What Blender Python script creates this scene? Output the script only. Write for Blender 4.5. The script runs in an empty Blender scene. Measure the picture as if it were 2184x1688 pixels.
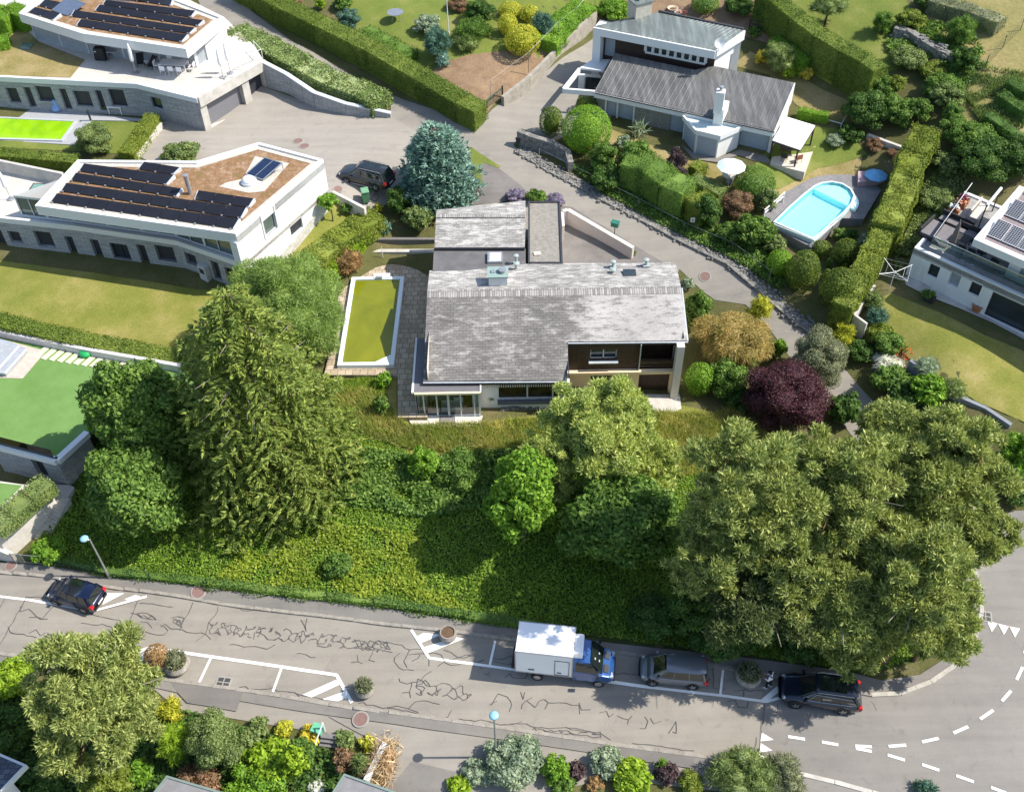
import bpy, bmesh, math, random
import numpy as np
from mathutils import Vector, Matrix
from mathutils.geometry import delaunay_2d_cdt
random.seed(7); RNG = np.random.default_rng(7)
C = bpy.context.scene.collection
R = math.radians

# ---------------------------------------------------------------- camera
FPX, CX, CY, CAMZ = 2200.0, 1092.0, 844.0, 57.0        # focal length and centre in a 2184 px wide frame
PITCH, ROLL = math.atan2(2106, 2200), math.atan2(-38, 2106)
_p = math.pi/2 - PITCH                                  # depression of the optical axis
fw = Vector((0, math.cos(_p), -math.sin(_p)))
up0 = Vector((0, math.sin(_p), math.cos(_p))); rt0 = Vector((1, 0, 0))
rt = rt0*math.cos(ROLL) + up0*math.sin(ROLL)
up = -rt0*math.sin(ROLL) + up0*math.cos(ROLL)
CAM = Vector((0, 0, CAMZ))
cd = bpy.data.cameras.new('camera'); cam = bpy.data.objects.new('camera', cd); C.objects.link(cam)
cd.sensor_width = 36; cd.lens = FPX/2184*36; cd.clip_start = .5; cd.clip_end = 3000
m = Matrix((rt, up, -fw)).transposed().to_4x4(); m.translation = CAM
cam.matrix_world = m
bpy.context.scene.camera = cam
# ---------------------------------------------------------------- light
sc = bpy.context.scene
w = bpy.data.worlds.new('World'); sc.world = w; w.use_nodes = True
nt = w.node_tree; bg = nt.nodes['Background']
sky = nt.nodes.new('ShaderNodeTexSky'); sky.sky_type = 'NISHITA'; sky.sun_disc = False
SUN_EL, SUN_AZ = R(49), R(-1.0)                         # azimuth measured from +x towards +y
sky.sun_elevation = SUN_EL; sky.sun_rotation = math.pi/2 - SUN_AZ
nt.links.new(sky.outputs[0], bg.inputs[0]); bg.inputs[1].default_value = 0.15
sl = bpy.data.lights.new('sun', 'SUN'); sl.energy = 4.6; sl.angle = R(.5); sl.color = (1, .94, .85)
so = bpy.data.objects.new('sun', sl); C.objects.link(so)
sd = Vector((math.cos(SUN_EL)*math.cos(SUN_AZ), math.cos(SUN_EL)*math.sin(SUN_AZ), math.sin(SUN_EL)))
so.rotation_euler = sd.to_track_quat('Z', 'Y').to_euler(); so.location = (60, 60, 80)
sc.view_settings.view_transform = 'Standard'; sc.view_settings.look = 'None'
sc.view_settings.exposure = 0.62; sc.view_settings.gamma = 1

# ---------------------------------------------------------------- picture <-> place
VW = {'D': (0, 0, 1/1.32509), 'A': (0, 0, 2.275), 'B': (0, 400, 2.275), 'C': (580, 0, 1.9158), 'V': (1400, 0, 1.8828),
      'E': (2140, 0, 2.8966), 'F': (2100, 440, 2.1096), 'M': (900, 520, 1.95), 'L': (0, 860, 2.164), 'S': (0, 1500, 1.9855),
      'T': (1000, 1640, 2.184), 'U': (1700, 1640, 1.8291), 'W': (1850, 840, 1.8755), 'c': (2050, 1860, 5.46),
      'd': (1430, 1740, 3.64), 'e': (120, 1500, 7.033), 'f': (1640, 0, 4.22), 'g': (1880, 300, 3.309), 'h': (0, 100, 2.8737),
      'i': (800, 2020, 3.64), 'j': (0, 1980, 3.64), 'k': (2560, 480, 3.2455), 'l': (2440, 0, 4.8106), 'm': (840, 440, 4.368),
      'n': (1300, 1960, 2.184), 'o': (900, 0, 2.73), 'p': (0, 1180, 3.6694), 'r': (1150, 1060, 3.9709), 's': (2500, 1100, 2.1091)}
def D(v, x, y):
    a, b, s = VW[v]
    return ((a + x/s)/1.32509, (b + y/s)/1.32509)
def P(p, z):                                            # point of the place at height z seen at p
    ray = fw*FPX + rt*(p[0]-CX) + up*(CY-p[1])
    t = (z-CAMZ)/ray.z
    return CAM + ray*t
def proj(q):
    v = Vector(q)-CAM; d = v.dot(fw)
    return (CX + FPX*v.dot(rt)/d, CY - FPX*v.dot(up)/d, FPX/d)

CTRL = [(0,1300,0),(300,1330,0),(600,1370,0),(900,1410,0),(1200,1470,0),(1500,1520,0),(1800,1530,0),(2050,1450,0),(2150,1300,0),(2184,1688,-.1),(1900,1688,-.1),
 (0,1205,0),(250,1240,0),(500,1285,0),(800,1325,0),(1100,1360,0),(1400,1395,0),(1650,1430,0),(1880,1440,0),(2060,1340,0),(2080,1230,.1),
 (100,1190,.6),(300,1215,.6),(500,1255,.7),(800,1295,.7),(1100,1330,.7),(1400,1365,.7),(1650,1395,.6),
 (300,1120,1.3),(600,1130,1.6),(900,1120,1.6),(1200,1150,1.3),(1500,1200,1.0),(700,950,2.6),(850,930,2.7),(1050,900,2.8),(1200,900,2.3),(1400,890,1.5),(1520,880,1.4),(1400,1000,1.3),(1650,1050,1.0),
 (1750,1300,.5),(1950,1300,.3),(1950,1100,.8),(2050,1100,.6),
 (700,800,2.9),(700,650,3.1),(800,560,3.3),(880,650,3.1),(880,800,2.9),(980,800,2.9),(950,600,3.3),(1150,750,2.9),(1350,760,1.6),(1450,790,1.5),(1480,700,2.0),(1500,620,2.8),
 (1000,470,4.6),(1160,450,4.9),(1270,500,4.5),(1350,530,4.2),(1220,470,4.6),(900,490,4.2),
 (830,430,4.9),(1060,400,5.6),(1050,300,6),(1150,330,5.8),(1250,400,5.3),(1400,480,4.6),(1500,560,4.0),(1600,640,3.3),(1690,730,2.5),(1790,820,1.8),(1870,900,1.3),(2000,1000,.8),(2120,1130,.3),
 (0,570,4.8),(120,580,4.8),(250,600,4.8),(400,640,4.7),(500,640,4.7),(600,560,5.1),(700,470,5.8),(200,660,4.8),(380,720,4.4),(0,660,4.8),(620,650,4.2),
 (350,300,6.5),(450,250,6.5),(600,230,6.5),(750,240,6.5),(900,270,6.4),(820,320,6.4),(700,330,6.5),(780,390,6.3),(430,310,6.5),
 (100,230,6.5),(250,240,6.5),(250,300,6.5),(60,310,6.5),(0,330,6.5),(360,270,6.5),
 (0,90,7.5),(100,110,7.5),(300,120,7.2),(650,150,8.0),(570,70,8.8),(700,150,7.6),(820,210,6.8),(500,0,9.6),(600,60,8.8),
 (1000,160,8),(1150,110,8.4),(1000,0,9.6),(1200,0,9.8),(850,60,9.2),(1050,220,7.2),(950,180,7.7),
 (1080,230,6.5),(1150,170,6.9),(1250,80,7.6),(1200,200,6.5),(1200,280,6.3),(1380,270,6.1),(1500,330,5.9),(1350,330,6.0),(1600,400,5.6),(1400,390,5.6),(1550,470,5.0),(1640,560,4.4),
 (1750,300,6.4),(1700,330,6.0),(1800,330,5.8),(1720,450,4.2),(1690,480,4.0),(1770,420,4.3),(1810,420,4.4),(1700,395,4.95),(1750,370,5.0),(1850,370,5.0),(1860,400,4.9),(1800,560,4.4),(1730,600,3.8),(1750,200,7.2),(1760,240,6.9),(1600,50,9.2),(1700,20,10),(1800,150,8.6),
 (1900,0,11.2),(2100,20,11.8),(2150,160,10.3),(1980,60,10.6),(2000,160,9.4),(2060,220,9),(2000,280,8),(2150,300,8.6),(2000,400,6.2),(1900,560,5),(2184,420,6.5),
 (2000,720,4.5),(2150,820,4.1),(1920,620,4.7),(2100,650,4.5),(2180,700,4.5),(1850,640,4.5),(2000,820,3.9),(2184,920,3.6),(1860,680,3.8),(1900,800,2.5),(2184,1010,1.6),
 (2150,1080,.5),(2184,1150,.2),
 (150,1600,-1.2),(450,1500,-.2),(350,1600,-.9),(600,1640,-.9),(800,1600,-.2),(1000,1640,-.2),(1250,1640,-.2),(1500,1650,-.2),(700,1688,-1.2),(20,1430,-.1),(20,1640,-2.0),(300,1500,-.3),
 (20,1180,.15),(60,1140,.4),(110,1080,1.0),(150,1020,1.6),(20,1010,1.5),(0,900,1.8),(60,800,3.4),(0,730,3.9),(220,900,1.9),(300,780,3.6),(450,900,2.6),(500,1000,2.0)]
def _ctrl():
    pts = [P((x, y), z)[:] for x, y, z in CTRL]
    pts += [(-160,-60,-7),(0,-60,-6),(160,-60,-6),(-160,40,2),(170,40,-3),(-180,140,14),(180,140,14),(-100,200,24),(60,200,25),(200,220,25),(-60,5,-3.5),(0,0,-3),(60,5,-3),(75,60,2.2),(85,90,8),(-80,60,3.5),(-80,90,8),(-20,130,13.5),(40,130,14.5)]
    a = np.array(pts)
    return a[:, :2], a[:, 2]
_cx, _cz = _ctrl()
def _phi(r2): return .5*r2*np.log(r2+1e-9)
_n = len(_cz); _A = np.zeros((_n+3, _n+3))
_A[:_n,:_n] = _phi(((_cx[:,None]-_cx[None])**2).sum(-1)) + np.eye(_n)*3.0
_A[:_n,_n] = 1; _A[:_n,_n+1:] = _cx; _A[_n,:_n] = 1; _A[_n+1:,:_n] = _cx.T
_W = np.linalg.solve(_A, np.concatenate([_cz, [0,0,0]]))
def Hn(xy):
    xy = np.atleast_2d(np.asarray(xy, float)); out = np.empty(len(xy))
    for i in range(0, len(xy), 4000):
        q = xy[i:i+4000]
        out[i:i+4000] = _phi(((q[:,None]-_cx[None])**2).sum(-1))@_W[:_n] + _W[_n] + q@_W[_n+1:]
    return out
def H(x, y): return float(Hn([(x, y)])[0])
def G(p, dz=0.0):                                       # where the sight line through p meets the ground (+dz)
    z = 3.0
    for _ in range(14):
        q = P(p, z); z = .5*z + .5*(H(q.x, q.y)+dz)
    return P(p, z)

# ---------------------------------------------------------------- naming
def tag(o, label=None, cat=None, group=None, kind=None):
    if label: o['label'] = label
    if cat: o['category'] = cat
    if group: o['group'] = group
    if kind: o['kind'] = kind
    return o
def thing(name, label, cat, loc=(0,0,0), rz=0, group=None):
    o = bpy.data.objects.new(name, None); C.objects.link(o); o.location = loc; o.rotation_euler = (0, 0, rz)
    o.empty_display_size = .3
    return tag(o, label, cat, group)

# ---------------------------------------------------------------- materials
MAT = {}
class NT:
    def __init__(s, name):
        s.m = bpy.data.materials.new(name); s.m.use_nodes = True; s.t = s.m.node_tree
        s.b = s.t.nodes['Principled BSDF']; s.o = s.t.nodes['Material Output']
        s.g = s.t.nodes.new('ShaderNodeTexCoord')
    def n(s, ty, **kw):
        q = s.t.nodes.new(ty)
        for k, v in kw.items():
            if k in q.inputs.keys() if isinstance(k, str) else False: q.inputs[k].default_value = v
            else: setattr(q, k, v)
        return q
    def l(s, a, b): s.t.links.new(a, b)
    def noise(s, scale, detail=4, rough=.6, vec=None, dist=0):
        q = s.n('ShaderNodeTexNoise'); q.inputs['Scale'].default_value = scale; q.inputs['Detail'].default_value = detail
        q.inputs['Roughness'].default_value = rough; q.inputs['Distortion'].default_value = dist
        s.l(vec or s.g.outputs['Object'], q.inputs['Vector']); return q.outputs['Fac']
    def ramp(s, fac, stops):
        q = s.n('ShaderNodeValToRGB'); e = q.color_ramp.elements
        while len(e) < len(stops): e.new(.5)
        for i, (p, c) in enumerate(stops):
            e[i].position = p; e[i].color = (*c, 1) if len(c) == 3 else c
        s.l(fac, q.inputs[0]); return q.outputs[0]
    def mix(s, a, b, fac, mode='MIX'):
        q = s.n('ShaderNodeMix'); q.data_type = 'RGBA'; q.blend_type = mode
        for sock, v in ((q.inputs[6], a), (q.inputs[7], b), (q.inputs[0], fac)):
            if isinstance(v, (int, float)): sock.default_value = v
            elif isinstance(v, tuple): sock.default_value = (*v, 1)
            else: s.l(v, sock)
        return q.outputs[2]
    def bump(s, h, strength=.3, dist=.05):
        q = s.n('ShaderNodeBump'); q.inputs['Strength'].default_value = strength; q.inputs['Distance'].default_value = dist
        s.l(h, q.inputs['Height']); s.l(q.outputs[0], s.b.inputs['Normal'])
    def mapping(s, scale=(1,1,1), rot=(0,0,0), loc=(0,0,0), src='Object'):
        q = s.n('ShaderNodeMapping'); q.inputs['Scale'].default_value = scale; q.inputs['Rotation'].default_value = rot
        q.inputs['Location'].default_value = loc; s.l(s.g.outputs[src], q.inputs['Vector']); return q.outputs[0]
def c3(c): return (*c, 1)
def plain(name, col, rough=.6, metal=0, var=.12, scale=3., spec=.4, coat=0):
    if name in MAT: return MAT[name]
    s = NT(name); f = s.noise(scale, 5)
    c = s.ramp(f, [(.3, tuple(v*(1-var) for v in col)), (.7, tuple(min(1, v*(1+var)) for v in col))])
    s.l(c, s.b.inputs['Base Color']); s.b.inputs['Roughness'].default_value = rough; s.b.inputs['Metallic'].default_value = metal
    s.b.inputs['Specular IOR Level'].default_value = spec; s.b.inputs['Coat Weight'].default_value = coat
    MAT[name] = s.m; return s.m
def multi(name, stops, scale, detail=6, rough=.9, bump=.25, bscale=None, second=None, bd=.04):
    """patchy surface: noise at `scale` through a ramp, second = (scale, amount) of fine value noise"""
    if name in MAT: return MAT[name]
    s = NT(name); c = s.ramp(s.noise(scale, detail), stops)
    if second:
        f = s.noise(second[0], 3, .7)
        k = s.ramp(f, [(.25, (1-second[1],)*3), (.75, (1+second[1],)*3)])
        c = s.mix(c, k, 1.0, 'MULTIPLY')
    s.l(c, s.b.inputs['Base Color']); s.b.inputs['Roughness'].default_value = rough
    s.b.inputs['Specular IOR Level'].default_value = .2
    s.bump(s.noise(bscale or scale*12, 3, .7), bump, bd)
    MAT[name] = s.m; return s.m
def leafmat(name, dark, mid, light, scale=.9, trans=.35, hue2=None, spec=.2, gain=1.65):
    if name in MAT: return MAT[name]
    dark, mid, light = [tuple(min(.85, v*gain) for v in c) for c in (dark, mid, light)]
    s = NT(name)
    geo = s.n('ShaderNodeNewGeometry')
    a = s.ramp(geo.outputs['Random Per Island'], [(0, dark), (.5, mid), (1, light)])
    f = s.noise(scale, 3)
    k = s.ramp(f, [(.3, (.72, .78, .75)), (.7, (1.22, 1.16, 1.1))])
    c = s.mix(a, k, 1.0, 'MULTIPLY')
    if hue2: c = s.mix(c, hue2[0], s.ramp(s.noise(hue2[1], 2), [(hue2[2], (0,0,0)), (hue2[2]+.12, (1,1,1))]))
    s.l(c, s.b.inputs['Base Color']); s.b.inputs['Roughness'].default_value = .55; s.b.inputs['Specular IOR Level'].default_value = spec
    tr = s.n('ShaderNodeBsdfTranslucent'); s.l(s.mix(c, (1.0, 1.05, .45), .5, 'MULTIPLY'), tr.inputs[0])
    mx = s.n('ShaderNodeMixShader'); mx.inputs[0].default_value = trans
    s.l(s.b.outputs[0], mx.inputs[1]); s.l(tr.outputs[0], mx.inputs[2]); s.l(mx.outputs[0], s.o.inputs[0])
    MAT[name] = s.m; return s.m

# ---------------------------------------------------------------- mesh building
def rotz(a): return Matrix.Rotation(a, 4, 'Z')
class MB:
    def __init__(s): s.v = []; s.f = []; s.mi = []; s.cur = 0
    def add(s, vs, fs):
        o = len(s.v); s.v += [tuple(q) for q in vs]; s.f += [tuple(o+i for i in f) for f in fs]; s.mi += [s.cur]*len(fs); return s
    def box(s, c, d, rz=0, rot=None, taper=1.0):
        M = rot or rotz(rz); c = Vector(c); h = [x/2 for x in d]
        vs = []
        for z, t in ((-h[2], 1), (h[2], taper)):
            for x, y in ((-1,-1),(1,-1),(1,1),(-1,1)): vs.append(c + M.to_3x3() @ Vector((x*h[0]*t, y*h[1]*t, z)))
        return s.add(vs, [(3,2,1,0),(4,5,6,7),(0,1,5,4),(1,2,6,5),(2,3,7,6),(3,0,4,7)])
    def prism(s, poly, z0, z1):                          # poly: list of xy; z0,z1 numbers or lists
        n = len(poly); a = sum(poly[i][0]*poly[(i+1)%n][1]-poly[(i+1)%n][0]*poly[i][1] for i in range(n))
        idx = list(range(n)) if a > 0 else list(range(n))[::-1]
        g = lambda z, i: z[i] if isinstance(z, (list, tuple)) else z
        lo = [(poly[i][0], poly[i][1], g(z0, i)) for i in idx]; hi = [(poly[i][0], poly[i][1], g(z1, i)) for i in idx]
        tris = tess([(q[0], q[1]) for q in lo])
        fs = [tuple(n+i for i in t) for t in tris] + [tuple(reversed(t)) for t in tris]
        fs += [(i, (i+1) % n, n+(i+1) % n, n+i) for i in range(n)]
        return s.add(lo+hi, fs)
    def sheet(s, poly3):
        n = len(poly3); a = sum(poly3[i][0]*poly3[(i+1)%n][1]-poly3[(i+1)%n][0]*poly3[i][1] for i in range(n))
        q = list(poly3) if a > 0 else list(poly3)[::-1]
        return s.add(q, tess([(x[0], x[1]) for x in q]))
    def quad(s, a, b, c, d): return s.add([a, b, c, d], [(0,1,2,3)])
    def tube(s, pts, r, n=8, cap=True):
        pts = [Vector(p) for p in pts]; rs = r if isinstance(r, (list, tuple)) else [r]*len(pts)
        vs = []; fs = []
        for i, p in enumerate(pts):
            t = (pts[min(i+1, len(pts)-1)]-pts[max(i-1, 0)]).normalized()
            a = t.cross(Vector((0,0,1)) if abs(t.z) < .95 else Vector((1,0,0))).normalized(); b = t.cross(a)
            for k in range(n):
                an = 2*math.pi*k/n; vs.append(p + (a*math.cos(an)+b*math.sin(an))*rs[i])
        for i in range(len(pts)-1):
            for k in range(n):
                k2 = (k+1) % n; fs.append((i*n+k, i*n+k2, (i+1)*n+k2, (i+1)*n+k))
        if cap: fs += [tuple(range(n)), tuple(reversed(range((len(pts)-1)*n, len(pts)*n)))]
        return s.add(vs, fs)
    def lathe(s, c, prof, n=20, rot=None):               # prof: (r, z)
        c = Vector(c); vs = []; fs = []
        M = rot.to_3x3() if rot else Matrix.Identity(3)
        for r, z in prof:
            for k in range(n):
                an = 2*math.pi*k/n; vs.append(c + M @ Vector((r*math.cos(an), r*math.sin(an), z)))
        for i in range(len(prof)-1):
            for k in range(n):
                k2 = (k+1) % n; fs.append((i*n+k, i*n+k2, (i+1)*n+k2, (i+1)*n+k))
        fs += [tuple(reversed(range(n))), tuple(range((len(prof)-1)*n, len(prof)*n))]
        return s.add(vs, fs)
    def wallbox(s, a, b, z0, z1, t, za=None, zb=None):   # wall between xy points a,b; thickness t; top may slope z1->zb
        a = Vector((a[0], a[1])); b = Vector((b[0], b[1])); d = (b-a).normalized(); nrm = Vector((-d.y, d.x))*t/2
        poly = [a-nrm, b-nrm, b+nrm, a+nrm]; zt = [z1, zb if zb is not None else z1]*1
        top = [z1, zt[1], zt[1], z1]; return s.prism([tuple(q) for q in poly], z0, top)
    def build(s, name, mat, parent=None, smooth=False, world=True, bevel=0, kind=None):
        me = bpy.data.meshes.new(name)
        off = Vector((0,0,0)); rz = 0
        if parent is not None and world:
            q = parent
            while q is not None: off = off + q.location; rz += q.rotation_euler.z; q = q.parent
        inv = rotz(-rz)
        vs = [tuple(inv @ (Vector(v)-off)) for v in s.v] if world and parent is not None else s.v
        me.from_pydata(vs, [], s.f)
        for mt in (mat if isinstance(mat, (list, tuple)) else [mat]): me.materials.append(mt)
        me.polygons.foreach_set('material_index', s.mi)
        if smooth: me.polygons.foreach_set('use_smooth', [True]*len(s.f))
        me.update()
        o = bpy.data.objects.new(name, me); C.objects.link(o); o.parent = parent
        if bevel:
            b = o.modifiers.new('bevel', 'BEVEL'); b.width = bevel; b.segments = 2; b.limit_method = 'ANGLE'; b.angle_limit = R(40)
        if kind: o['kind'] = kind
        return o
def tess(poly):
    n = len(poly)
    if n == 3: return [(0,1,2)]
    r = delaunay_2d_cdt([Vector(p[:2]) for p in poly], [], [list(range(n))], 1, 1e-5)
    if len(r[0]) != n: return [tuple(range(n))]
    return [tuple(r[3][i][0] if r[3][i] else i for i in f) for f in r[2]]
def npmesh(name, verts, quads, mat, parent=None, tris=None):
    me = bpy.data.meshes.new(name); nv, nq = len(verts), len(quads)
    me.vertices.add(nv); me.vertices.foreach_set('co', np.ascontiguousarray(verts, dtype=np.float32).ravel())
    me.loops.add(nq*4); me.loops.foreach_set('vertex_index', np.ascontiguousarray(quads, dtype=np.int32).ravel())
    me.polygons.add(nq); me.polygons.foreach_set('loop_start', np.arange(0, nq*4, 4, dtype=np.int32))
    me.polygons.foreach_set('loop_total', np.full(nq, 4, dtype=np.int32))
    me.materials.append(mat); me.update(); me.validate()
    o = bpy.data.objects.new(name, me); C.objects.link(o); o.parent = parent
    return o
def drape(name, polypx, off, mat, step=1.2, world=False, kind='structure', label=None, world_z=None):
    """a sheet over the ground inside the outline; outline in picture points unless world=True"""
    pts = [(q[0], q[1]) for q in (polypx if world else [G(p) for p in polypx])]
    # densify
    out = []
    for i, a in enumerate(pts):
        b = pts[(i+1) % len(pts)]; L = math.hypot(b[0]-a[0], b[1]-a[1]); n = max(1, int(L/step))
        out += [(a[0]+(b[0]-a[0])*k/n, a[1]+(b[1]-a[1])*k/n) for k in range(n)]
    xs = [p[0] for p in out]; ys = [p[1] for p in out]
    inner = []
    gx = np.arange(min(xs)+step*.5, max(xs), step); gy = np.arange(min(ys)+step*.5, max(ys), step)
    P0 = np.array(out); 
    for y in gy:
        for x in gx:
            if inside(x, y, P0) and np.min((P0[:,0]-x)**2+(P0[:,1]-y)**2) > (step*.45)**2: inner.append((x, y))
    n = len(out)
    r = delaunay_2d_cdt([Vector(p) for p in out+inner], [], [list(range(n))], 1, 1e-5)
    v2 = np.array([(q[0], q[1]) for q in r[0]])
    z = Hn(v2)+off if world_z is None else np.full(len(v2), world_z+off)
    mb = MB(); mb.add([(v2[i][0], v2[i][1], z[i]) for i in range(len(v2))], [tuple(f) for f in r[2]])
    o = mb.build(name, mat, smooth=True)
    if kind: o['kind'] = kind
    return o
def inside(x, y, poly):
    x1 = poly[:,0]; y1 = poly[:,1]; x2 = np.roll(x1, -1); y2 = np.roll(y1, -1)
    c = ((y1 > y) != (y2 > y)); 
    with np.errstate(divide='ignore', invalid='ignore'): xi = (x2-x1)*(y-y1)/(y2-y1)+x1
    return (np.count_nonzero(c & (x < xi)) % 2) == 1
def inside_many(q, poly):
    poly = np.array([(p[0], p[1]) for p in poly])
    x1 = poly[:,0]; y1 = poly[:,1]; x2 = np.roll(x1, -1); y2 = np.roll(y1, -1)
    X = q[:,0][:,None]; Y = q[:,1][:,None]
    c = ((y1 > Y) != (y2 > Y))
    with np.errstate(divide='ignore', invalid='ignore'): xi = (x2-x1)*(Y-y1)/(y2-y1)+x1
    return (np.count_nonzero(c & (X < xi), axis=1) % 2) == 1
def vs(v, *pts): return [D(v, x, y) for x, y in pts]
def W2(pts, z): return [P(p, z)[:2] for p in pts]
# ---------------------------------------------------------------- ground
M_ground = multi('garden_soil', [(.3, (.07,.075,.022)), (.5, (.10,.10,.035)), (.72, (.15,.125,.06))], .35, 8, second=(9, .35), bump=.5)
M_lawnA = multi('lawn_yellow_green', [(.25, (.12,.15,.022)), (.48, (.19,.195,.04)), (.62, (.26,.235,.07)), (.78, (.36,.29,.13))], .28, 9, second=(7, .22), bump=.5)
M_lawnB = multi('lawn_green', [(.25, (.095,.14,.022)), (.55, (.15,.18,.036)), (.75, (.24,.23,.075))], .35, 8, second=(7, .2), bump=.5)
M_lawnDry = multi('lawn_dry', [(.22, (.13,.13,.03)), (.45, (.23,.19,.07)), (.7, (.33,.26,.13)), (.9, (.30,.22,.12))], .3, 9, second=(6, .25), bump=.5)
M_dirt = multi('dry_earth', [(.25, (.15,.095,.05)), (.5, (.23,.155,.095)), (.75, (.30,.21,.12))], .7, 9, second=(10, .35), bump=.6)
M_turf = multi('artificial_turf', [(.3, (.115,.22,.055)), (.7, (.155,.27,.08))], .5, 6, second=(12, .12), bump=.2)
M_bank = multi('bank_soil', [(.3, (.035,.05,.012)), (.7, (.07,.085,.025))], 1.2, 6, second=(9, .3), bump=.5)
M_meadow = multi('dry_meadow', [(.2, (.14,.15,.045)), (.5, (.24,.21,.08)), (.8, (.36,.28,.13))], .18, 9, second=(4, .25), bump=.6)

def asphalt(name, a, b, cscale=.25, seams=0):
    s = NT(name)
    c = s.ramp(s.noise(cscale, 7, .62), [(.3, a), (.7, b)])
    k = s.ramp(s.noise(26, 3, .8), [(.3, (.87,.87,.87)), (.7, (1.12,1.12,1.12))])
    c = s.mix(c, k, 1, 'MULTIPLY')
    st = s.ramp(s.noise(1.1, 5, .7, dist=.6), [(.28, (.82,.81,.80)), (.42, (1,1,1)), (.8, (1.06,1.05,1.03))])
    c = s.mix(c, st, 1, 'MULTIPLY')
    lg = s.ramp(s.noise(.9, 4, .6, vec=s.mapping((.12, 1.6, 1), (0, 0, R(8)))), [(.35, (.92,.92,.93)), (.6, (1.04,1.04,1.03))])
    c = s.mix(c, lg, 1, 'MULTIPLY')
    s.l(c, s.b.inputs['Base Color']); s.b.inputs['Roughness'].default_value = .88; s.b.inputs['Specular IOR Level'].default_value = .25
    s.bump(s.noise(60, 2), .15, .01); return s.m
M_road = asphalt('asphalt_worn', (.235,.215,.183), (.285,.262,.225))
M_junc = asphalt('asphalt_junction', (.195,.183,.168), (.235,.22,.20))
M_lane = asphalt('asphalt_lane', (.225,.208,.18), (.29,.268,.232), .2)
M_walk = asphalt('asphalt_pavement', (.17,.16,.145), (.215,.20,.18), .5)
M_walk2 = asphalt('asphalt_patch', (.15,.14,.13), (.18,.168,.155), .5)
M_court = asphalt('asphalt_courtyard', (.15,.138,.13), (.215,.2,.185), .5)
M_drive = asphalt('asphalt_driveway', (.27,.248,.215), (.325,.30,.262), .14)
M_white = plain('road_paint', (.80,.79,.75), .6, var=.06, scale=5)
M_crack = plain('crack_sealant', (.075,.072,.07), .6, var=.3)
M_kerb = multi('kerb_stone', [(.3, (.22,.205,.175)), (.7, (.34,.31,.27))], 2.2, 4, second=(14, .25))
M_conc = multi('concrete', [(.3, (.40,.38,.34)), (.7, (.55,.52,.47))], 1.2, 6, second=(8, .12), bump=.15)

M_kerb2 = multi('kerb_granite', [(.3, (.34,.32,.27)), (.7, (.45,.42,.37))], 2.2, 4, second=(14, .2))
def ground_mesh():
    a = np.concatenate([-600+np.arange(0, 8)*60, np.arange(-110, 111, 1.0), 170+np.arange(0, 8)*60])
    b = np.concatenate([-500+np.arange(0, 8)*60, np.arange(-70, 155, 1.0), 200+np.arange(0, 9)*60])
    X, Y = np.meshgrid(a, b); q = np.stack([X.ravel(), Y.ravel()], 1); z = Hn(np.clip(q, [-170,-65], [180,200]))
    v = np.column_stack([q, z]); nx = len(a); i, j = np.meshgrid(np.arange(nx-1), np.arange(len(b)-1)); k = (j*nx+i).ravel()
    f = np.column_stack([k, k+1, k+nx+1, k+nx])
    o = npmesh('ground', v, f, M_ground); o['kind'] = 'structure'
    o.data.polygons.foreach_set('use_smooth', [True]*len(o.data.polygons))
ground_mesh()

drape('lawn', [(-60,552),(0,556),(200,582),(420,618),(540,625),(520,680),(470,730),(400,775),(240,740),(0,690),(-60,680)], .03, M_lawnA)
drape('lawn', [(690,428),(700,418),(790,458),(720,540),(640,610),(560,620),(540,600),(620,520)], .034, M_lawnA)
drape('lawn', [(-60,298),(0,300),(170,305),(185,258),(330,262),(280,330),(150,322),(0,315),(-60,310)], .03, M_lawnB)
drape('lawn', [(760,-60),(1250,-60),(1290,20),(1200,90),(1060,200),(1030,230),(900,150),(720,40)], .03, M_lawnB)
drape('dry_garden_bed', [(905,160),(960,130),(1000,118),(1090,108),(1180,92),(1255,45),(1290,20),(1280,50),(1150,140),(1060,215),(1035,245),(1020,235)], .06, M_dirt)
drape('dry_garden_bed', [(1300,-40),(1700,-40),(1660,100),(1590,80),(1400,30),(1300,20)], .05, M_dirt)
drape('lawn', [(1270,215),(1300,275),(1440,330),(1600,370),(1680,340),(1760,300),(1840,330),(1830,380),(1760,380),(1690,430),(1640,450),(1560,430),(1440,380),(1250,320)], .03, M_lawnDry)
drape('lawn', [(1640,315),(1700,270),(1800,275),(1850,330),(1810,345),(1745,360),(1700,385),(1660,405),(1580,385)], .06, M_lawnB)
drape('lawn', [(1560,140),(1600,110),(1700,160),(1830,225),(1840,260),(1760,262),(1700,225),(1640,160)], .034, M_lawnDry)
drape('lawn', [(1640,-60),(1900,-60),(1960,60),(1950,140),(1890,155),(1830,110),(1700,50)], .03, M_lawnB)
drape('meadow', [(1930,-60),(2300,-60),(2300,420),(2140,350),(2060,290),(2040,160),(1990,40)], .03, M_meadow)
drape('vegetable_bed', vs('l', (370,560),(560,600),(860,760),(1180,900),(1300,990),(1180,1000),(800,860),(380,650)), .09, M_dirt)
drape('vegetable_bed', vs('l', (840,270),(1010,140),(1250,170),(1230,240),(980,370),(870,330)), .09, M_dirt)
drape('lawn', [(1850,650),(1900,625),(2000,665),(2100,715),(2300,800),(2300,960),(2184,900),(2080,855),(1990,800),(1900,730)], .03, M_lawnA)
drape('dry_garden_bed', [(1880,560),(1960,430),(1990,300),(2060,330),(2184,380),(2184,520),(2000,500),(1930,620)], .04, M_ground)
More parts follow.
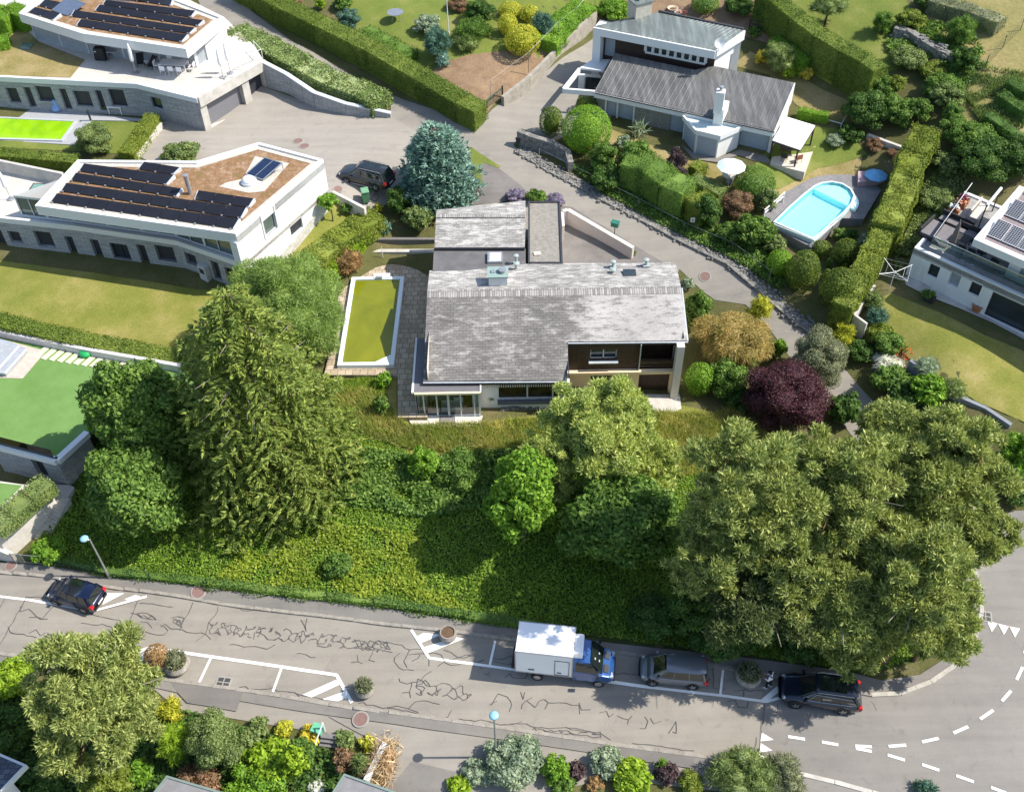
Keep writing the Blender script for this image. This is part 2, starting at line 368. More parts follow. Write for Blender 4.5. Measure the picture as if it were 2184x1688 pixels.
drape('bank', [(-60,1192),(60,1180),(140,1050),(190,960),(250,900),(420,830),(700,830),(850,905),(1010,915),(1400,905),(1520,880),(1640,940),(1800,960),(1900,1000),(2060,1180),(2070,1300),(2030,1390),(1850,1440),(1450,1390),(1100,1345),(830,1296),(608,1270),(445,1250),(240,1228)], .02, M_bank)
drape('wild_lawn', [(690,800),(880,800),(870,885),(1010,905),(1200,880),(1380,850),(1480,870),(1600,900),(1620,960),(1500,990),(1100,960),(900,985),(740,940)], .045, M_lawnA)

ROAD = [(-90,1182),(0,1200),(237,1234),(445,1255),(608,1275),(830,1300),(1000,1326),(1300,1372),(1450,1388),(1800,1432),(1880,1452),(1960,1440),(2030,1395),(2066,1340),(2072,1290),(2068,1240),(2030,1170),(2060,1130),(2160,1090),(2600,1090),(2700,1900),(1900,1900),(1700,1720),(1560,1690),(1300,1660),(1120,1700),(1000,1900),(760,1900),(785,1640),(800,1582),(690,1562),(520,1536),(380,1514),(330,1470),(200,1430),(0,1440),(-90,1430)]
drape('road', ROAD, .05, M_road)
drape('road', [(1625,1502),(1617,1628),(1690,1647),(1900,1900),(2700,1900),(2600,1090),(2160,1090),(2075,1135),(2060,1180),(2084,1235),(2093,1275),(2092,1310),(2075,1372),(2040,1417),(1985,1455),(1920,1480),(1858,1483),(1700,1466),(1628,1470)], .07, M_junc)
NK = [(-60,1212),(0,1222),(235,1254),(468,1288),(620,1307),(755,1323),(1100,1366),(1377,1401),(1530,1421),(1640,1441),(1760,1464),(1858,1483)]
KC = [(1858,1483),(1920,1480),(1985,1455),(2040,1417),(2075,1372),(2092,1310),(2093,1275),(2084,1235),(2070,1205)]
drape('pavement', [(-60,1190),(0,1200),(237,1234),(445,1255),(608,1275),(830,1300),(1000,1326),(1300,1372),(1450,1388),(1800,1432),(1880,1452),(1960,1440),(2030,1395),(2066,1340),(2072,1290),(2060,1190)] + NK[::-1][:0] + KC[::-1] + NK[::-1][1:], .12, M_walk)
SK = [(-60,1382),(0,1395),(170,1421),(361,1451),(600,1485),(755,1511),(830,1520),(1100,1557),(1300,1587),(1509,1615),(1617,1629)]
drape('pavement', SK + [(1640,1660),(1500,1640),(1300,1612),(1100,1582),(900,1554),(700,1526),(520,1497),(380,1478),(200,1440),(0,1415),(-60,1405)], .12, M_walk)
drape('pavement', [(380,1478),(365,1453),(480,1470),(520,1476),(505,1518),(400,1500)], .135, M_walk2, label=None)
drape('pavement', [(1283,1585),(1480,1612),(1480,1640),(1275,1610)], .135, M_walk2)
drape('driveway', [(800,1582),(700,1528),(900,1556),(1100,1584),(1270,1610),(1230,1660),(1120,1700),(1000,1900),(760,1900),(785,1640)], .10, M_lane)
drape('driveway', vs('n', (0,490),(-300,420),(-560,760),(60,760),(0,600)), .115, M_walk)
def kerb(name, path, wd, hgt, mat=M_kerb, seg=1.0, off=0.0):
    mb = MB(); pts = [G(p) for p in path]
    for a, b in zip(pts, pts[1:]):
        L = (b-a).length; n = max(1, int(L/seg))
        for i in range(n):
            u = a.lerp(b, i/n); v = a.lerp(b, (i+1)/n - .012*seg/L*n/n)
            z = (H(u.x,u.y)+H(v.x,v.y))/2
            mb.wallbox(u, v, z-.1, z+hgt+off, wd, zb=z+hgt+off)
    o = mb.build(name, mat); o['kind'] = 'structure'; return o
kerb('kerb', NK, .22, .16); kerb('kerb', KC, .26, .17, M_kerb2, .8); kerb('kerb', SK, .22, .15, M_kerb, 1.2)
kerb('kerb', [(1617,1629),(1690,1647),(1780,1668),(1860,1690),(1960,1720)], .25, .12, M_conc, 1.5)

LANE = [(400,-60),(505,-60),(536,24),(627,91),(772,173),(871,217),(985,256),(1030,256),(1072,217),(1180,140),(1277,71),(1310,20),(1340,120),(1330,230),(1260,280),(1180,300),(1112,275),(1095,312),(1130,335),(1209,385),(1281,421),(1361,461),(1457,513),(1558,561),(1600,592),(1640,629),(1713,690),(1770,745),(1812,800),(1868,862),(1930,930),(2010,1020),(2140,1130),(2110,1200),(2066,1230),(1960,1090),(1840,960),(1760,850),(1690,770),(1640,700),(1590,650),(1524,640),(1449,574),(1438,600),(1180,600),(1100,470),(1100,425),(1040,440),(880,440),(850,425),(785,450),(708,412),(640,420),(400,380),(289,332),(343,262),(420,240),(545,180),(700,235),(834,250),(833,215),(700,150),(560,78),(480,60),(430,20)]
drape('lane', LANE, .035, M_lane)
drape('driveway', [(289,332),(343,262),(420,245),(545,190),(690,235),(834,250),(900,290),(1000,345),(1020,400),(1000,440),(880,440),(850,425),(785,450),(708,412),(640,420),(400,380)], .06, M_drive)
drape('courtyard', [(1200,440),(1221,443),(1345,520),(1438,574),(1438,600),(1180,600),(1180,440)], .06, M_court)
drape('courtyard', [(1005,350),(1020,335),(1050,350),(1125,410),(1080,430),(1000,440)], .07, M_court)
drape('grass_verge', vs('C', (1425,805),(1440,800),(1600,905),(1590,915),(1510,885),(1490,920),(1505,1000),(1460,1010)), .09, M_lawnB)

# ---------------------------------------------------------------- road paint
drape('stone_patio', vs('M', (1790,1160),(1990,1160),(2000,1240),(1900,1285),(1800,1260)), .07, M_conc)
def paint(name, polys, off=.085, mat=M_white):
    mb = MB()
    for poly in polys:
        q = [G(p) for p in poly]
        mb.sheet([(a.x, a.y, H(a.x, a.y)+off) for a in q])
    o = mb.build(name, mat); o['kind'] = 'structure'; return o
def stripe(path, wd):
    out = []; q = [G(p) for p in path]
    for a, b in zip(q, q[1:]):
        n = max(1, int((b-a).length/2.0)); d = (b-a).normalized(); s = Vector((-d.y, d.x, 0))*wd/2
        for i in range(n): out.append([a.lerp(b, i/n)-s, a.lerp(b, (i+1)/n)-s, a.lerp(b, (i+1)/n)+s, a.lerp(b, i/n)+s])
    return out
def paint3(name, quads, off=.085, mat=M_white):
    mb = MB()
    for q in quads: mb.sheet([(a.x, a.y, H(a.x, a.y)+off) for a in q])
    o = mb.build(name, mat); o['kind'] = 'structure'; return o
paint3('bay_marking', stripe(vs('S', (-60,360),(0,370),(520,453),(825,370)), .16))
paint('hatch_marking', [vs('S', (600,350),(700,352),(575,418),(590,380)), vs('S', (700,385),(760,362),(790,368),(720,395))])
paint3('bay_marking', stripe(vs('S', (740,695),(838,657),(1890,810),(1975,965)), .2) + stripe(vs('S', (1185,714),(1120,850)), .15) + stripe(vs('S', (1580,772),(1532,905)), .15))
paint('hatch_marking', [vs('S', (1700,920),(1890,835),(1915,860),(1750,935)), vs('S', (1812,945),(1930,903),(1950,938),(1895,957)), vs('S', (735,735),(835,675),(885,668),(760,748))])
paint3('bay_marking', stripe(vs('T', (355,306),(465,480),(740,517),(1500,612),(2184,703)), .17) + stripe(vs('T', (873,374),(838,530)), .15))
paint('hatch_marking', [vs('T', (385,350),(430,325),(540,337),(418,387)), vs('T', (430,415),(630,352),(682,360),(455,452))])
paint3('bay_marking', stripe(vs('U', (30,525),(850,628),(940,603)), .17) + stripe(vs('U', (627,464),(613,592)), .15), .09)
paint('hatch_marking', [vs('U', (815,624),(905,548),(925,570),(855,628))], .09)
paint('give_way_marking', [vs('U', *t) for t in [((828,788),(888,825),(820,833)), ((822,842),(882,880),(816,890)), ((815,898),(878,940),(808,946)), ((1988,208),(2045,225),(2015,268)), ((2047,225),(2102,240),(2078,283)), ((2105,240),(2160,251),(2135,297))]], .10)
dash = [((962,808),(1050,822)), ((1137,836),(1222,851)), ((1310,857),(1395,861)), ((1312,869),(1395,885)), ((1482,859),(1572,852)), ((1655,836),(1740,817)), ((1817,790),(1892,757)), ((1955,718),(2022,672)), ((2067,625),(2114,572)), ((2143,515),(2174,450)), ((1477,903),(1566,930)), ((1654,952),(1743,982)), ((1832,1010),(1922,1042)), ((2010,1070),(2090,1100)), ((2185,380),(2195,320))]
paint3('lane_marking', sum([stripe(vs('U', *d), .17) for d in dash], []), .10)

# cracks: hand traced runs, then a wandering net inside the worn strips
rc = random.Random(3)
CR = [('S', [(0,435),(50,352)]), ('S', [(0,640),(45,560),(135,405),(150,372),(280,380)]), ('S', [(120,420),(115,455),(165,440),(205,480),(270,495)]), ('S', [(165,487),(215,485),(240,495),(270,458),(305,420)]), ('S', [(455,460),(610,492),(740,520)]),
 ('S', [(455,518),(550,530),(635,542)]), ('S', [(48,540),(60,570),(210,600)]), ('S', [(165,575),(205,555),(230,590),(260,570)]), ('S', [(795,372),(760,430),(730,515),(770,560),(850,578),(920,585),(945,560),(900,530)]),
 ('S', [(785,408),(970,428)]), ('S', [(735,460),(830,465),(880,500),(800,490),(770,470)]), ('S', [(1085,402),(1040,490),(1010,560)]), ('S', [(960,490),(1035,490),(1020,520),(985,500)]), ('S', [(1225,420),(1155,578)]),
 ('S', [(905,540),(930,525),(960,550),(1050,570),(1155,580),(1185,610)]), ('S', [(1155,580),(1100,620)]), ('S', [(1255,430),(1400,450),(1450,440)]), ('S', [(1725,490),(1720,565),(1690,500)]), ('S', [(1290,640),(1400,650),(1500,665),(1545,640)]), ('S', [(1665,690),(1770,710)]),
 ('S', [(2005,695),(2010,735),(1970,740)]), ('S', [(2010,735),(2035,745)]), ('S', [(2100,660),(2070,725),(2105,735)]), ('S', [(790,510),(830,515),(855,545)]), ('S', [(1430,570),(1425,610)]), ('S', [(1780,645),(1830,655),(1860,645)]),
 ('T', [(0,375),(70,378),(130,420),(240,445)]), ('T', [(150,375),(220,385),(300,400),(350,430),(415,425)]), ('T', [(285,450),(250,500),(280,540),(370,555)]), ('T', [(345,430),(310,500),(330,540)]), ('T', [(340,460),(450,455),(540,460),(560,500),(720,465)]), ('T', [(465,480),(465,530)]), ('T', [(360,500),(400,480),(410,460)]),
 ('T', [(555,430),(600,445),(640,475),(725,465)]), ('T', [(520,530),(555,505),(600,525),(660,520)]), ('T', [(745,530),(805,490)]), ('T', [(860,480),(920,490),(995,465)]), ('T', [(865,500),(920,515),(990,515)]), ('T', [(780,530),(790,550)]), ('T', [(800,575),(825,585),(835,570)]), ('T', [(930,600),(965,575),(975,598),(1060,605),(1075,572)]),
 ('T', [(480,562),(440,585),(410,625),(360,630),(330,640),(285,625),(280,605)]), ('T', [(360,630),(345,690),(300,695)]), ('T', [(345,690),(352,725)]), ('T', [(380,655),(440,665),(410,710),(385,695)]), ('T', [(850,770),(890,700),(945,718),(975,770),(960,810)]), ('T', [(835,770),(885,745)]), ('T', [(1030,690),(1045,735),(1055,690)]),
 ('T', [(1035,795),(1040,765),(1100,725)]), ('T', [(1070,745),(1120,785),(1145,745),(1175,735),(1200,755),(1180,795)]), ('T', [(1200,755),(1270,755),(1390,770),(1395,825)]), ('T', [(1390,755),(1405,800),(1462,798)]), ('T', [(1515,818),(1560,808),(1575,845),(1605,822)]), ('T', [(1625,835),(1695,860),(1690,888)]), ('T', [(1695,860),(1718,838)]),
 ('T', [(1795,840),(1815,870),(1800,915),(1765,915)]), ('T', [(1830,850),(1850,885),(1898,870)]), ('T', [(1942,945),(1988,870),(1990,945),(1968,935)]), ('T', [(340,790),(380,750),(455,745),(530,765)]), ('T', [(580,845),(605,800)]), ('T', [(510,840),(580,845)]), ('T', [(1720,1005),(1830,1015),(1960,1035),(2100,1052)]),
 ('T', [(650,855),(750,870),(830,870),(940,890),(1040,870)]), ('T', [(970,885),(1065,885),(1130,910),(1280,910),(1410,935),(1520,940),(1585,985)]), ('T', [(1310,910),(1400,920),(1525,950)]), ('T', [(1170,925),(1250,945),(1400,955),(1525,965)]), ('T', [(1520,930),(1525,970)]),
 ('U', [(838,640),(826,790)]), ('U', [(908,640),(912,740)]), ('U', [(650,625),(690,620),(705,655),(750,660),(758,630)]), ('U', [(55,480),(190,490)]), ('U', [(505,530),(560,510)]), ('U', [(575,450),(575,555),(640,565)]), ('U', [(680,570),(740,565),(765,575),(835,572)]), ('U', [(735,570),(733,605)]), ('U', [(800,810),(792,865),(735,880),(718,910)]), ('U', [(1390,625),(1420,675)]),
 ('S', [(1345,878),(1440,890),(1530,880),(1560,900)]), ('S', [(1560,900),(1640,905),(1700,925),(1815,948)]), ('S', [(1620,905),(1680,930)]), ('T', [(30,760),(60,752),(120,770),(180,790),(240,780),(330,790),(400,815)]), ('T', [(210,790),(300,805),(400,825)])]
def crackmesh():
    mb = MB()
    def seg(pts, wd):
        for a, b in zip(pts, pts[1:]):
            n = max(1, int((b-a).length/.3)); prev = a
            for i in range(1, n+1):
                q = a.lerp(b, i/n)
                if i < n: q = q + Vector((rc.gauss(0,.055), rc.gauss(0,.055), 0))
                d = (q-prev); 
                if d.length > 1e-4:
                    d.normalize(); s = Vector((-d.y, d.x, 0))*wd/2*rc.uniform(.7, 1.2)
                    mb.add([(c.x, c.y, H(c.x, c.y)+.076) for c in (prev-s, q-s, q+s, prev+s)], [(0,1,2,3)])
                prev = q
    for v, pts in CR: seg([G(D(v, *p)) for p in pts], .04)
    # nets: scattered points joined to their nearest neighbours
    for (v, quad, n_) in [('S', [(1170,500),(2184,620),(2184,690),(1170,580)], 230), ('T', [(380,600),(760,640),(720,750),(390,710)], 52), ('T', [(0,375),(240,375),(240,445),(0,430)], 22), ('S', [(770,465),(890,470),(890,505),(770,500)], 8), ('T', [(1100,905),(1530,945),(1530,970),(1100,930)], 26), ('S', [(960,490),(1040,490),(1030,550),(980,530)], 7)]:
        c = [G(D(v, *p)) for p in quad]; pt = []
        for k in range(n_):
            u = (k+rc.uniform(-.5,.5))/n_; t = rc.random(); pt.append((c[0].lerp(c[1], max(0,min(1,u)))).lerp(c[3].lerp(c[2], max(0,min(1,u))), t))
        done = set()
        for k, a in enumerate(pt):
            for m_ in sorted(range(n_), key=lambda x: (pt[x]-a).length)[1:rc.choice((3,3,4))]:
                if (k, m_) not in done and (pt[m_]-a).length < 2.6: done.add((k, m_)); done.add((m_, k)); seg([a, pt[m_]], .036)
    o = mb.build('road_cracks', M_crack); o['kind'] = 'structure'
crackmesh()
M_iron = plain('manhole_red', (.21,.13,.11), .7, var=.15, scale=14)
M_ring = plain('manhole_ring', (.30,.28,.25), .8)
M_grate = plain('grate', (.06,.06,.06), .5)
def manhole(p, r, label, mat=M_iron, off=.085):
    q = G(p); z = H(q.x, q.y)+off; t = thing('manhole_cover', label, 'manhole cover', (q.x, q.y, z), group='manhole covers')
    e = .8; nv = Vector((H(q.x-e,q.y)-H(q.x+e,q.y), H(q.x,q.y-e)-H(q.x,q.y+e), 2*e)).normalized(); Mr = nv.to_track_quat('Z','Y').to_matrix().to_4x4()
    MB().lathe((q.x, q.y, z), [(r*1.22,-.04),(r*1.22,.004),(r*1.02,.006)], 28, rot=Mr).build('ring', M_ring, t)
    MB().lathe((q.x, q.y, z), [(r,-.04),(r,.012),(r*.8,.012),(r*.78,.009),(r*.2,.009),(r*.18,.012)], 28, rot=Mr).build('lid', mat, t)
manhole(D('S',1117,347), .42, 'red-brown round manhole cover in the pavement below the ivy bank', off=.17)
manhole(D('S',2025,1062), .42, 'red-brown round manhole cover in the pavement above the yellow flowering garden', off=.17)
manhole(D('S',66,200), .36, 'faded reddish manhole cover at the foot of the stair gate', off=.17)
manhole(D('A',1917,910), .42, 'round brown manhole cover in the driveway, farther of the pair behind the moss-roofed house')
manhole(D('A',1958,943), .42, 'round brown manhole cover in the driveway, nearer of the pair behind the moss-roofed house')
manhole(D('C',720,1027), .36, 'small brown manhole cover beside the parked grey SUV')
manhole(D('M',2130,513), .40, 'round brown manhole cover in the narrow lane beside the slate-roofed house')
def grate(p, a, b, rz, label, off=.085):
    q = G(p); z = H(q.x, q.y)+off; t = thing('drain_grate', label, 'drain grate', (q.x, q.y, z), group='drain grates')
    c = Vector((q.x, q.y, z)); M = rotz(rz).to_3x3()
    mb = MB(); mb.box(c+Vector((0,0,-.01)), (a+.2, b+.2, .03), rz); mb.build('frame', M_ring, t)
    mb = MB(); mb.box(c+Vector((0,0,.004)), (a, b, .02), rz); mb.build('grate', M_grate, t)
    mb = MB(); mb.box(c+Vector((0,0,.016)), (.06, b, .02), rz); mb.box(c+Vector((0,0,.018)), (a, .06, .02), rz); mb.build('bars', M_ring, t)
grate(D('S',1255,852), .75, .6, R(-8), 'square dark drain grate in the empty parking bay')
grate(D('U',787,922), .8, .6, R(-8), 'rusty square drain grate at the kerb end beside the give way triangles')
grate(D('U',1983,188), .6, .6, R(-15), 'small drain grate at the curved kerb by the give way triangles', .09)
# ---------------------------------------------------------------- building kit
def streaked(name, col, dirt=(.45,.44,.41)):
    s = NT(name); f = s.noise(1.3, 6, .7, vec=s.mapping((1.6,1.6,.22))); c = s.mix(col, dirt, s.ramp(f, [(.52, (0,0,0)), (.78, (.42,.42,.42))])); k = s.ramp(s.noise(.5, 5), [(.3, (.94,.94,.94)), (.7, (1.03,1.03,1.03))]); c = s.mix(c, k, 1, 'MULTIPLY')
    s.l(c, s.b.inputs['Base Color']); s.b.inputs['Roughness'].default_value = .8; s.bump(s.noise(30, 2), .08, .01); return s.m
M_wallw = streaked('white_render', (.72,.72,.70))
M_trimw = plain('white_paint', (.68,.69,.68), .5, var=.02)
M_glass = plain('dark_glass', (.03,.04,.045), .06, var=.3, scale=.6, spec=.9)
M_glassg = plain('tinted_glass', (.10,.13,.12), .08, var=.5, scale=.5, spec=.9)
M_shut = plain('roller_shutter', (.035,.037,.045), .55)
M_shutl = plain('blue_grey_shutter', (.36,.41,.47), .6, var=.05)
M_dkmetal = plain('dark_metal', (.045,.045,.05), .45)
M_grmetal = plain('grey_metal', (.42,.43,.44), .35, .6)
M_alu = plain('pale_aluminium', (.62,.66,.70), .35, .3)
M_garage = plain('grey_garage_door', (.17,.17,.18), .5, var=.04)
def clearglass():
    s = NT('clear_glass'); tr = s.n('ShaderNodeBsdfTransparent'); gl = s.n('ShaderNodeBsdfGlossy'); gl.inputs['Roughness'].default_value = .03
    tr.inputs[0].default_value = (.80,.90,.88,1); mx = s.n('ShaderNodeMixShader'); fr = s.n('ShaderNodeFresnel'); fr.inputs[0].default_value = 1.5
    mm = s.n('ShaderNodeMath'); mm.operation = 'MULTIPLY_ADD'; s.l(fr.outputs[0], mm.inputs[0]); mm.inputs[1].default_value = 1; mm.inputs[2].default_value = .06
    s.l(mm.outputs[0], mx.inputs[0]); s.l(tr.outputs[0], mx.inputs[1]); s.l(gl.outputs[0], mx.inputs[2]); s.l(mx.outputs[0], s.o.inputs[0]); return s.m
M_clear = clearglass()
def brickmat(name, c1, c2, mortar, sc, bw, bh, rough=.85, msize=.02, patch=None, bump=.4, coords=None, off=.5, rot=0):
    """courses laid along x of the wall (or roof); patch = (scale, colour, lo, hi)"""
    s = NT(name); b = s.n('ShaderNodeTexBrick'); b.offset = off
    if coords == 'wall':
        g = s.n('ShaderNodeNewGeometry'); sp = s.n('ShaderNodeSeparateXYZ'); s.l(s.g.outputs['Object'], sp.inputs[0])
        cb = s.n('ShaderNodeCombineXYZ'); ad = s.n('ShaderNodeMath'); ad.operation = 'ADD'
        s.l(sp.outputs[0], ad.inputs[0]); s.l(sp.outputs[1], ad.inputs[1]); s.l(ad.outputs[0], cb.inputs[0]); s.l(sp.outputs[2], cb.inputs[1]); vec = cb.outputs[0]
    else: vec = s.mapping((1,1,1), (0,0,rot))
    s.l(vec, b.inputs['Vector'])
    for k, v in (('Color1', c3(c1)), ('Color2', c3(c2)), ('Mortar', c3(mortar)), ('Scale', sc), ('Mortar Size', msize), ('Bias', 0), ('Brick Width', bw), ('Row Height', bh), ('Mortar Smooth', .1)): b.inputs[k].default_value = v
    c = b.outputs['Color']
    k = s.ramp(s.noise(6, 4, .7), [(.3, (.8,.8,.8)), (.7, (1.18,1.18,1.18))]); c = s.mix(c, k, 1, 'MULTIPLY')
    if patch:
        for sc2, col, lo, hi in patch:
            f = s.ramp(s.noise(sc2, 7, .68), [(lo, (0,0,0)), (hi, (1,1,1))]); c = s.mix(c, col, f)
    s.l(c, s.b.inputs['Base Color']); s.b.inputs['Roughness'].default_value = rough
    s.bump(b.outputs['Fac'], bump, -.02); MAT[name] = s.m; return s.m
M_stone = brickmat('stone_cladding', (.29,.30,.30), (.43,.44,.43), (.17,.175,.18), 1, .55, .10, msize=.012, coords='wall', patch=[(1.2, (.40,.40,.39), .58, .75)])
def seamroof(name, a, b, gap, rot, stain):
    s = NT(name); w = s.n('ShaderNodeTexWave'); w.wave_type = 'BANDS'; w.bands_direction = 'X'; w.wave_profile = 'SAW'
    w.inputs['Scale'].default_value = 1/gap*.314*.5*2; w.inputs['Distortion'].default_value = 0
    s.l(s.mapping((1,1,1), (0,0,rot)), w.inputs['Vector'])
    c = s.ramp(s.noise(.35, 7, .65), [(.3, a), (.7, b)])
    f = s.ramp(s.noise(.8, 6, .7, vec=s.mapping((2.4,.2,1), (0,0,rot))), [(.45, (0,0,0)), (.7, (1,1,1))]); c = s.mix(c, stain, s.mix((0,0,0), f, .55))
    l = s.ramp(w.outputs['Fac'], [(0, (.5,.5,.5)), (.06, (.62,.62,.62)), (.10, (1.1,1.1,1.1)), (.16, (1,1,1)), (1, (1,1,1))]); s.l(c, s.b.inputs['Base Color']); s.b.inputs['Roughness'].default_value = .5; s.b.inputs['Metallic'].default_value = .15
    MAT[name] = s.m; return s.m

def on(p, A, B):                                        # point seen at p on the upright plane through A and B
    n = Vector((-(B[1]-A[1]), B[0]-A[0], 0)); ray = fw*FPX + rt*(p[0]-CX) + up*(CY-p[1])
    t = (Vector((A[0], A[1], 0))-CAM).dot(n)/ray.dot(n); return CAM + ray*t
def sz(p, A, B):
    q = on(p, A, B); d = Vector((B[0]-A[0], B[1]-A[1])); L = d.length
    return (Vector((q.x-A[0], q.y-A[1])).dot(d)/L, q.z)
def rects(v, A, B, *r, flat=None):
    """openings given as the picture points of two opposite corners (upper left, lower right)"""
    out = []
    for (x0, y0, x1, y1) in r:
        a = sz(D(v, x0, y0), A, B); b = sz(D(v, x1, y1), A, B)
        out.append([min(a[0], b[0]), max(a[0], b[0]), min(a[1], b[1]), max(a[1], b[1])])
    return out
def facade(root, A, B, z0, z1, opens=(), wall=None, depth=.22, name='wall', frame=None, z1b=None, flip=False, sub=True):
    """a wall with real openings: opens = (s0, s1, z0, z1, kind); kind: shut, glass, light, green, door, hole"""
    A = Vector(A[:2]); B = Vector(B[:2]); d = B-A; L = d.length; d.normalize(); n = Vector((d.y, -d.x))
    if n.dot(Vector((CAM.x, CAM.y))-A) < 0: n = -n
    if flip: n = -n
    z1b = z1 if z1b is None else z1b
    ss = sorted({0.0, L, *[max(0, min(L, o[i])) for o in opens for i in (0, 1)]}); zs = sorted({z0, *[o[i] for o in opens for i in (2, 3)]}) + ['top']
    def pt(s, z, k=0.0):
        zz = z1+(z1b-z1)*s/L if z == 'top' else z
        q = A + d*s - n*k; return (q.x, q.y, zz)
    mb = MB(); 
    for i in range(len(ss)-1):
        for j in range(len(zs)-1):
            sm = (ss[i]+ss[i+1])/2; zlo = zs[j]; zm = None if zs[j+1] == 'top' else (zs[j]+zs[j+1])/2
            if zm is not None and any(o[0] < sm < o[1] and o[2] < zm < o[3] for o in opens): continue
            if zs[j+1] == 'top' and any(o[0] < sm < o[1] and o[2] < zlo+.01 < o[3] for o in opens): continue
            mb.quad(pt(ss[i], zs[j]), pt(ss[i+1], zs[j]), pt(ss[i+1], zs[j+1]), pt(ss[i], zs[j+1]))
    for o in opens:
        s0, s1, a, b = o[:4]
        for q in (((s0,a),(s1,a)), ((s1,a),(s1,b)), ((s1,b),(s0,b)), ((s0,b),(s0,a))):
            mb.quad(pt(*q[0]), pt(*q[1]), pt(*q[1], depth), pt(*q[0], depth))
    mb.build(name, wall or M_wallw, root)
    for o in opens:
        s0, s1, a, b = o[:4]; kind = o[4] if len(o) > 4 else 'shut'
        if kind == 'hole': continue
        pm = {'shut': M_shut, 'glass': M_glass, 'light': M_shutl, 'green': M_glassg, 'door': M_shut, 'garage': M_garage, 'wood': MAT.get('dark_wood'), 'grey': plain('mid_grey_blind', (.30,.33,.36), .6)}[kind]
        if kind in ('glass', 'green', 'door') and sub:
            f = MB(); t = .07; kk = depth-.06
            bars = [(s0, s0+t, a, b), (s1-t, s1, a, b), (s0, s1, a, a+t), (s0, s1, b-t, b)]
            if s1-s0 > 1.5: bars.append(((s0+s1)/2-.04, (s0+s1)/2+.04, a, b))
            for x0, x1, y0, y1 in bars:
                q = A + d*((x0+x1)/2) - n*kk; f.box((q.x, q.y, (y0+y1)/2), (x1-x0, .05, y1-y0), math.atan2(d.y, d.x))
            w_ = f.build('door' if kind == 'door' else 'window', frame or M_dkmetal, root)
            g = MB(); g.quad(pt(s0,a,depth), pt(s1,a,depth), pt(s1,b,depth), pt(s0,b,depth)); g.build('pane', pm, w_)
        else:
            g = MB(); g.quad(pt(s0,a,depth), pt(s1,a,depth), pt(s1,b,depth), pt(s0,b,depth)); o_ = g.build({'shut': 'shutter', 'light': 'shutter', 'garage': 'garage_door', 'grey': 'blind'}.get(kind, 'panel'), pm, root)
def closed(root, poly, z0, z1, mat=None, skip=(), name='wall'):      # the plain walls round a plan
    n = len(poly); mb = MB()
    for i in range(n):
        if i in skip: continue
        a, b = poly[i], poly[(i+1) % n]; mb.quad((a[0],a[1],z0), (b[0],b[1],z0), (b[0],b[1],z1), (a[0],a[1],z1))
    return mb.build(name, mat or M_wallw, root)
def rim(root, poly, z, h, t, mat, name='parapet', inset=True, open_=False):
    mb = MB(); n = len(poly); a_ = sum(poly[i][0]*poly[(i+1)%n][1]-poly[(i+1)%n][0]*poly[i][1] for i in range(n)); sg = 1 if a_ > 0 else -1
    def offs(i, k):
        p0, p1, p2 = (Vector(poly[(i-1) % n][:2]), Vector(poly[i][:2]), Vector(poly[(i+1) % n][:2]))
        d1 = (p1-p0).normalized(); d2 = (p2-p1).normalized(); n1 = Vector((-d1.y, d1.x))*sg; n2 = Vector((-d2.y, d2.x))*sg
        b = (n1+n2); b.normalize(); return p1 + b*(k/max(.35, b.dot(n1)))
    for i in range(n-1 if open_ else n):
        j = (i+1) % n; o1, o2 = Vector(poly[i][:2]), Vector(poly[j][:2]); i1, i2 = offs(i, t), offs(j, t)
        V = [(*o1, z), (*o2, z), (*i2, z), (*i1, z)]; U = [(q[0], q[1], z+h) for q in V]
        mb.add(V+U, [(4,5,6,7) if sg > 0 else (7,6,5,4), (0,1,5,4), (2,3,7,6)])
    return mb.build(name, mat, root)
def cen(poly): return (sum(p[0] for p in poly)/len(poly), sum(p[1] for p in poly)/len(poly))
def box_on(name, p, z, d, rz, mat, root):
    q = P(p, z); return MB().box((q.x, q.y, z+d[2]/2), d, rz).build(name, mat, root)
def posts(mb, pts, h, r=.03, z=None):
    for q in pts: mb.tube([(q[0], q[1], q[2]), (q[0], q[1], q[2]+h)], r, 6)

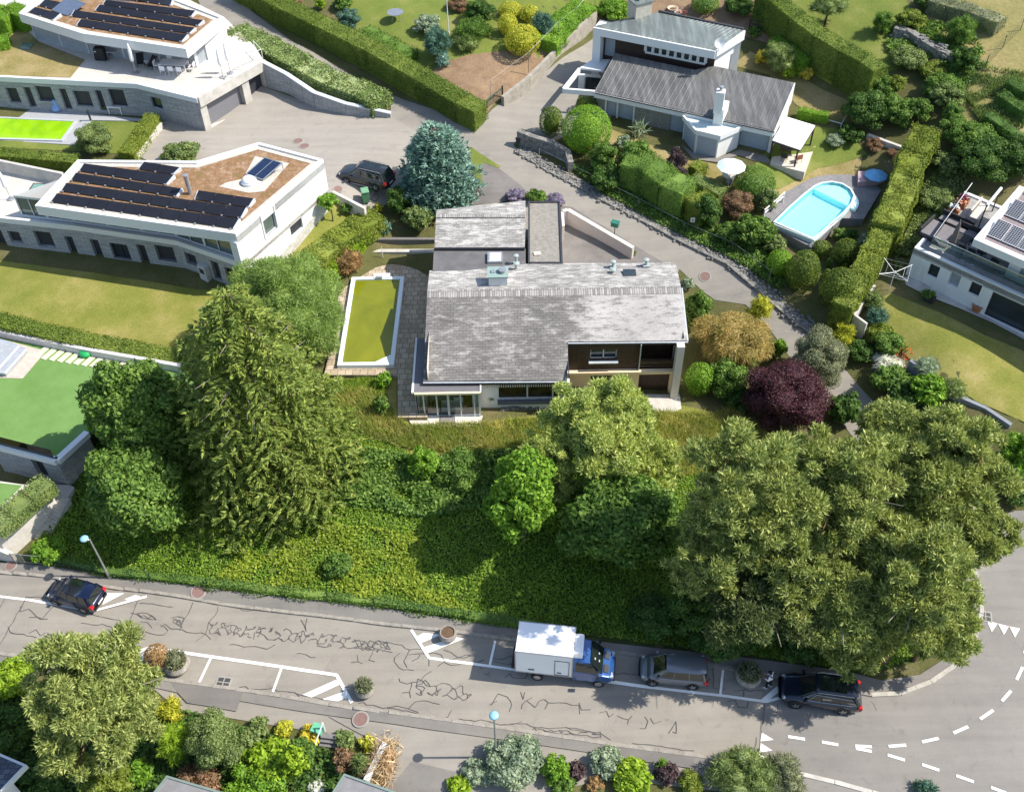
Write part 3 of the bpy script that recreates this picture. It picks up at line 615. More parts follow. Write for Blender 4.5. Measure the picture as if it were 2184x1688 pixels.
# ================================================================ the slate roofed house in the middle
def slatemat(name, c1, c2, mortar, lich, dark, lo, east=None):
    s = NT(name); b = s.n('ShaderNodeTexBrick'); s.l(s.g.outputs['Object'], b.inputs['Vector'])
    for k, v in (('Color1', c3(c1)), ('Color2', c3(c2)), ('Mortar', c3(mortar)), ('Scale', 1), ('Mortar Size', .016), ('Brick Width', .46), ('Row Height', .21)): b.inputs[k].default_value = v
    c = b.outputs['Color']
    f = s.noise(1.5, 8, .78, vec=s.mapping((.55, 1.5, 1)))             # lichen lies in short dashes along the courses
    if east is not None:
        sp = s.n('ShaderNodeSeparateXYZ'); s.l(s.g.outputs['Object'], sp.inputs[0])
        mr = s.n('ShaderNodeMapRange'); s.l(sp.outputs[0], mr.inputs[0]); mr.inputs[1].default_value = east-1.2; mr.inputs[2].default_value = east+1.2; mr.inputs[3].default_value = 0; mr.inputs[4].default_value = .16
        ad = s.n('ShaderNodeMath'); s.l(f, ad.inputs[0]); s.l(mr.outputs[0], ad.inputs[1]); f = ad.outputs[0]
    c = s.mix(c, lich, s.ramp(f, [(lo, (0,0,0)), (lo+.13, (.9,.9,.9))]))
    g = s.noise(1.1, 8, .8, vec=s.mapping((.5, 2.4, 1), loc=(7, 3, 0)))
    c = s.mix(c, dark, s.ramp(g, [(.53, (0,0,0)), (.62, (.7,.7,.7))]))
    h = s.ramp(s.noise(.25, 5, .6, vec=s.mapping((1, .6, 1), (0, 0, R(35)))), [(.35, (.82,.82,.82)), (.65, (1.16,1.16,1.16))]); c = s.mix(c, h, 1, 'MULTIPLY')
    k = s.ramp(s.noise(9, 4, .8, vec=s.mapping((.7, 2, 1))), [(.3, (.75,.75,.75)), (.7, (1.25,1.25,1.25))]); c = s.mix(c, k, 1, 'MULTIPLY')
    s.l(c, s.b.inputs['Base Color']); s.b.inputs['Roughness'].default_value = .85; s.b.inputs['Specular IOR Level'].default_value = .2
    s.bump(b.outputs['Fac'], .35, -.02); return s.m
M_slate = slatemat('slate_roof', (.155,.147,.137), (.205,.195,.184), (.09,.086,.08), (.40,.385,.36), (.105,.10,.095), .51, east=11.5)
M_slateb = slatemat('slate_roof_pale', (.24,.23,.213), (.30,.29,.27), (.15,.143,.133), (.50,.485,.455), (.155,.15,.14), .46)  # paler slate: the back slope's brighter light is put into its colour
M_ridge = brickmat('slate_ridge', (.19,.18,.165), (.40,.385,.36), (.13,.125,.115), 1, .17, .75, msize=.02, off=0, patch=[(1.5, (.27,.24,.20), .6, .72)])
M_memb = plain('roof_membrane', (.12,.118,.12), .8, var=.22, scale=1.2)
M_gravel = multi('gravel_roof', [(.3, (.20,.187,.16)), (.7, (.31,.29,.255))], 3, 8, second=(22, .3), bump=.6)
M_wood = plain('dark_wood', (.055,.032,.022), .6, var=.35, scale=5)
M_beige = plain('beige_render', (.80,.62,.40), .8, var=.03, scale=.8)
M_cream = plain('cream_wall', (.66,.61,.53), .8, var=.05)
zL, zR, zT, zB = 5.75, 6.75, 8.0, 7.3
base = P(D('M',577,1230), 2.9)
H0 = thing('slate_roofed_house', 'large low house in the middle with weathered grey slate roof and glass conservatory', 'house', (base.x, base.y, 2.9))
m_ = lambda x, y, z: P(D('M', x, y), z)
e0, e1, e2, e3 = m_(577,1085,zL), m_(1372,1080,zL), m_(1375,868,zR), m_(2035,862,zR)
r0, r1 = m_(600,592,zT), m_(1999,570,zT); b0, b1, b2 = m_(636,476,zB), m_(1190,437,zB), m_(1968,432,zB)
b00 = m_(612,476,zB)
def slope(name, pts, mat, parent=H0, th=.16):
    mb = MB(); mb.prism([p[:2] for p in pts], [p[2]-th for p in pts][:], [p[2] for p in pts]); return mb
def prism3(pts, th):                                     # slab whose top follows the points
    n = len(pts); a = sum(pts[i][0]*pts[(i+1)%n][1]-pts[(i+1)%n][0]*pts[i][1] for i in range(n))
    q = [Vector(p) for p in (pts if a > 0 else pts[::-1])]; mb = MB(); t = tess([(v.x, v.y) for v in q])
    mb.add([tuple(v-Vector((0,0,th))) for v in q]+[tuple(v) for v in q], [tuple(n+i for i in f) for f in t]+[tuple(reversed(f)) for f in t]+[(i,(i+1)%n,n+(i+1)%n,n+i) for i in range(n)])
    return mb
rf = prism3([e0, e1, e2, e3, r1, r0], .18).build('roof', [M_slate], H0)
M_slate2 = M_slate
split0, split1 = m_(1520, 580, zT), m_(1640, 866, zR)
prism3([r0, r1, b2, b1, b0, b00], .18).build('roof', M_slateb, H0)
# bleached eastern field of the front slope
t0 = m_(1545, 600, zT-.05); 
rb0 = r0 + (e0-r0)*.075; rb1 = r1 + (e3-r1)*.12
rr0 = r0 - (e0-r0)*.012
prism3([r0+Vector((0,.15,.035)), r1+Vector((0,.15,.035)), rb1+Vector((0,0,.035)), rb0+Vector((0,0,.035))], .03).build('ridge', M_ridge, H0)
mb = MB()                                               # gutters and fascia
for a, b in ((e0, e1), (e2, e3)):
    mb.box(((a.x+b.x)/2, (a.y+b.y)/2-.07, a.z-.14), ((b-a).length, .14, .22), math.atan2(b.y-a.y, b.x-a.x))
mb.box(((e1.x+e2.x)/2+.03, (e1.y+e2.y)/2, (e1.z+e2.z)/2-.14), (.06, abs(e2.y-e1.y), .25)); mb.build('gutter', M_dkmetal, H0)
mb = MB(); mb.tube([e0+Vector((.0,-.14,-.03)), e1+Vector((0,-.14,-.03))], .05); mb.tube([e2+Vector((0,-.14,-.03)), e3+Vector((0,-.14,-.03))], .05); mb.build('gutter_pipe', M_alu, H0)
mb = MB(); mb.box(((r1.x+e3.x)/2+.04, (r1.y+e3.y)/2, (r1.z+e3.z)/2-.1), (.08, (r1-e3).length, .2), 0, rot=Matrix.Rotation(math.atan2(r1.z-e3.z, r1.y-e3.y), 4, 'X')); mb.build('verge', M_alu, H0)
# link roof and back wing
lk = [m_(636,356,7.25), m_(1142,356,7.25), m_(1142,437,7.28), m_(1190,440,7.27), m_(1190,470,7.42), m_(630,478,7.36)]
prism3(lk, .2).build('roof', M_memb, H0)
k0, k1, k2, k3, k4, k5 = m_(640,348,7.55), m_(1137,348,7.55), m_(1142,172,8.5), m_(648,172,8.5), m_(1140,92,8.2), m_(752,90,8.2)
prism3([k0, k1, k2, k3], .2).build('roof', M_slateb, H0); prism3([k3, k2, k4, m_(652,142,8.25)], .2).build('roof', M_slateb, H0)
prism3([m_(648,184,8.50), m_(1142,184,8.50), m_(1142,166,8.54), m_(648,166,8.54)], .03).build('ridge', M_ridge, H0)
MB().box(((k0.x+k1.x)/2, k0.y-.1, 7.42), ((k1-k0).length, .18, .2), math.atan2(k1.y-k0.y, k1.x-k0.x)).build('gutter', M_dkmetal, H0)
# flat gravel roof
gp = W2(vs('M', (1155,97), (1333,95), (1347,437), (1155,437)), 7.35)
MB().prism(gp, 7.05, 7.28).build('roof', M_gravel, H0); rim(H0, gp, 7.2, .2, .14, M_dkmetal)
hatch = P(D('M',1206,385), 7.28); MB().box((hatch.x, hatch.y, 7.33), (.55,.42,.08), .12).build('hatch', plain('hatch_tile', (.6,.5,.42), .7), H0)
closed(H0, gp, 3.4, 7.05, M_cream, name='garage_wall')
# walls
xl, xr = e0.x+.35, e3.x-.25
yf = m_(1340,1222,2.9).y                                # front wall of the living room
yr = m_(1985,1175,1.5).y                                # front wall, right part
closed(H0, [(xl, yf), (xl, b0.y-.2), (k0.x+.2, b0.y), (k3.x+.25, k4.y-.4), (k4.x-.25, k4.y-.4), (k1.x-.25, b1.y-.25), (xr, b2.y-.3), (xr, yr+.7)], 1.2, 7.0, M_cream, skip=(7,), name='wall')
mb = MB()
for a, b, c in ((e0, r0, b00), (e3, r1, b2)):            # gable ends under the roof
    x = xl if a is e0 else xr
    yy = [yf if a is e0 else yr+.7, b.y, c.y-.3]; zz = [a.z-.1+(b.z-a.z)*(yy[0]-a.y)/(b.y-a.y), b.z-.19, c.z-.2]
    mb.add([(x, yy[0], 5), (x, yy[1], 5), (x, yy[2], 5), (x, yy[2], zz[2]), (x, yy[1], zz[1]), (x, yy[0], zz[0])], [(0,1,2,3,4,5)])
mb.build('gable', M_cream, H0)
mb = MB(); mb.prism([k3[:2], k2[:2], k4[:2], m_(652,142,8.25)[:2]], 6.9, [8.2,8.2,7.95,7.95]); mb.prism([(k0.x+.1,k0.y+.1), (k1.x-.1,k1.y+.1), (k2.x-.1,k2.y), (k3.x+.1,k3.y)], 6.9, [7.3,7.3,8.2,8.2]); mb.build('wall', M_cream, H0)
A, B = (xl+3.0, yf), (e1.x-.02, yf)
wy = rects('r', A, B, (1020, 128, 1735, 245))[0]; wy[3] = 5.25
facade(H0, A, B, 2.5, 5.7, [(max(.3, wy[0]), wy[1]-.05, wy[2], wy[3], 'hole')], M_wallw)
mb = MB(); L0 = A[0]+wy[0]
for k, f in enumerate((0, .46, .86, 1)):
    x = L0+(wy[1]-wy[0])*f; mb.box((x, yf-.02, (wy[2]+wy[3])/2), (.1, .12, wy[3]-wy[2]))
mb.box((L0+(wy[1]-wy[0])/2, yf-.02, wy[2]), (wy[1]-wy[0], .14, .08)); wn = mb.build('window', M_alu, H0)
M_refl = multi('garden_reflection_glass', [(.35, (.012,.010,.006)), (.6, (.05,.04,.015))], 1.5, 5, rough=.08, bump=0)
MB().box((L0+(wy[1]-wy[0])/2, yf+.12, (wy[2]+wy[3])/2), (wy[1]-wy[0], .04, wy[3]-wy[2])).build('pane', M_refl, wn)
MB().box((L0+(wy[1]-wy[0])/2, yf-.16, wy[2]-.22), (wy[1]-wy[0]+.1, .3, .3)).build('planter_sill', plain('slate_blue_sill', (.09,.10,.13), .5), H0)
mb = MB(); aw0 = A[0]+.4; n = 34; aw1 = B[0]-.8          # awning with scalloped valance
mb.box(((aw0+aw1)/2, e0.y+.08, 5.42), (aw1-aw0+.3, .3, .2)); aw = mb.build('awning', M_dkmetal, H0)
mb = MB()
for k in range(n): mb.box((aw0+(aw1-aw0)*(k+.5)/n, e0.y-.09, 5.20), ((aw1-aw0)/n*.55, .02, .26))
mb.build('valance', plain('awning_cloth', (.55,.50,.42), .8), aw)
mb = MB(); mb.box((B[0]+.0, yf-.3, 4.1), (.35, .6, 3.2)); mb.build('pier', M_cream, H0)
# right part: lower beige wall, upper wood, recessed
A, B = (e1.x+.05, yr+.55), (xr-.55, yr+.55)
zs_ = sz(D('M',1600,1025), A, B)[1]
dr = rects('M', A, B, (1768,1050,1975,1150))[0]; w1 = rects('M', A, B, (1497,1056,1634,1108))[0]
facade(H0, A, B, .9, zs_, [(dr[0], min(dr[1], B[0]-A[0]-.1), 1.2, dr[3], 'wood'), (*w1, 'glass')], M_beige, .3, frame=M_cream)
w2 = rects('M', A, B, (1500,912,1643,968))[0]; bal = rects('M', A, B, (1778,900,1985,1015))[0]
facade(H0, A, B, zs_+.12, 6.75, [(*w2, 'glass'), (bal[0], min(bal[1], B[0]-A[0]-.02), zs_+.13, 6.6, 'hole')], M_wood, .3, frame=M_trimw, name='wood_wall')
MB().box(((A[0]+B[0])/2, yr+.40, zs_+.02), (B[0]-A[0]+.1, .45, .2)).build('floor_band', M_beige, H0)
bx0 = A[0]+bal[0]; mb = MB()
mb.quad((bx0, yr+1.9, zs_), (B[0], yr+1.9, zs_), (B[0], yr+1.9, 6.7), (bx0, yr+1.9, 6.7)); mb.quad((bx0, yr+.5, zs_), (bx0, yr+1.9, zs_), (bx0, yr+1.9, 6.7), (bx0, yr+.5, 6.7)); mb.quad((bx0, yr+.5, zs_+.13), (B[0], yr+.5, zs_+.13), (B[0], yr+1.9, zs_+.13), (bx0, yr+1.9, zs_+.13)); mb.build('balcony_recess', M_wood, H0)
mb = MB(); mb.box(((bx0+B[0])/2, yr+.5, zs_+.75), (B[0]-bx0, .05, .35)); mb.box(((bx0+B[0])/2, yr+.5, zs_+.4), (B[0]-bx0, .05, .2)); mb.box(((bx0+B[0])/2, yr+.5, zs_+1.05), (B[0]-bx0, .06, .05)); mb.build('balcony_railing', M_wood, H0)
MB().box((bx0-.03, yr+.42, (zs_+6.6)/2), (.06, .2, 6.6-zs_)).build('downpipe', M_alu, H0)
sill = MB().box((A[0]+(w2[0]+w2[1])/2, yr+.42, w2[2]-.08), (w2[1]-w2[0]+.2, .3, .1)).build('window_sill', M_alu, H0)
MB().box((A[0]+(w1[0]+w1[1])/2, yr+.47, w1[2]-.06), (w1[1]-w1[0]+.2, .2, .08)).build('window_sill', M_cream, H0)
cx = xr-.28; MB().prism([(cx-.27, yr-.1), (cx+.27, yr-.1), (cx+.27, yr+1.2), (cx-.27, yr+1.2)], 1.0, 6.72).build('end_wall', M_cream, H0)
# roof furniture
def on_roof(x, y, z): q = P(D('M', x, y), z); return q
q = on_roof(990, 562, 7.9); wdt = (m_(1040,560,7.9)-m_(938,560,7.9)).x
chm = MB().box((q.x, q.y+.6, 8.1), (wdt, 1.1, 1.1)).build('chimney', M_wallw, H0)
MB().box((q.x, q.y+.6, 8.70), (wdt+.16, 1.26, .10)).build('chimney_cap', plain('copper_green', (.24,.33,.30), .5), chm)
mb = MB().lathe((q.x+wdt*.25, q.y+.6, 8.72), [(.24,0),(.24,.18),(.30,.2),(.30,.28),(.12,.30)], 18); mb.box((q.x-wdt*.25, q.y+.6, 8.79), (.3,.3,.08)); mb.build('flue', M_grmetal, chm)
q = m_(973,412,7.3); sk = MB().box((q.x, q.y, 7.38), (1.15, 1.25, .26)).build('skylight', M_grmetal, H0); MB().box((q.x, q.y, 7.53), (.95, 1.05, .07), taper=.8).build('pane', plain('skylight_dome', (.62,.64,.6), .25), sk)
for x, y, h in ((1090,432,.75), (1090,470,.65), (1623,462,.45), (1805,452,.45), (1623,498,.3)):
    q = m_(x, y, 7.4); z = 7.25 if x < 1200 else 7.5
    mb = MB().lathe((q.x, q.y, z), [(.11,0),(.11,h),(.2,h+.02),(.2,h+.1),(.02,h+.16)], 12); mb.box((q.x, q.y, z+.03), (.5,.5,.06)); mb.build('roof_vent', plain('grey_green_metal', (.33,.38,.36), .5), H0)
q = m_(1714,494,7.6); MB().box((q.x, q.y, 7.68), (.95,.75,.14), 0).build('skylight', M_glass, H0)
# conservatory
zc0 = 2.9; c0, c1 = m_(553,1280,zc0), m_(892,1280,zc0); zc1 = on(D('M',700,1152), c0, c1).z
ci = yf+.5; cb = m_(556,865,zc1).y
CS = MB(); 
for s in (0, .105, .315, .505, .70, .915, 1): 
    q = c0.lerp(c1, s); CS.box((q.x, q.y, (zc0+zc1)/2), (.1 if 0 < s < 1 else .14, .1, zc1-zc0))
for s in (.5,): q = c0.lerp(c1, s); CS.box((q.x, q.y-.02, (zc0+zc1)/2), (.16,.06,zc1-zc0-.1))
L = c1.x-c0.x; xm = (c0.x+c1.x)/2
for z in (zc0+.06, zc1-.06): CS.box((xm, c0.y, z), (L, .12, .12))
ny = 6
for k in range(ny): CS.box((c0.x, c0.y+(cb-c0.y)*k/(ny-1), (zc0+zc1)/2), (.1,.1,zc1-zc0))
for z in (zc0+.06, zc1-.06): CS.box((c0.x, (c0.y+cb)/2, z), (.12, cb-c0.y, .12))
co = CS.build('conservatory', M_alu, H0)
mb = MB(); mb.quad((c0.x,c0.y,zc0),(c1.x,c0.y,zc0),(c1.x,c0.y,zc1),(c0.x,c0.y,zc1)); mb.quad((c0.x,c0.y,zc0),(c0.x,cb,zc0),(c0.x,cb,zc1),(c0.x,c0.y,zc1)); mb.build('glazing', M_clear, co)
M_croof = plain('conservatory_roof', (.15,.145,.155), .5, var=.08)
rp = [(c0.x-.18, c0.y-.12), (c1.x+.05, c0.y-.12), (c1.x+.05, yf), (xl-.02, yf), (xl-.02, cb+.1), (c0.x-.18, cb+.1)]
MB().prism(rp, zc1, zc1+.14).build('roof', M_croof, co)
mb = MB(); mb.box((xm, c0.y-.2, zc1+.12), (L+.2, .16, .16)); mb.build('awning_box', plain('cream_awning', (.80,.66,.40), .6), co)
mb = MB(); mb.box((c0.x-.24, (c0.y+cb)/2, zc1+.14), (.14, cb-c0.y+.3, .16)); mb.box((c1.x+.1, c0.y+.6, zc1+.16), (.1, 1.6, .12)); mb.build('trim', M_trimw, co)
mb = MB(); mb.prism([(c0.x+.05,c0.y+.05),(c1.x,c0.y+.05),(c1.x,yf),(c0.x+.05,yf)], zc0-.5, zc0+.02); mb.build('floor', M_conc, co)
MB().box((c1.x-.05, (c0.y+yf)/2, (zc0+zc1)/2), (.12, yf-c0.y, zc1-zc0)).build('side_wall', M_cream, co)
fb = MB(); fb.box((c0.x+.3*L+.3, yf-.08, zc0+1.5), (L*.42, .06, 1.2)); fb.build('inner_window', M_dkmetal, co)
MB().box((c0.x+.3*L+.3, yf-.12, zc0+1.5), (L*.34, .04, 1.0)).build('inner_pane', M_glassg, co)
sf = thing('sofa', 'white sofa inside the glass conservatory of the slate-roofed house', 'sofa', (xm+.2, c0.y+.75, zc0+.02))
mb = MB(); mb.box((xm+.2, c0.y+.75, zc0+.25), (1.6,.75,.4)); mb.build('seat', M_trimw, sf, bevel=.05); MB().box((xm+.2, c0.y+1.08, zc0+.55), (1.6,.2,.6)).build('backrest', M_trimw, sf, bevel=.05)
fs = MB(); fs.sheet([tuple(m_(x, y, 2.95)) for x, y in ((490,1280),(905,1275),(895,1330),(560,1335),(510,1320))]); o = fs.build('terrace_paving', M_cream); o['kind'] = 'structure'
mt = thing('door_mat', 'grey square door mat in front of the conservatory', 'door mat', m_(710,1298,2.965)); q = m_(710,1298,2.965)
MB().box((q.x,q.y,2.975), (1.1,.65,.03)).build('mat_pad', plain('mat_grey', (.14,.13,.13), .9), mt); mb = MB(); mb.box((q.x,q.y,2.982), (.95,.5,.03)); mb.build('mat_centre', plain('mat_grey2', (.22,.20,.20), .9), mt)
# pool terrace
M_pav = brickmat('stone_paving', (.36,.28,.19), (.50,.41,.30), (.20,.16,.11), 1, .55, .55, msize=.03, patch=[(.8, (.24,.19,.13), .55, .7)], off=.35, bump=.3)
pv = [m_(x, y, 3.25) for x, y in ((245,430),(292,372),(640,372),(640,620),(600,860),(545,1280),(440,1280),(445,1052),(30,1052),(60,930),(110,620),(150,500),(235,480))]
MB().prism([p[:2] for p in pv], 1.6, 3.25).build('pool_terrace', M_pav).__setitem__('kind', 'structure')
MB().prism([m_(x,y,3.26)[:2] for x,y in ((437,1052),(605,1052),(600,1285),(437,1285))], 2.2, 3.255).build('terrace_path', M_pav)['kind'] = 'structure'
def stonewall(name, pts, zt, zb, t, mat, label, cat='wall', cap=None, group=None):
    """upright wall along top points; zt/zb heights per point or numbers"""
    zt = zt if isinstance(zt, list) else [zt]*len(pts); zb = zb if isinstance(zb, list) else [zb]*len(pts)
    q = [P(p, z) for p, z in zip(pts, zt)]; mb = MB()
    for i in range(len(q)-1): mb.wallbox(q[i][:2], q[i+1][:2], min(zb[i], zb[i+1]), zt[i], t, zb=zt[i+1])
    root = thing(name, label, cat, (q[0].x, q[0].y, zb[0]), group=group); mb.build('masonry', mat, root)
    if cap:
        mb = MB()
        for i in range(len(q)-1): mb.wallbox(q[i][:2], q[i+1][:2], 0, zt[i]+.06, t+.1, zb=zt[i+1]+.06)
        for k, v in enumerate(mb.v):
            if v[2] == 0:
                up_ = min((abs(u[0]-v[0])+abs(u[1]-v[1]), u[2]) for u in mb.v if u[2] != 0)[1]; mb.v[k] = (v[0], v[1], up_-.06)
        mb.build('coping', cap, root)
    return root
M_sunst = multi('plastered_wall', [(.3, (.50,.47,.42)), (.7, (.66,.62,.56))], .8, 6, second=(7, .12), bump=.2)
stonewall('terrace_wall', vs('M', (235,412),(290,366)), 3.65, 2.8, .4, M_wallw, 'short white slanting wall at the corner of the pool terrace')
stonewall('terrace_wall', vs('M', (290,366),(638,366)), 3.75, 2.8, .4, M_conc, 'long low wall of pale blocks at the back of the pool terrace')
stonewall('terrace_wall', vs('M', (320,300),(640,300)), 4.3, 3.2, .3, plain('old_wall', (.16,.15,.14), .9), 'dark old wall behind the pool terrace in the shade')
q = m_(357,415,3.27); us = thing('parasol_stand', 'round white parasol stand left on the pool terrace', 'parasol stand', q)
MB().lathe(q, [(.42,0),(.42,.05),(.1,.12)], 20).build('base', M_conc, us); MB().tube([q, q+Vector((-.02,0,1.3))], .025).build('pole', M_trimw, us)
def pool(outer_z, corners, rimw, label, water, rimmat, depth=.12, z0=None):
    pts = [P(p, outer_z) for p in corners]; c = sum((p for p in pts), Vector())/len(pts)
    t = thing('swimming_pool', label, 'swimming pool', (c.x, c.y, outer_z-.3)); xy = [p[:2] for p in pts]
    r = rim(t, xy, outer_z-.35 if z0 is None else z0, .35 if z0 is None else outer_z-z0, rimw, rimmat, 'coping')
    MB().sheet([(p.x, p.y, outer_z-depth) for p in pts]).build('water', water, t); return t, pts
def watermat(name, deep, shallow, rough=.04, bscale=3, bs=.05, sub=None):
    s = NT(name); c = s.ramp(s.noise(.22, 5, .6, dist=.8), [(.3, deep), (.7, shallow)]); s.l(c, s.b.inputs['Base Color']); s.b.inputs['Roughness'].default_value = rough
    s.b.inputs['Specular IOR Level'].default_value = .5; s.bump(s.noise(bscale, 3), bs, .05); return s.m
M_w1 = watermat('olive_water', (.115,.135,.006), (.215,.225,.010))
M_poolrim = plain('pool_rim', (.66,.74,.76), .4, var=.04)
pl, pp = pool(3.6, vs('M', (183,512),(473,508),(415,995),(103,998)), .32, 'long rectangular pool of murky olive water with pale blue rim', M_w1, M_poolrim)
q = m_(398,978,3.6); MB().prism([(pp[2].x-.32,pp[2].y+.32),(pp[2].x-.32,pp[2].y+1.1),(pp[2].x-1.5,pp[2].y+.32)], 3.3, 3.58).build('corner_step', M_poolrim, pl)
q = m_(350,508,3.6); mb = MB().box((q.x,q.y,3.62), (1.3,.6,.12)); mb.build('skimmer_box', M_trimw, pl)
mb = MB().box((q.x-.2,q.y-.25,3.7), (.5,.25,.12)); mb.build('skimmer_lid', M_grmetal, pl)
# courtyard wall beside the lane
stonewall('courtyard_wall', vs('M', (1345,150),(1375,142),(1735,352)), [6.0,6.0,5.0], [4.0,4.0,3.9], .28, plain('mauve_render', (.52,.46,.43), .8, var=.05), 'tapering rendered wall between the courtyard and the lane', cap=M_conc)
stonewall('garage_wall', vs('M', (1345,150),(1350,230)), [6.0,6.0], 4.0, .2, M_cream, 'short wall joining the flat garage roof and the tapering courtyard wall')
# ================================================================ house with moss roof (left, middle)
def inset(poly, k):
    n = len(poly); a = sum(poly[i][0]*poly[(i+1)%n][1]-poly[(i+1)%n][0]*poly[i][1] for i in range(n)); sg = 1 if a > 0 else -1; out = []
    for i in range(n):
        p0, p1, p2 = (Vector(poly[(i-1) % n][:2]), Vector(poly[i][:2]), Vector(poly[(i+1) % n][:2]))
        d1 = (p1-p0).normalized(); d2 = (p2-p1).normalized(); b = (Vector((-d1.y, d1.x))+Vector((-d2.y, d2.x)))*sg; b.normalize()
        q = p1 + b*(k/max(.35, b.dot(Vector((-d1.y, d1.x))*sg))); out.append((q.x, q.y))
    return out
M_sedum = multi('sedum_roof', [(.28, (.16,.15,.045)), (.42, (.22,.125,.06)), (.55, (.27,.165,.095)), (.72, (.36,.27,.17))], 2.2, 9, second=(7, .4), bump=.6)
M_pebble = multi('pebble_strip', [(.3, (.42,.38,.32)), (.7, (.60,.56,.50))], 4, 6, second=(20, .25), bump=.5)
M_panel = plain('black_solar_glass', (.014,.014,.018), .22, var=.15, scale=.7, spec=.5)
M_tile = brickmat('pale_terrace_tiles', (.50,.465,.41), (.57,.53,.475), (.40,.375,.335), 1, .9, .9, msize=.01, off=0, bump=.1)
z0, zs, zr = 4.8, 7.75, 10.6
lowf = W2(vs('B', (-160,478),(0,498),(480,548),(1140,645),(1562,782)), zs)
roof = W2(vs('B', (225,415),(1515,597),(2080,118),(1665,8),(1265,128),(500,120)), zr)
lowf[-1] = roof[1]
H2 = thing('moss_roofed_house', 'white house with brown moss roof and black solar rows beside the lawn', 'house', (roof[1][0], roof[1][1], z0))
inner = [roof[0], roof[5], roof[4], roof[3], roof[2], roof[1]]
MB().prism(inset(roof,.06), zr-.75, zr-.12).build('roof', [M_sedum], H2)
rim(H2, roof, zr-.8, .86, .28, M_trimw)
rim(H2, inset(roof, .28), zr-.12, .03, .45, M_pebble, 'pebble_edge')
# lower storey slab
back = W2(vs('B', (390,222),(-160,165)), zs)
slab = lowf + [roof[2], roof[3], roof[4], roof[5]] + [back[0], back[1]]
MB().prism(slab, zs-.3, zs).build('terrace_slab', M_tile, H2)
mb = MB()
for a, b in zip(lowf, lowf[1:]): mb.wallbox(a, b, zs-.25, zs+.22, .25)
mb.build('parapet', M_trimw, H2)
segs = list(zip(lowf, lowf[1:])); V2 = [None]*4
ops = {1: rects('B', *segs[1], (42,573,152,655), (208,573,362,685), (410,607,515,745)), 2: rects('B', *segs[2], (572,625,678,765), (698,648,850,765), (872,660,972,798), (988,662,1140,778)),
       3: rects('B', *segs[3], (1182,708,1275,805), (1350,763,1432,900), (1440,803,1572,935)), 0: rects('B', *segs[0], (-60,560,50,668))}
for i, (a, b) in enumerate(segs):
    L = math.hypot(b[0]-a[0], b[1]-a[1]); o_ = []
    for k, r in enumerate(ops[i]):
        s0, s1, za, zb = r; tall = (zb-za) > 1.7 or (s1-s0) < .9 and (zb-za) > 1.3
        if s1-s0 > (zb-za)*.9: pass
        o_.append((max(.05, s0), min(L-.05, s1), max(z0+.12, za), min(zs-.35, zb), 'glass' if (i == 2 and k == 1) or (i == 3 and k == 2) else 'shut'))
    facade(H2, a, b, z0-.6, zs-.25, o_, M_stone, .3)
# upper storey under the roof
uf = inset(slab, 1.1); up_ = [inset([*roof], .9)[0], None]
ua = Vector(lowf[1]).lerp(Vector(lowf[2]), .42); 
nn = [Vector(p) for p in lowf]
def off_in(p, k=1.0): d = (Vector(roof[4])-Vector(roof[1])); d.normalize(); q = Vector(p)+Vector((-.22,.97))*k; return (q.x, q.y)
line = [off_in(nn[1].lerp(nn[2], .30), .5), off_in(nn[2], .4), off_in(nn[3], .4), off_in(nn[4].lerp(nn[3], .12), .35)]
for k, (a, b) in enumerate(zip(line, line[1:])):
    L = math.hypot(b[0]-a[0], b[1]-a[1]); n = max(1, round(L/2.6))
    facade(H2, a, b, zs, zr-.7, [(L*j/n+.06, L*(j+1)/n-.06, zs+.25, zr-.85, 'green') for j in range(n)], M_trimw, .1, frame=M_alu)
closed(H2, [line[0], inset(roof, .5)[5]], zs, zr-.7, M_trimw, skip=(1,))
# east gable wall down to the garden
a, b = Vector(roof[1]), Vector(roof[2]); L = (b-a).length
w_ = rects('B', a, b, (1678,478,1783,550))[0]; w2_ = rects('B', a, b, (1862,545,1950,550))[0]
facade(H2, a, b, 3.5, zr-.3, [(w_[0], w_[1], w_[2]-.0, w_[3], 'green'), (w2_[0], w2_[1], w2_[2], w2_[3], 'shut')], M_wallw, .18, frame=M_alu)
facade(H2, b, roof[3], 5.5, zr-.3, [], M_wallw); 
d = (b-a).normalized(); nn_ = Vector((-d.y, d.x))
mb = MB(); mb.wallbox(lowf[4], nn[4].lerp(nn[3], .1), zs, zr-.7, .3); mb.build('wall', M_wallw, H2)
mb = MB()
for s0, s1, za, zb in (w_,):                              # raised white surround of the east window
    for q0, q1, z_0, z_1 in ((s0-.14, s0, za-.14, zb+.14), (s1, s1+.14, za-.14, zb+.14), (s0, s1, za-.14, za), (s0, s1, zb, zb+.14)):
        c = a+d*((q0+q1)/2); mb.box((c.x, c.y, (z_0+z_1)/2), (q1-q0, .12, z_1-z_0), math.atan2(d.y, d.x))
mb.build('window_surround', plain('pale_stone', (.62,.62,.62), .6), H2)
mb = MB(); rc2 = random.Random(5); q0 = a+d*(.1*L); 
base_g = []
for s in np.linspace(.12, .98, 10): c = a+d*(s*L)-nn_*0.0; base_g.append((c.x, c.y))
for p, q in zip(base_g, base_g[1:]):
    z = H(*p); mb.wallbox((p[0]+.03*d.y+.02, p[1]-.03), (q[0]+.03*d.y+.02, q[1]-.03), z-.4, z+.9, .1, zb=H(*q)+.9)
mb.build('stone_plinth', multi('rough_plinth', [(.3, (.42,.40,.35)), (.7, (.62,.60,.54))], 2, 6, second=(8, .3)), H2)
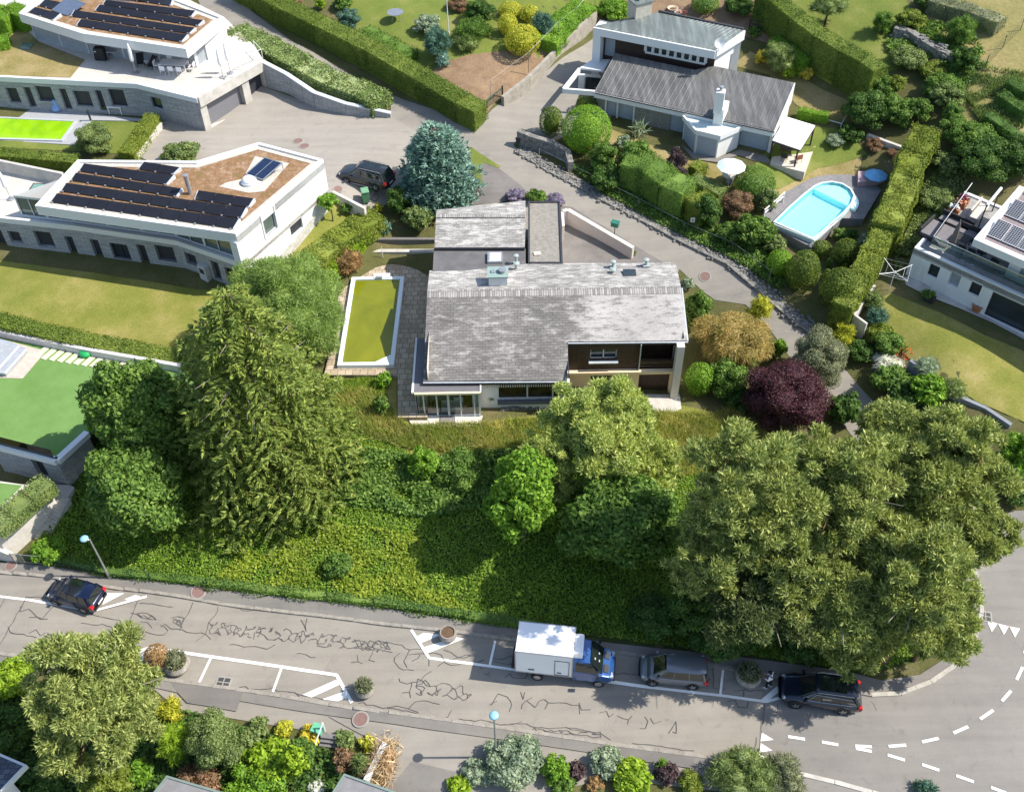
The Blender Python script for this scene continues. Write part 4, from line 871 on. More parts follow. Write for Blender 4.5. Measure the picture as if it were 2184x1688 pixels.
# path along the facade
pth = W2(vs('B', (-160,665),(0,690),(500,735),(980,805),(1350,880),(1600,968),(1420,968),(1180,885),(900,850),(0,742),(-160,725)), z0+.05)
MB().prism(pth, z0-.5, z0+.06).build('path', M_conc)['kind'] = 'structure'
# solar rows: quad of the row's top seen in the picture
def solar_row(v, quad, zb, label, n, tilt=.22, group='rows of black solar panels on the flat roofs', mat=M_panel):
    p = [P(D(v, *q), zb+(.1 if i in (2, 3) else .1+tilt)) for i, q in enumerate(quad)]   # back left, back right, front right, front left
    c = sum(p, Vector())/4; t = thing('solar_row', label, 'solar panels', (c.x, c.y, zb), group=group)
    for k in range(n):
        g = .02/max(1, (p[1]-p[0]).length); u0, u1 = k/n+g, (k+1)/n-g
        q = [p[0].lerp(p[1], u0), p[0].lerp(p[1], u1), p[3].lerp(p[2], u1), p[3].lerp(p[2], u0)]
        prism3(q, .05).build('panel', mat, t)
    mb = MB(); mb.prism([(p[1].x,p[1].y),(p[2].x,p[2].y),(p[2].x+.13,p[2].y),(p[1].x+.13,p[1].y)], zb, [p[1].z,p[2].z,p[2].z,p[1].z]); mb.build('end_cap', M_alu, t); mb = MB()
    mb.prism([(p[0].x,p[0].y),(p[3].x,p[3].y),(p[3].x-.05,p[3].y),(p[0].x-.05,p[0].y)], zb, [p[0].z,p[3].z,p[3].z,p[0].z]); mb.build('end_cap', M_alu, t)
    for k in range(n+1): q = p[3].lerp(p[2], min(.99, max(.01, k/n))); MB().box((q.x, q.y-.05, q.z+.0), (.12,.12,.1)).build('clamp', M_grmetal, t)
    return t
zb = zr-.12
solar_row('B', ((925,128),(1155,165),(1110,208),(890,176)), zb, 'shortest black solar row, at the back edge of the moss roof', 2)
solar_row('B', ((540,140),(1115,215),(1065,275),(508,188)), zb, 'second black solar row from the back of the moss roof', 5)
solar_row('B', ((487,200),(1165,300),(1130,352),(455,247)), zb, 'third black solar row from the back of the moss roof', 6)
solar_row('B', ((425,265),(1580,425),(1545,490),(393,317)), zb, 'fourth black solar row from the back, long, on the moss roof', 10)
solar_row('B', ((365,332),(1535,495),(1495,560),(325,387)), zb, 'frontmost black solar row along the front edge of the moss roof', 10)
solar_row('B', ((1275,312),(1630,365),(1595,420),(1250,370)), zb, 'short black solar row right of the metal flue on the moss roof', 3)
q = P(D('B',1225,335), zb); fl = thing('flue_pipe', 'shiny metal flue standing between the solar rows on the moss roof', 'flue pipe', q)
MB().lathe(q, [(.17,0),(.17,1.6),(.22,1.62),(.22,1.72),(.05,1.75)], 16).build('pipe', M_grmetal, fl)
q = P(D('B',1602,265), zb); dm = thing('dome_skylight', 'white round dome light on gravel patch of the moss roof', 'skylight', q)
MB().lathe(q, [(.62,0),(.62,.2),(.55,.22)], 26).build('collar', M_alu, dm); MB().lathe(q, [(.55,.2),(.5,.36),(.36,.5),(.18,.58),(.02,.6)], 26).build('dome', plain('white_dome', (.85,.85,.83), .2), dm, smooth=True)
p = [P(D('B', x, y), zb+h) for x, y, h in ((1700,103,.75),(1812,138,.75),(1690,245,.15),(1580,208,.15))]
sc_ = thing('solar_collector', 'dark blue tilted solar collector beside the dome light on the moss roof', 'solar collector', (p[0].x, p[0].y, zb))
prism3(p, .08).build('glass', plain('collector_blue', (.02,.035,.08), .15), sc_); c = sum(p, Vector())/4
mb = MB()
for i in range(4): mb.tube([p[i], p[(i+1) % 4]], .04)
for i in (0, 1): mb.tube([p[i], (p[i].x, p[i].y, zb)], .03)
mb.tube([(p[0]+p[1])/2, (p[2]+p[3])/2], .02); mb.build('frame', M_grmetal, sc_)
gp_ = [P(D('B', *q), zb) for q in ((1640,95),(1860,140),(1700,320),(1600,330),(1410,290),(1450,265),(1560,240))]
MB().sheet([(g.x, g.y, zb+.012) for g in gp_]).build('gravel_patch', M_pebble, H2)
# west deck things
q = P(D('B',245,295), zs); sk = thing('deck_skylight', 'square glass skylight set in the white deck beside the moss-roofed house', 'skylight', q)
qq = [P(D('B', *x), zs+.05) for x in ((215,265),(305,272),(262,325),(178,318))]; prism3(qq, .1).build('frame', M_dkmetal, sk); MB().prism(inset([x[:2] for x in qq], .12), zs, zs+.06).build('pane', plain('green_glass', (.16,.30,.26), .1), sk)
stonewall('deck_wall', vs('A', (-60,1018),(0,1030),(400,1112)), 8.9, [7.2]*3, .25, M_conc, 'plain concrete wall behind the white deck, below the clipped hedge')

# ================================================================ upper left house
g0, s1, rz1 = 6.5, 9.7, 12.7
roofA = W2(vs('A', (120,88),(530,218),(1195,318),(1437,112),(1125,-8),(900,-70),(330,-70),(215,5)), rz1)
H1 = thing('stone_base_house', 'white house with solar roof on a grey stone storey with garage', 'house', (roofA[2][0], roofA[2][1], g0))
MB().prism(inset(roofA,.06), rz1-.8, rz1-.12).build('roof', M_sedum, H1); rim(H1, roofA, rz1-.85, .9, .3, M_trimw); rim(H1, inset(roofA, .3), rz1-.12, .03, .5, M_pebble, 'pebble_edge')
lf = W2(vs('A', (-160,490),(0,500),(880,545),(1272,640),(1700,395)), s1)
bk = W2(vs('A', (1640,300),(1600,260)), s1)
slabA = lf + bk + [P(D('A',1440,110), 9.7)[:2], P(D('A',1100,-60), 9.7)[:2], P(D('A',-160,-60), 9.7)[:2]]
MB().prism(slabA, s1-.35, s1).build('terrace_slab', M_tile, H1)
mb = MB()
for a, b in list(zip(lf, lf[1:]))[:3]: mb.wallbox(a, b, s1-.3, s1+.18, .3)
mb.build('parapet', M_trimw, H1)
mb = MB(); mb.wallbox(lf[3], lf[4], s1-.75, s1+.2, .35); mb.build('beam', M_conc, H1)
sg = list(zip(lf, lf[1:]))
oo = [[], rects('A', *sg[1], (5,562,142,665), (143,560,240,690), (218,553,360,655), (373,570,470,705), (462,583,605,690), (605,580,690,710), (688,573,825,690)), rects('A', *sg[2], (835,590,912,712), (962,620,1052,708))]
for i in range(3):
    L = math.hypot(sg[i][1][0]-sg[i][0][0], sg[i][1][1]-sg[i][0][1]); o_ = []
    for k, r in enumerate(oo[i]): o_.append((max(.05, r[0]), min(L-.05, r[1]), max(g0+.15, r[2]), min(s1-.4, r[3]), 'glass' if i == 2 else 'shut'))
    facade(H1, *sg[i], g0-.6, s1-.3, o_, M_stone, .3)
L = math.hypot(lf[4][0]-lf[3][0], lf[4][1]-lf[3][1])
facade(H1, lf[3], lf[4], g0-.6, s1-.7, [(L*.09, L*.62, g0+.02, s1-.72, 'garage'), (L*.72, L*.95, g0+.02, s1-.75, 'shut')], M_conc, .5)
# upper walls
bodyA = W2(vs('A', (230,250),(575,345),(1268,436),(1450,292)), s1)
for k, (a, b) in enumerate(zip(bodyA, bodyA[1:])):
    L = math.hypot(b[0]-a[0], b[1]-a[1])
    if k == 2: facade(H1, roofA[2] if False else a, roofA[3], s1-.1, rz1-.7, [(.3, 1.5, s1+.05, s1+2.2, 'grey')], M_wallw, .15); continue
    n = max(1, round(L/4)); facade(H1, a, b, s1-.1, rz1-.7, [(L*j/n+.08, L*(j+1)/n-.08, s1+.02, rz1-.9, 'grey') for j in range(n)], M_alu, .06)
facade(H1, roofA[3], roofA[4], 7.5, rz1-.5, [], M_wallw, flip=False)
facade(H1, bodyA[0], roofA[7], s1-.1, rz1-.7, [], M_wallw)
zb = rz1-.12; gr = 'rows of black solar panels on the flat roofs'
solar_row('A', ((690,-5),(1115,-30),(1095,35),(880,5)), zb, 'rearmost black solar row cut by the top edge of the photo', 3)
solar_row('A', ((680,0),(1255,68),(1225,108),(660,30)), zb, 'second black solar row on the upper left roof', 5)
solar_row('A', ((640,30),(1305,130),(1270,165),(610,68)), zb, 'third black solar row on the upper left roof', 6)
solar_row('A', ((480,65),(1252,178),(1215,215),(455,103)), zb, 'fourth black solar row on the upper left roof', 7)
solar_row('A', ((520,122),(1203,222),(1165,268),(490,163)), zb, 'front black solar row above the terrace on the upper left roof', 6)
solar_row('A', ((225,45),(385,88),(340,128),(182,78)), zb, 'small black solar row at the left tip of the upper left roof', 2)
solar_row('A', ((290,-5),(420,20),(345,60),(250,35)), zb, 'small black solar row near the top edge, left tip of the upper left roof', 2)
p = [P(D('A', x, y), zb+h) for x, y, h in ((430,-20,.5),(550,22,.5),(430,100,.1),(330,65,.1))]
sc2 = thing('solar_collector', 'blue-grey tilted solar collector on the upper left roof', 'solar collector', (p[0].x, p[0].y, zb)); prism3(p, .08).build('glass', plain('collector_grey', (.10,.13,.19), .2), sc2)
MB().tube([p[0],p[1]], .04).build('frame', M_grmetal, sc2)
lw = MB(); lw.sheet([(*q, s1+.03) for q in W2(vs('A', (-160,200),(0,140),(130,150),(250,270),(545,385),(455,500),(0,488),(-160,480)), s1)]); lw.build('terrace_lawn', M_lawnDry, H1)
q = W2(vs('A', (150,278),(220,282),(195,322),(125,318)), s1); MB().prism(q, s1, s1+.08).build('glass_hatch', M_glassg, H1)
stonewall('wing_wall', vs('C', (315,335),(440,400),(590,500),(760,560),(1005,612)), [9.75,9.0,8.2,7.6,6.95], 5.8, .35, M_stone, 'curving stone wing wall sloping down beside the driveway', cap=M_alu)
stonewall('ramp_wall', vs('A', (1035,785),(870,990)), [7.1,7.1], 6.2, .25, M_sunst, 'pale low wall beside the driveway, right of the pool garden')
stonewall('driveway_wall', vs('C', (690,1035),(865,1125)), [7.0,6.7], 5.2, .25, M_sunst, 'low pale wall between the bin corner and the small tree')
fn = thing('terrace_railing', 'thin white railing along the outer corner of the upper terrace', 'railing', (*lf[4], s1))
a = P(D('A',1270,620), s1+.2); mb = MB(); rr = [P(D('A', *q), s1+.2) for q in ((1500,500),(1560,435),(1690,375),(1640,320))]
for a, b in zip(rr, rr[1:]): mb.tube([a+Vector((0,0,.9)), b+Vector((0,0,.9))], .03)
mb.build('rail', M_trimw, fn); mb = MB(); posts(mb, rr, .9); mb.build('post', M_trimw, fn)
# green pool
M_w2 = watermat('lime_water', (.16,.36,.004), (.34,.60,.012))
dk = MB().prism(W2(vs('A', (-160,735),(0,690),(300,700),(930,765),(930,778),(590,772),(470,930),(-160,890)), g0+.06), g0-.5, g0+.05).build('pool_deck', plain('grey_deck', (.34,.35,.36), .7, var=.08)); dk['kind'] = 'structure'
pool(g0+.16, vs('A', (-200,745),(20,750),(497,772),(400,905),(-200,888)), .22, 'bright lime green swimming pool cut by the left edge', M_w2, plain('grey_coping', (.42,.44,.45), .5), .05, z0=g0-.2)

# ================================================================ turf terrace, lower left
zt = 4.4
tp = [P(q, zt)[:2] for q in vs('p', (-120,262),(0,290),(590,442),(905,155))] + [P(q, zt)[:2] for q in ((430,860),(400,772),(250,745),(0,712),(-60,700))]
H4 = thing('turf_terrace', 'raised terrace of bright artificial turf with grey stone front and glass balustrade', 'terrace', (*tp[2], 1.5))
MB().prism(tp, zt-.25, zt).build('turf', M_turf, H4); mb = MB()
for a, b in list(zip(tp, tp[1:]))[:3]: mb.wallbox(a, b, zt-.3, zt+.12, .45)
mb.build('coping', M_trimw, H4)
for k, (a, b) in enumerate(list(zip(tp, tp[1:]))[:3]):
    if k == 1:
        dd = rects('p', a, b, (292,460,480,640))[0]; facade(H4, a, b, .8, zt-.2, [(dd[0]+.35, dd[0]+1.3, 1.85, 3.9, 'shut')], M_stone, .3)
    else: facade(H4, a, b, .8, zt-.2, [], M_stone)
mb = MB(); 
for a, b in list(zip(tp, tp[1:]))[:2]: mb.wallbox(Vector(a).lerp(Vector(b), .0), Vector(a).lerp(Vector(b), .97), zt+.12, zt+1.05, .02)
mb.build('glass_balustrade', M_clear, H4)
M_step = plain('pale_slab', (.62,.60,.42), .7)
for k in range(12):
    x = 255+ (795-255)*k/11; y = 292+(378-292)*k/11; q = P(D('L', x, y), zt+.02)
    st = thing('paving_slab', 'one of the row of pale slabs in the turf below the white wall', 'paving slab', (q.x, q.y, zt), group='row of pale slabs laid in the turf')
    MB().box((q.x, q.y, zt+.03), (.42, 1.35, .06), R(-28)).build('slab', M_step, st)
stonewall('hedge_wall', vs('L', (-60,148),(0,160),(520,268),(1100,370)), [5.0]*4, 3.2, .3, plain('mauve_white', (.55,.52,.52), .8), 'long plain wall under the hedge above the turf terrace')
q = [P(D('L', *x), zt+.4) for x in ((-80,190),(70,235),(160,275),(30,420),(-80,400))]
gv = thing('pool_cover', 'low sloping glass pool cover on a plank deck at the left edge', 'pool cover', (q[2].x, q[2].y, zt))
prism3([x-Vector((0,0,.36)) for x in [P(D('L', *x), zt+.4) for x in ((-80,170),(270,262),(125,430),(-80,425))]], .04).build('plank_deck', plain('plank_beige', (.50,.42,.36), .8), gv)
prism3(q, .35).build('glazing', plain('milky_panel', (.34,.36,.38), .25), gv); mb = MB()
for i in range(5): mb.tube([q[i], q[(i+1) % 5]], .06, 4)
mb.tube([(q[1]+q[2])/2, (q[3]+q[4])/2], .06, 4); mb.tube([q[2].lerp(q[3], .5), q[0].lerp(q[4], .5)], .04, 4); mb.build('frame', M_alu, gv)
q = P(D('L',530,308), zt); bl = thing('garden_pouf', 'round green cushion on the turf beside the pale slabs', 'cushion', q)
MB().lathe(q, [(.2,0),(.45,.1),(.5,.25),(.35,.42),(.05,.45)], 18).build('cushion', plain('green_plastic', (.02,.35,.10), .5), bl, smooth=True)
# lower garden, its lit retaining wall and the stairs
zg = 3.0; wt = [P(q, zg) for q in vs('p', (-60,1195),(0,1160),(400,870),(520,745))]
H5 = thing('retaining_wall', 'big sunlit plaster wall beside the stairs, holding up the small lower garden', 'wall', (wt[1].x, wt[1].y, 0))
lg = [x[:2] for x in wt] + W2(vs('p', (500,690),(230,690),(-120,640)), zg) + [(wt[0].x-3, wt[0].y)]
MB().prism(lg, -.2, zg).build('wall', M_sunst, H5)
wb = [P(q, zg+.02)[:2] for q in vs('p', (-120,660),(230,700),(0,930),(-120,1000))]; MB().prism(wb, zg-.1, zg+.03).build('turf', M_turf, H5)
wl = P(D('p',140,1400), .2); mb = MB(); wa = P(D('p',0,1262), 1.6); mb.wallbox((wa.x-2, wa.y), P(D('p',120,1410), 1.0)[:2], -.2, 2.2, .3, zb=1.0)
o = mb.build('side_wall', M_sunst, H5)
st = thing('garden_stairs', 'long flight of concrete steps climbing from the road to the stone terrace', 'stairs', G(D('p',310,1370)))
a0, a1 = G(D('p',340,1370)), P(D('p',650,830), 1.85); mb = MB(); n = 18; wd = 1.05
for k in range(n):
    q = a0.lerp(a1, k/(n-1)); z = .05+(1.85-.05)*k/(n-1); dr_ = math.atan2(a1.y-a0.y, a1.x-a0.x)
    mb.box((q.x, q.y, z/2-.05+.05), ((a1-a0).length/n*1.15, wd, z+.15), dr_)
mb.build('steps', M_conc, st); q = P(D('p',640,740), 1.9); 
MB().prism(W2(vs('p', (500,720),(520,690),(720,695),(770,720),(700,830),(600,800)), 1.88), .8, 1.87).build('landing', M_conc, st)
gt = thing('stair_gate', 'low metal railing gate at the foot of the stairs by the pavement', 'gate', G(D('p',150,1500)))
g_ = [G(D('p', *q)) for q in ((155,1500),(265,1510),(470,1530))]; mb = MB()
for a, b in zip(g_, g_[1:]):
    mb.tube([a+Vector((0,0,1.0)), b+Vector((0,0,1.0))], .025); mb.tube([a+Vector((0,0,.15)), b+Vector((0,0,.15))], .02)
for k in range(12): q = g_[0].lerp(g_[1], k/11); mb.tube([q, q+Vector((0,0,1))], .012, 5)
mb.build('bars', M_grmetal, gt); mb = MB(); posts(mb, g_, 1.1, .035); mb.build('post', M_grmetal, gt)
# ================================================================ copper roofed villa (top right)
M_cop = seamroof('copper_sheet', (.115,.132,.124), (.155,.175,.166), .55, R(16), (.34,.40,.36))
M_zinc = seamroof('zinc_sheet', (.085,.085,.082), (.13,.13,.125), .62, R(16), (.30,.295,.28))
M_rubble = multi('rubble_wall', [(.3, (.20,.20,.165)), (.5, (.28,.275,.24)), (.7, (.20,.205,.17))], 2.6, 6, second=(6, .35), bump=.5)
M_dwood = plain('brown_boards', (.045,.028,.022), .6, var=.25, scale=6)
zg = 6.0; zf = 8.55; zb_ = 10.0; zu = 12.0
HV = thing('copper_roofed_villa', 'white villa with seamed metal roofs and a white bay window above the hedges', 'house', P(D('V',1480,835), 5.8))
v_ = lambda x, y, z: P(D('V', x, y), z)
# lower roof: front eave zf, back zb_
L0, L1, L2, L3 = v_(530,486,zf), v_(1482,695,zf), v_(1590,440,zb_), v_(640,283,zb_-.1)
lr = [L0, L1, L2, v_(1165,352,10.05), v_(1060,372,9.9), L3]
mb = prism3(lr, .2); n = 32                             # standing seams run from eave to top edge
for k in range(n+1):
    a = L0.lerp(L1, k/n); T3 = [L3, lr[4], lr[3], L2]; xx = L3.lerp(L2, k/n); b = xx
    for p_, q_ in zip(T3, T3[1:]):
        if p_.x <= xx.x <= q_.x+.01: b = p_.lerp(q_, (xx.x-p_.x)/max(.01, q_.x-p_.x))
    mb.tube([a+Vector((0,0,.015)), b+Vector((0,0,.015))], .035, 4)
mb.build('roof', M_zinc, HV)
mb = MB()
for a, b in ((L0, L1),):
    d = (b-a); n_ = Vector((d.y, -d.x, 0)).normalized(); mb.wallbox(a+n_*.12, b+n_*.12, zf-.5, zf-.06, .18)
mb.wallbox(L1+Vector((.05,0,0)), L2+Vector((.05,0,0)), zf-.5, zf-.05, .12, zb=zb_-.03); fa = mb.build('fascia', M_trimw, HV)
for k in range(3, len(fa.data.vertices)): pass
MB().tube([L0+Vector((-.05,-.25,-.02)), L1+Vector((0,-.25,-.02))], .06).build('gutter', M_dkmetal, HV)
mb = MB(); n = 34
for k in range(n): q = L0.lerp(L1, (k+.5)/n)+Vector((0,.55,.10)); mb.tube([q+Vector((-.25,.0,0)), q+Vector((0,-.09,.02)), q+Vector((.25,-.05,0))], .025, 4)
mb.build('snow_guard', M_zinc, HV)
# front wall
fa_, fb_ = v_(545,592,zf-2.6), v_(1440,835,5.85); d = (L1-L0); d.z = 0; d.normalize(); nin = Vector((-d.y, d.x, 0))
A = (L0+nin*.35)[:2]; B = (L1+nin*.35)[:2]
w = rects('V', A, B, (593,540,640,635), (652,547,728,655), (932,612,998,715), (1307,692,1440,822))
L = (L1-L0).length
facade(HV, A, B, 4.6, zf-.3, [(w[0][0],w[0][1],w[0][2],zf-.45,'light'), (w[1][0],w[1][1],w[1][2],zf-.45,'light'), (w[2][0],w[2][1],w[2][2]+.0,zf-.45,'light'), (w[3][0],w[3][1],w[3][2]+.1,zf-.5,'light')], M_rubble, .15)
q0 = Vector(A)+Vector((d.x,d.y))*w[2][0]; mb = MB(); nn2 = -nin*.02
mb.wallbox(Vector((*A,))+Vector((d.x,d.y))*(L*.80)+Vector(nn2[:2]), Vector((*A,))+Vector((d.x,d.y))*(w[3][0]-.05)+Vector(nn2[:2]), 4.6, zf-.32, .06)
mb.wallbox(Vector((*A,))+Vector((d.x,d.y))*(w[3][1]+.05)+Vector(nn2[:2]), Vector(B)+Vector(nn2[:2]), 4.6, zf-.32, .06); mb.build('white_pier', M_wallw, HV)
mb = MB()
for s in (w[0][0]-.08, w[0][1]+.1, w[1][1]+.08): q = Vector(A)+Vector((d.x,d.y))*s; mb.box((q.x, q.y-.05, (w[1][2]+zf-.4)/2), (.14,.14,zf-.3-w[1][2]), math.atan2(d.y,d.x))
for r in (w[0], w[1]): q = Vector(A)+Vector((d.x,d.y))*((r[0]+r[1])/2); mb.box((q.x, q.y-.06, r[2]-.02), (r[1]-r[0]+.2,.2,.12), math.atan2(d.y,d.x))
mb.build('window_frame', M_trimw, HV)
facade(HV, B, (L2-Vector((.1,.3,0)))[:2], 4.6, zf-.4, [], M_wallw, z1b=zb_-.3); closed(HV, [A, (L3+Vector((.3,-.2,0)))[:2]], 4.6, zf-.3, M_wallw, skip=(1,))
facade(HV, (L2-Vector((.1,.3,0)))[:2], (v_(1165,352,10.05)-Vector((0,.3,0)))[:2], 6, 9.8, [], M_wallw)
# bay window
bay = [v_(1000,615,8.35), v_(1068,692,8.35), v_(1195,722,8.35), v_(1312,672,8.35)]
bxy = [b[:2] for b in bay] + [(bay[3]+nin*.6)[:2], (bay[0]+nin*1.0)[:2]]
MB().prism(bxy, 8.0, 8.2).build('bay_roof', plain('pale_copper', (.50,.58,.56), .5, var=.1), HV)
mb = MB()
for a, b in zip(bxy[:4], bxy[1:4]): mb.wallbox(a, b, 7.95, 8.38, .16)
mb.build('bay_fascia', M_trimw, HV)
bi = inset(bxy, .14)
for k in range(3):
    L_ = math.hypot(bi[k+1][0]-bi[k][0], bi[k+1][1]-bi[k][1])
    facade(HV, bi[k], bi[k+1], 5.0, 8.0, [] if k == 2 else [(.12, L_-.12, 5.9, 7.85, 'light')], M_wallw, .06, name='bay_wall')
ch = v_(1222,600,9.0); MB().prism([v_(1162,612,9.1)[:2], v_(1212,622,9.1)[:2], (v_(1212,622,9.1)+nin*1.6)[:2], (v_(1162,612,9.1)+nin*1.6)[:2]], 6.0, 9.75).build('chimney', M_wallw, HV)
c_ = v_(1190,640,9.1); MB().box((c_.x-.05, c_.y+.7, 10.5), (.75,.75,2.0), R(-16)).build('chimney_stack', M_wallw, HV)
MB().lathe((c_.x-.05, c_.y+.7, 11.5), [(.14,0),(.14,.3),(.2,.32),(.2,.4),(.03,.45)], 10).build('cowl', M_grmetal, HV)
# upper block
U0, U1, U2, U3, U4 = v_(522,140,zu), v_(1172,268,zu), v_(1322,160,zu+.3), v_(862,66,zu+.6), v_(712,98,zu+.5)
mb = prism3([U0, U1, U2, U3, U4], .16)
for k in range(1, 22):
    a = U0.lerp(U1, k/22); t = k/22; b = U3.lerp(U2, max(0, (t-.05)/.95)) if t > .2 else U4.lerp(U3, t/.25*.6+.2)
    mb.tube([a+Vector((0,0,.01)), b+Vector((0,0,.01))], .025, 4)
mb.build('roof', M_cop, HV)
mb = MB(); mb.wallbox(U0+Vector((0,-.1,0)), U1+Vector((0,-.1,0)), zu-.75, zu-.03, .2); mb.wallbox(U1+Vector((.08,0,0)), U2+Vector((.08,0,0)), zu-.6, zu-.03, .2, zb=zu+.25); mb.build('fascia', M_trimw, HV)
MB().wallbox(U3+Vector((.1,.1,0)), U2+Vector((0,.1,0)), zu, zu+.75, .2, zb=zu+.42).build('ridge_beam', M_dkmetal, HV)
du = (U1-U0); du.z = 0; du.normalize(); nu = Vector((-du.y, du.x, 0))
UA, UB = (U0+nu*.9)[:2], (U1+nu*.9-du*.15)[:2]
wl_ = (U1-U0).length
facade(HV, UA, UB, 8.0, zu-.3, [(.9, 1.9, 8.9, 10.6, 'grey')], M_dwood, .08, name='wood_wall')
pc = U0+du*.35; MB().prism([(U0)[:2], (U0+du*.75)[:2], (U0+du*.75+nu*1.6)[:2], (U0+nu*1.6)[:2]], 6.4, zu-.2).build('end_pier', M_wallw, HV)
sA, sB = sz(D('V',800,250), (U0+nu*.75)[:2], (U1+nu*.75)[:2]), sz(D('V',1120,312), (U0+nu*.75)[:2], (U1+nu*.75)[:2])
mb = MB(); za, zb2 = sA[1]-.55, sA[1]+.45
A0 = U0+nu*.72
def bx(s0, s1, z0_, z1_, t=.12, k=0): 
    a = A0+du*s0-nu*k; b = A0+du*s1-nu*k; mb.wallbox(a, b, z0_, z1_, t)
bx(sA[0], sB[0], za-.02, za+.16); bx(sA[0], sB[0], zb2-.3, zb2)
N = 8; step_ = (sB[0]-sA[0])/N
for k in range(N+1): bx(sA[0]+k*step_-.12, sA[0]+k*step_+.14, za+.16, zb2-.3, .11)
mb.build('window_band', M_trimw, HV)
for k in range(N): 
    mb = MB(); a = A0+du*(sA[0]+k*step_+.2)-nu*.0; b = A0+du*(sA[0]+(k+1)*step_-.18); mb.wallbox(a, b, za+.25, zb2-.38, .03); mb.build('window', M_glass, HV)
facade(HV, (U1+nu*.9-du*.15)[:2], (U2-du*.4-nu*.2)[:2], 7.2, zu-.3, [(2.4, 3.6, 7.4, 10.2, 'light')], M_wallw)
closed(HV, [(U0+nu*1.6)[:2], (U4-nu*.3)[:2], (U3-nu*.3)[:2], (U2-nu*.3)[:2]], 7, zu-.1, M_wallw, skip=(3,))
q = v_(768,88,zu+.5); cb_ = MB().box((q.x, q.y+.5, zu+1.0), (1.7, 1.5, 1.6), R(25)).build('roof_chimney', plain('cement_panel', (.42,.40,.34), .8), HV)
MB().box((q.x, q.y+.5, zu+1.85), (1.9,1.7,.1), R(25)).build('chimney_cap', M_cop, cb_); mb = MB().box((q.x, q.y+.5, zu+2.1), (.6,.6,.4), R(25)); mb.build('cowl', M_grmetal, cb_)
q = v_(1190,240,zu+.5); dsh = thing('satellite_dish', 'white satellite dish on the corner of the upper villa roof', 'satellite dish', (q.x, q.y, zu))
MB().tube([(q.x, q.y, zu-.1), (q.x, q.y, zu+.7)], .03).build('mast', M_grmetal, dsh)
MB().lathe((q.x, q.y-.1, zu+.75), [(.02,.0),(.3,.05),(.46,.14),(.47,.16),(.02,.05)], 20, rot=Matrix.Rotation(R(70), 4, 'X')).build('dish', M_trimw, dsh)
# pergola frame at the west end
zp = 8.6; pg = [v_(362,470,zp), v_(447,362,zp), v_(525,312,zp+.1), v_(610,322,zp+.1), v_(560,400,zp), v_(533,492,zp)]
mb = MB()
for a, b in ((pg[0], pg[1]), (pg[0], L0)): mb.wallbox(a, b, zp-.45, zp, .25)
mb.prism([v_(447,362,zp)[:2], v_(525,312,zp)[:2], v_(612,318,zp)[:2], v_(575,378,zp)[:2]], zp-.15, zp+.02)
mb.prism([v_(443,392,zp-.2)[:2], v_(475,392,zp-.2)[:2], v_(475,400,zp-.2)[:2], v_(443,400,zp-.2)[:2]], 6.0, zp-.2); mb.build('pergola_beam', M_trimw, HV)
facade(HV, v_(475,392,zp-.2)[:2], v_(560,400,zp-.2)[:2], 6, zp-.2, [(.1, 1.6, 6.1, 8.1, 'glass')], M_conc, .05)
# canopy and patio on the east
K = [v_(1552,622,8.3), v_(1702,668,8.15), v_(1622,797,7.75), v_(1474,746,7.9)]
cn = thing('patio_canopy', 'bright white canopy on dark posts at the east end of the villa', 'canopy', (K[3].x, K[3].y, 5.7)); prism3(K, .08).build('cover', plain('canopy_white', (.86,.85,.80), .6, var=.02), cn)
mb = MB(); mb.tube([K[3]-Vector((0,0,.12)), K[2]-Vector((0,0,.12))], .08); mb.tube([K[1]-Vector((0,0,.12)), K[2]-Vector((0,0,.12))], .06); mb.build('beam', M_dwood, cn)
for q in (K[2]+Vector((-.15,.1,0)), K[3]+Vector((.1,.1,0)), K[1]+Vector((-.1,-.1,0))): MB().tube([(q.x,q.y,5.6), (q.x,q.y,q.z-.12)], .08).build('post', M_dwood, cn)
mb = MB(); mb.prism([p[:2] for p in (v_(1500,745,6.0), v_(1697,790,6.0), v_(1645,917,6.0), v_(1462,872,6.0))], 5.2, 6.02); mb.build('patio', plain('beige_patio', (.55,.50,.42), .7))['kind'] = 'structure'
pth = [G(D('V', x, y)) for x, y in ((985,770),(1060,820),(1180,845),(1300,800),(1440,835),(1470,875),(1380,860),(1290,830),(1180,868),(1050,850))]
drape('flagstones', vs('V', (985,770),(1060,820),(1180,845),(1300,800),(1440,835),(1470,875),(1380,860),(1290,830),(1180,868),(1050,850)), .09, M_walk)
tb = thing('patio_table', 'dark garden table on the beige patio under the canopy', 'table', v_(1560,820,6.03)); q = v_(1560,820,6.03)
MB().box((q.x,q.y,6.73), (1.6,.9,.06), .2).build('tabletop', M_dwood, tb); mb = MB()
for sx, sy in ((-.65,-.35),(.65,-.35),(.65,.35),(-.65,.35)): MB().tube([(q.x+sx,q.y+sy,6.03),(q.x+sx,q.y+sy,6.55)], .03).build('leg', M_dwood, tb)
def chair(p, rz, label, mat, group=None, z=None, name='garden_chair', h=.85, w=.5):
    t = thing(name, label, 'chair', p, rz, group)
    MB().box((0,0,.43), (w,w,.05)).build('seat', mat, t, world=False)
    MB().box((0,w/2-.02,.43+(h-.43)/2), (w,.04,h-.43)).build('backrest', mat, t, world=False)
    for sx in (-1,1):
        for sy in (-1,1): MB().tube([(sx*(w/2-.03),sy*(w/2-.03),0),(sx*(w/2-.03),sy*(w/2-.03),.43)], .018, 6).build('leg', mat, t, world=False)
    return t
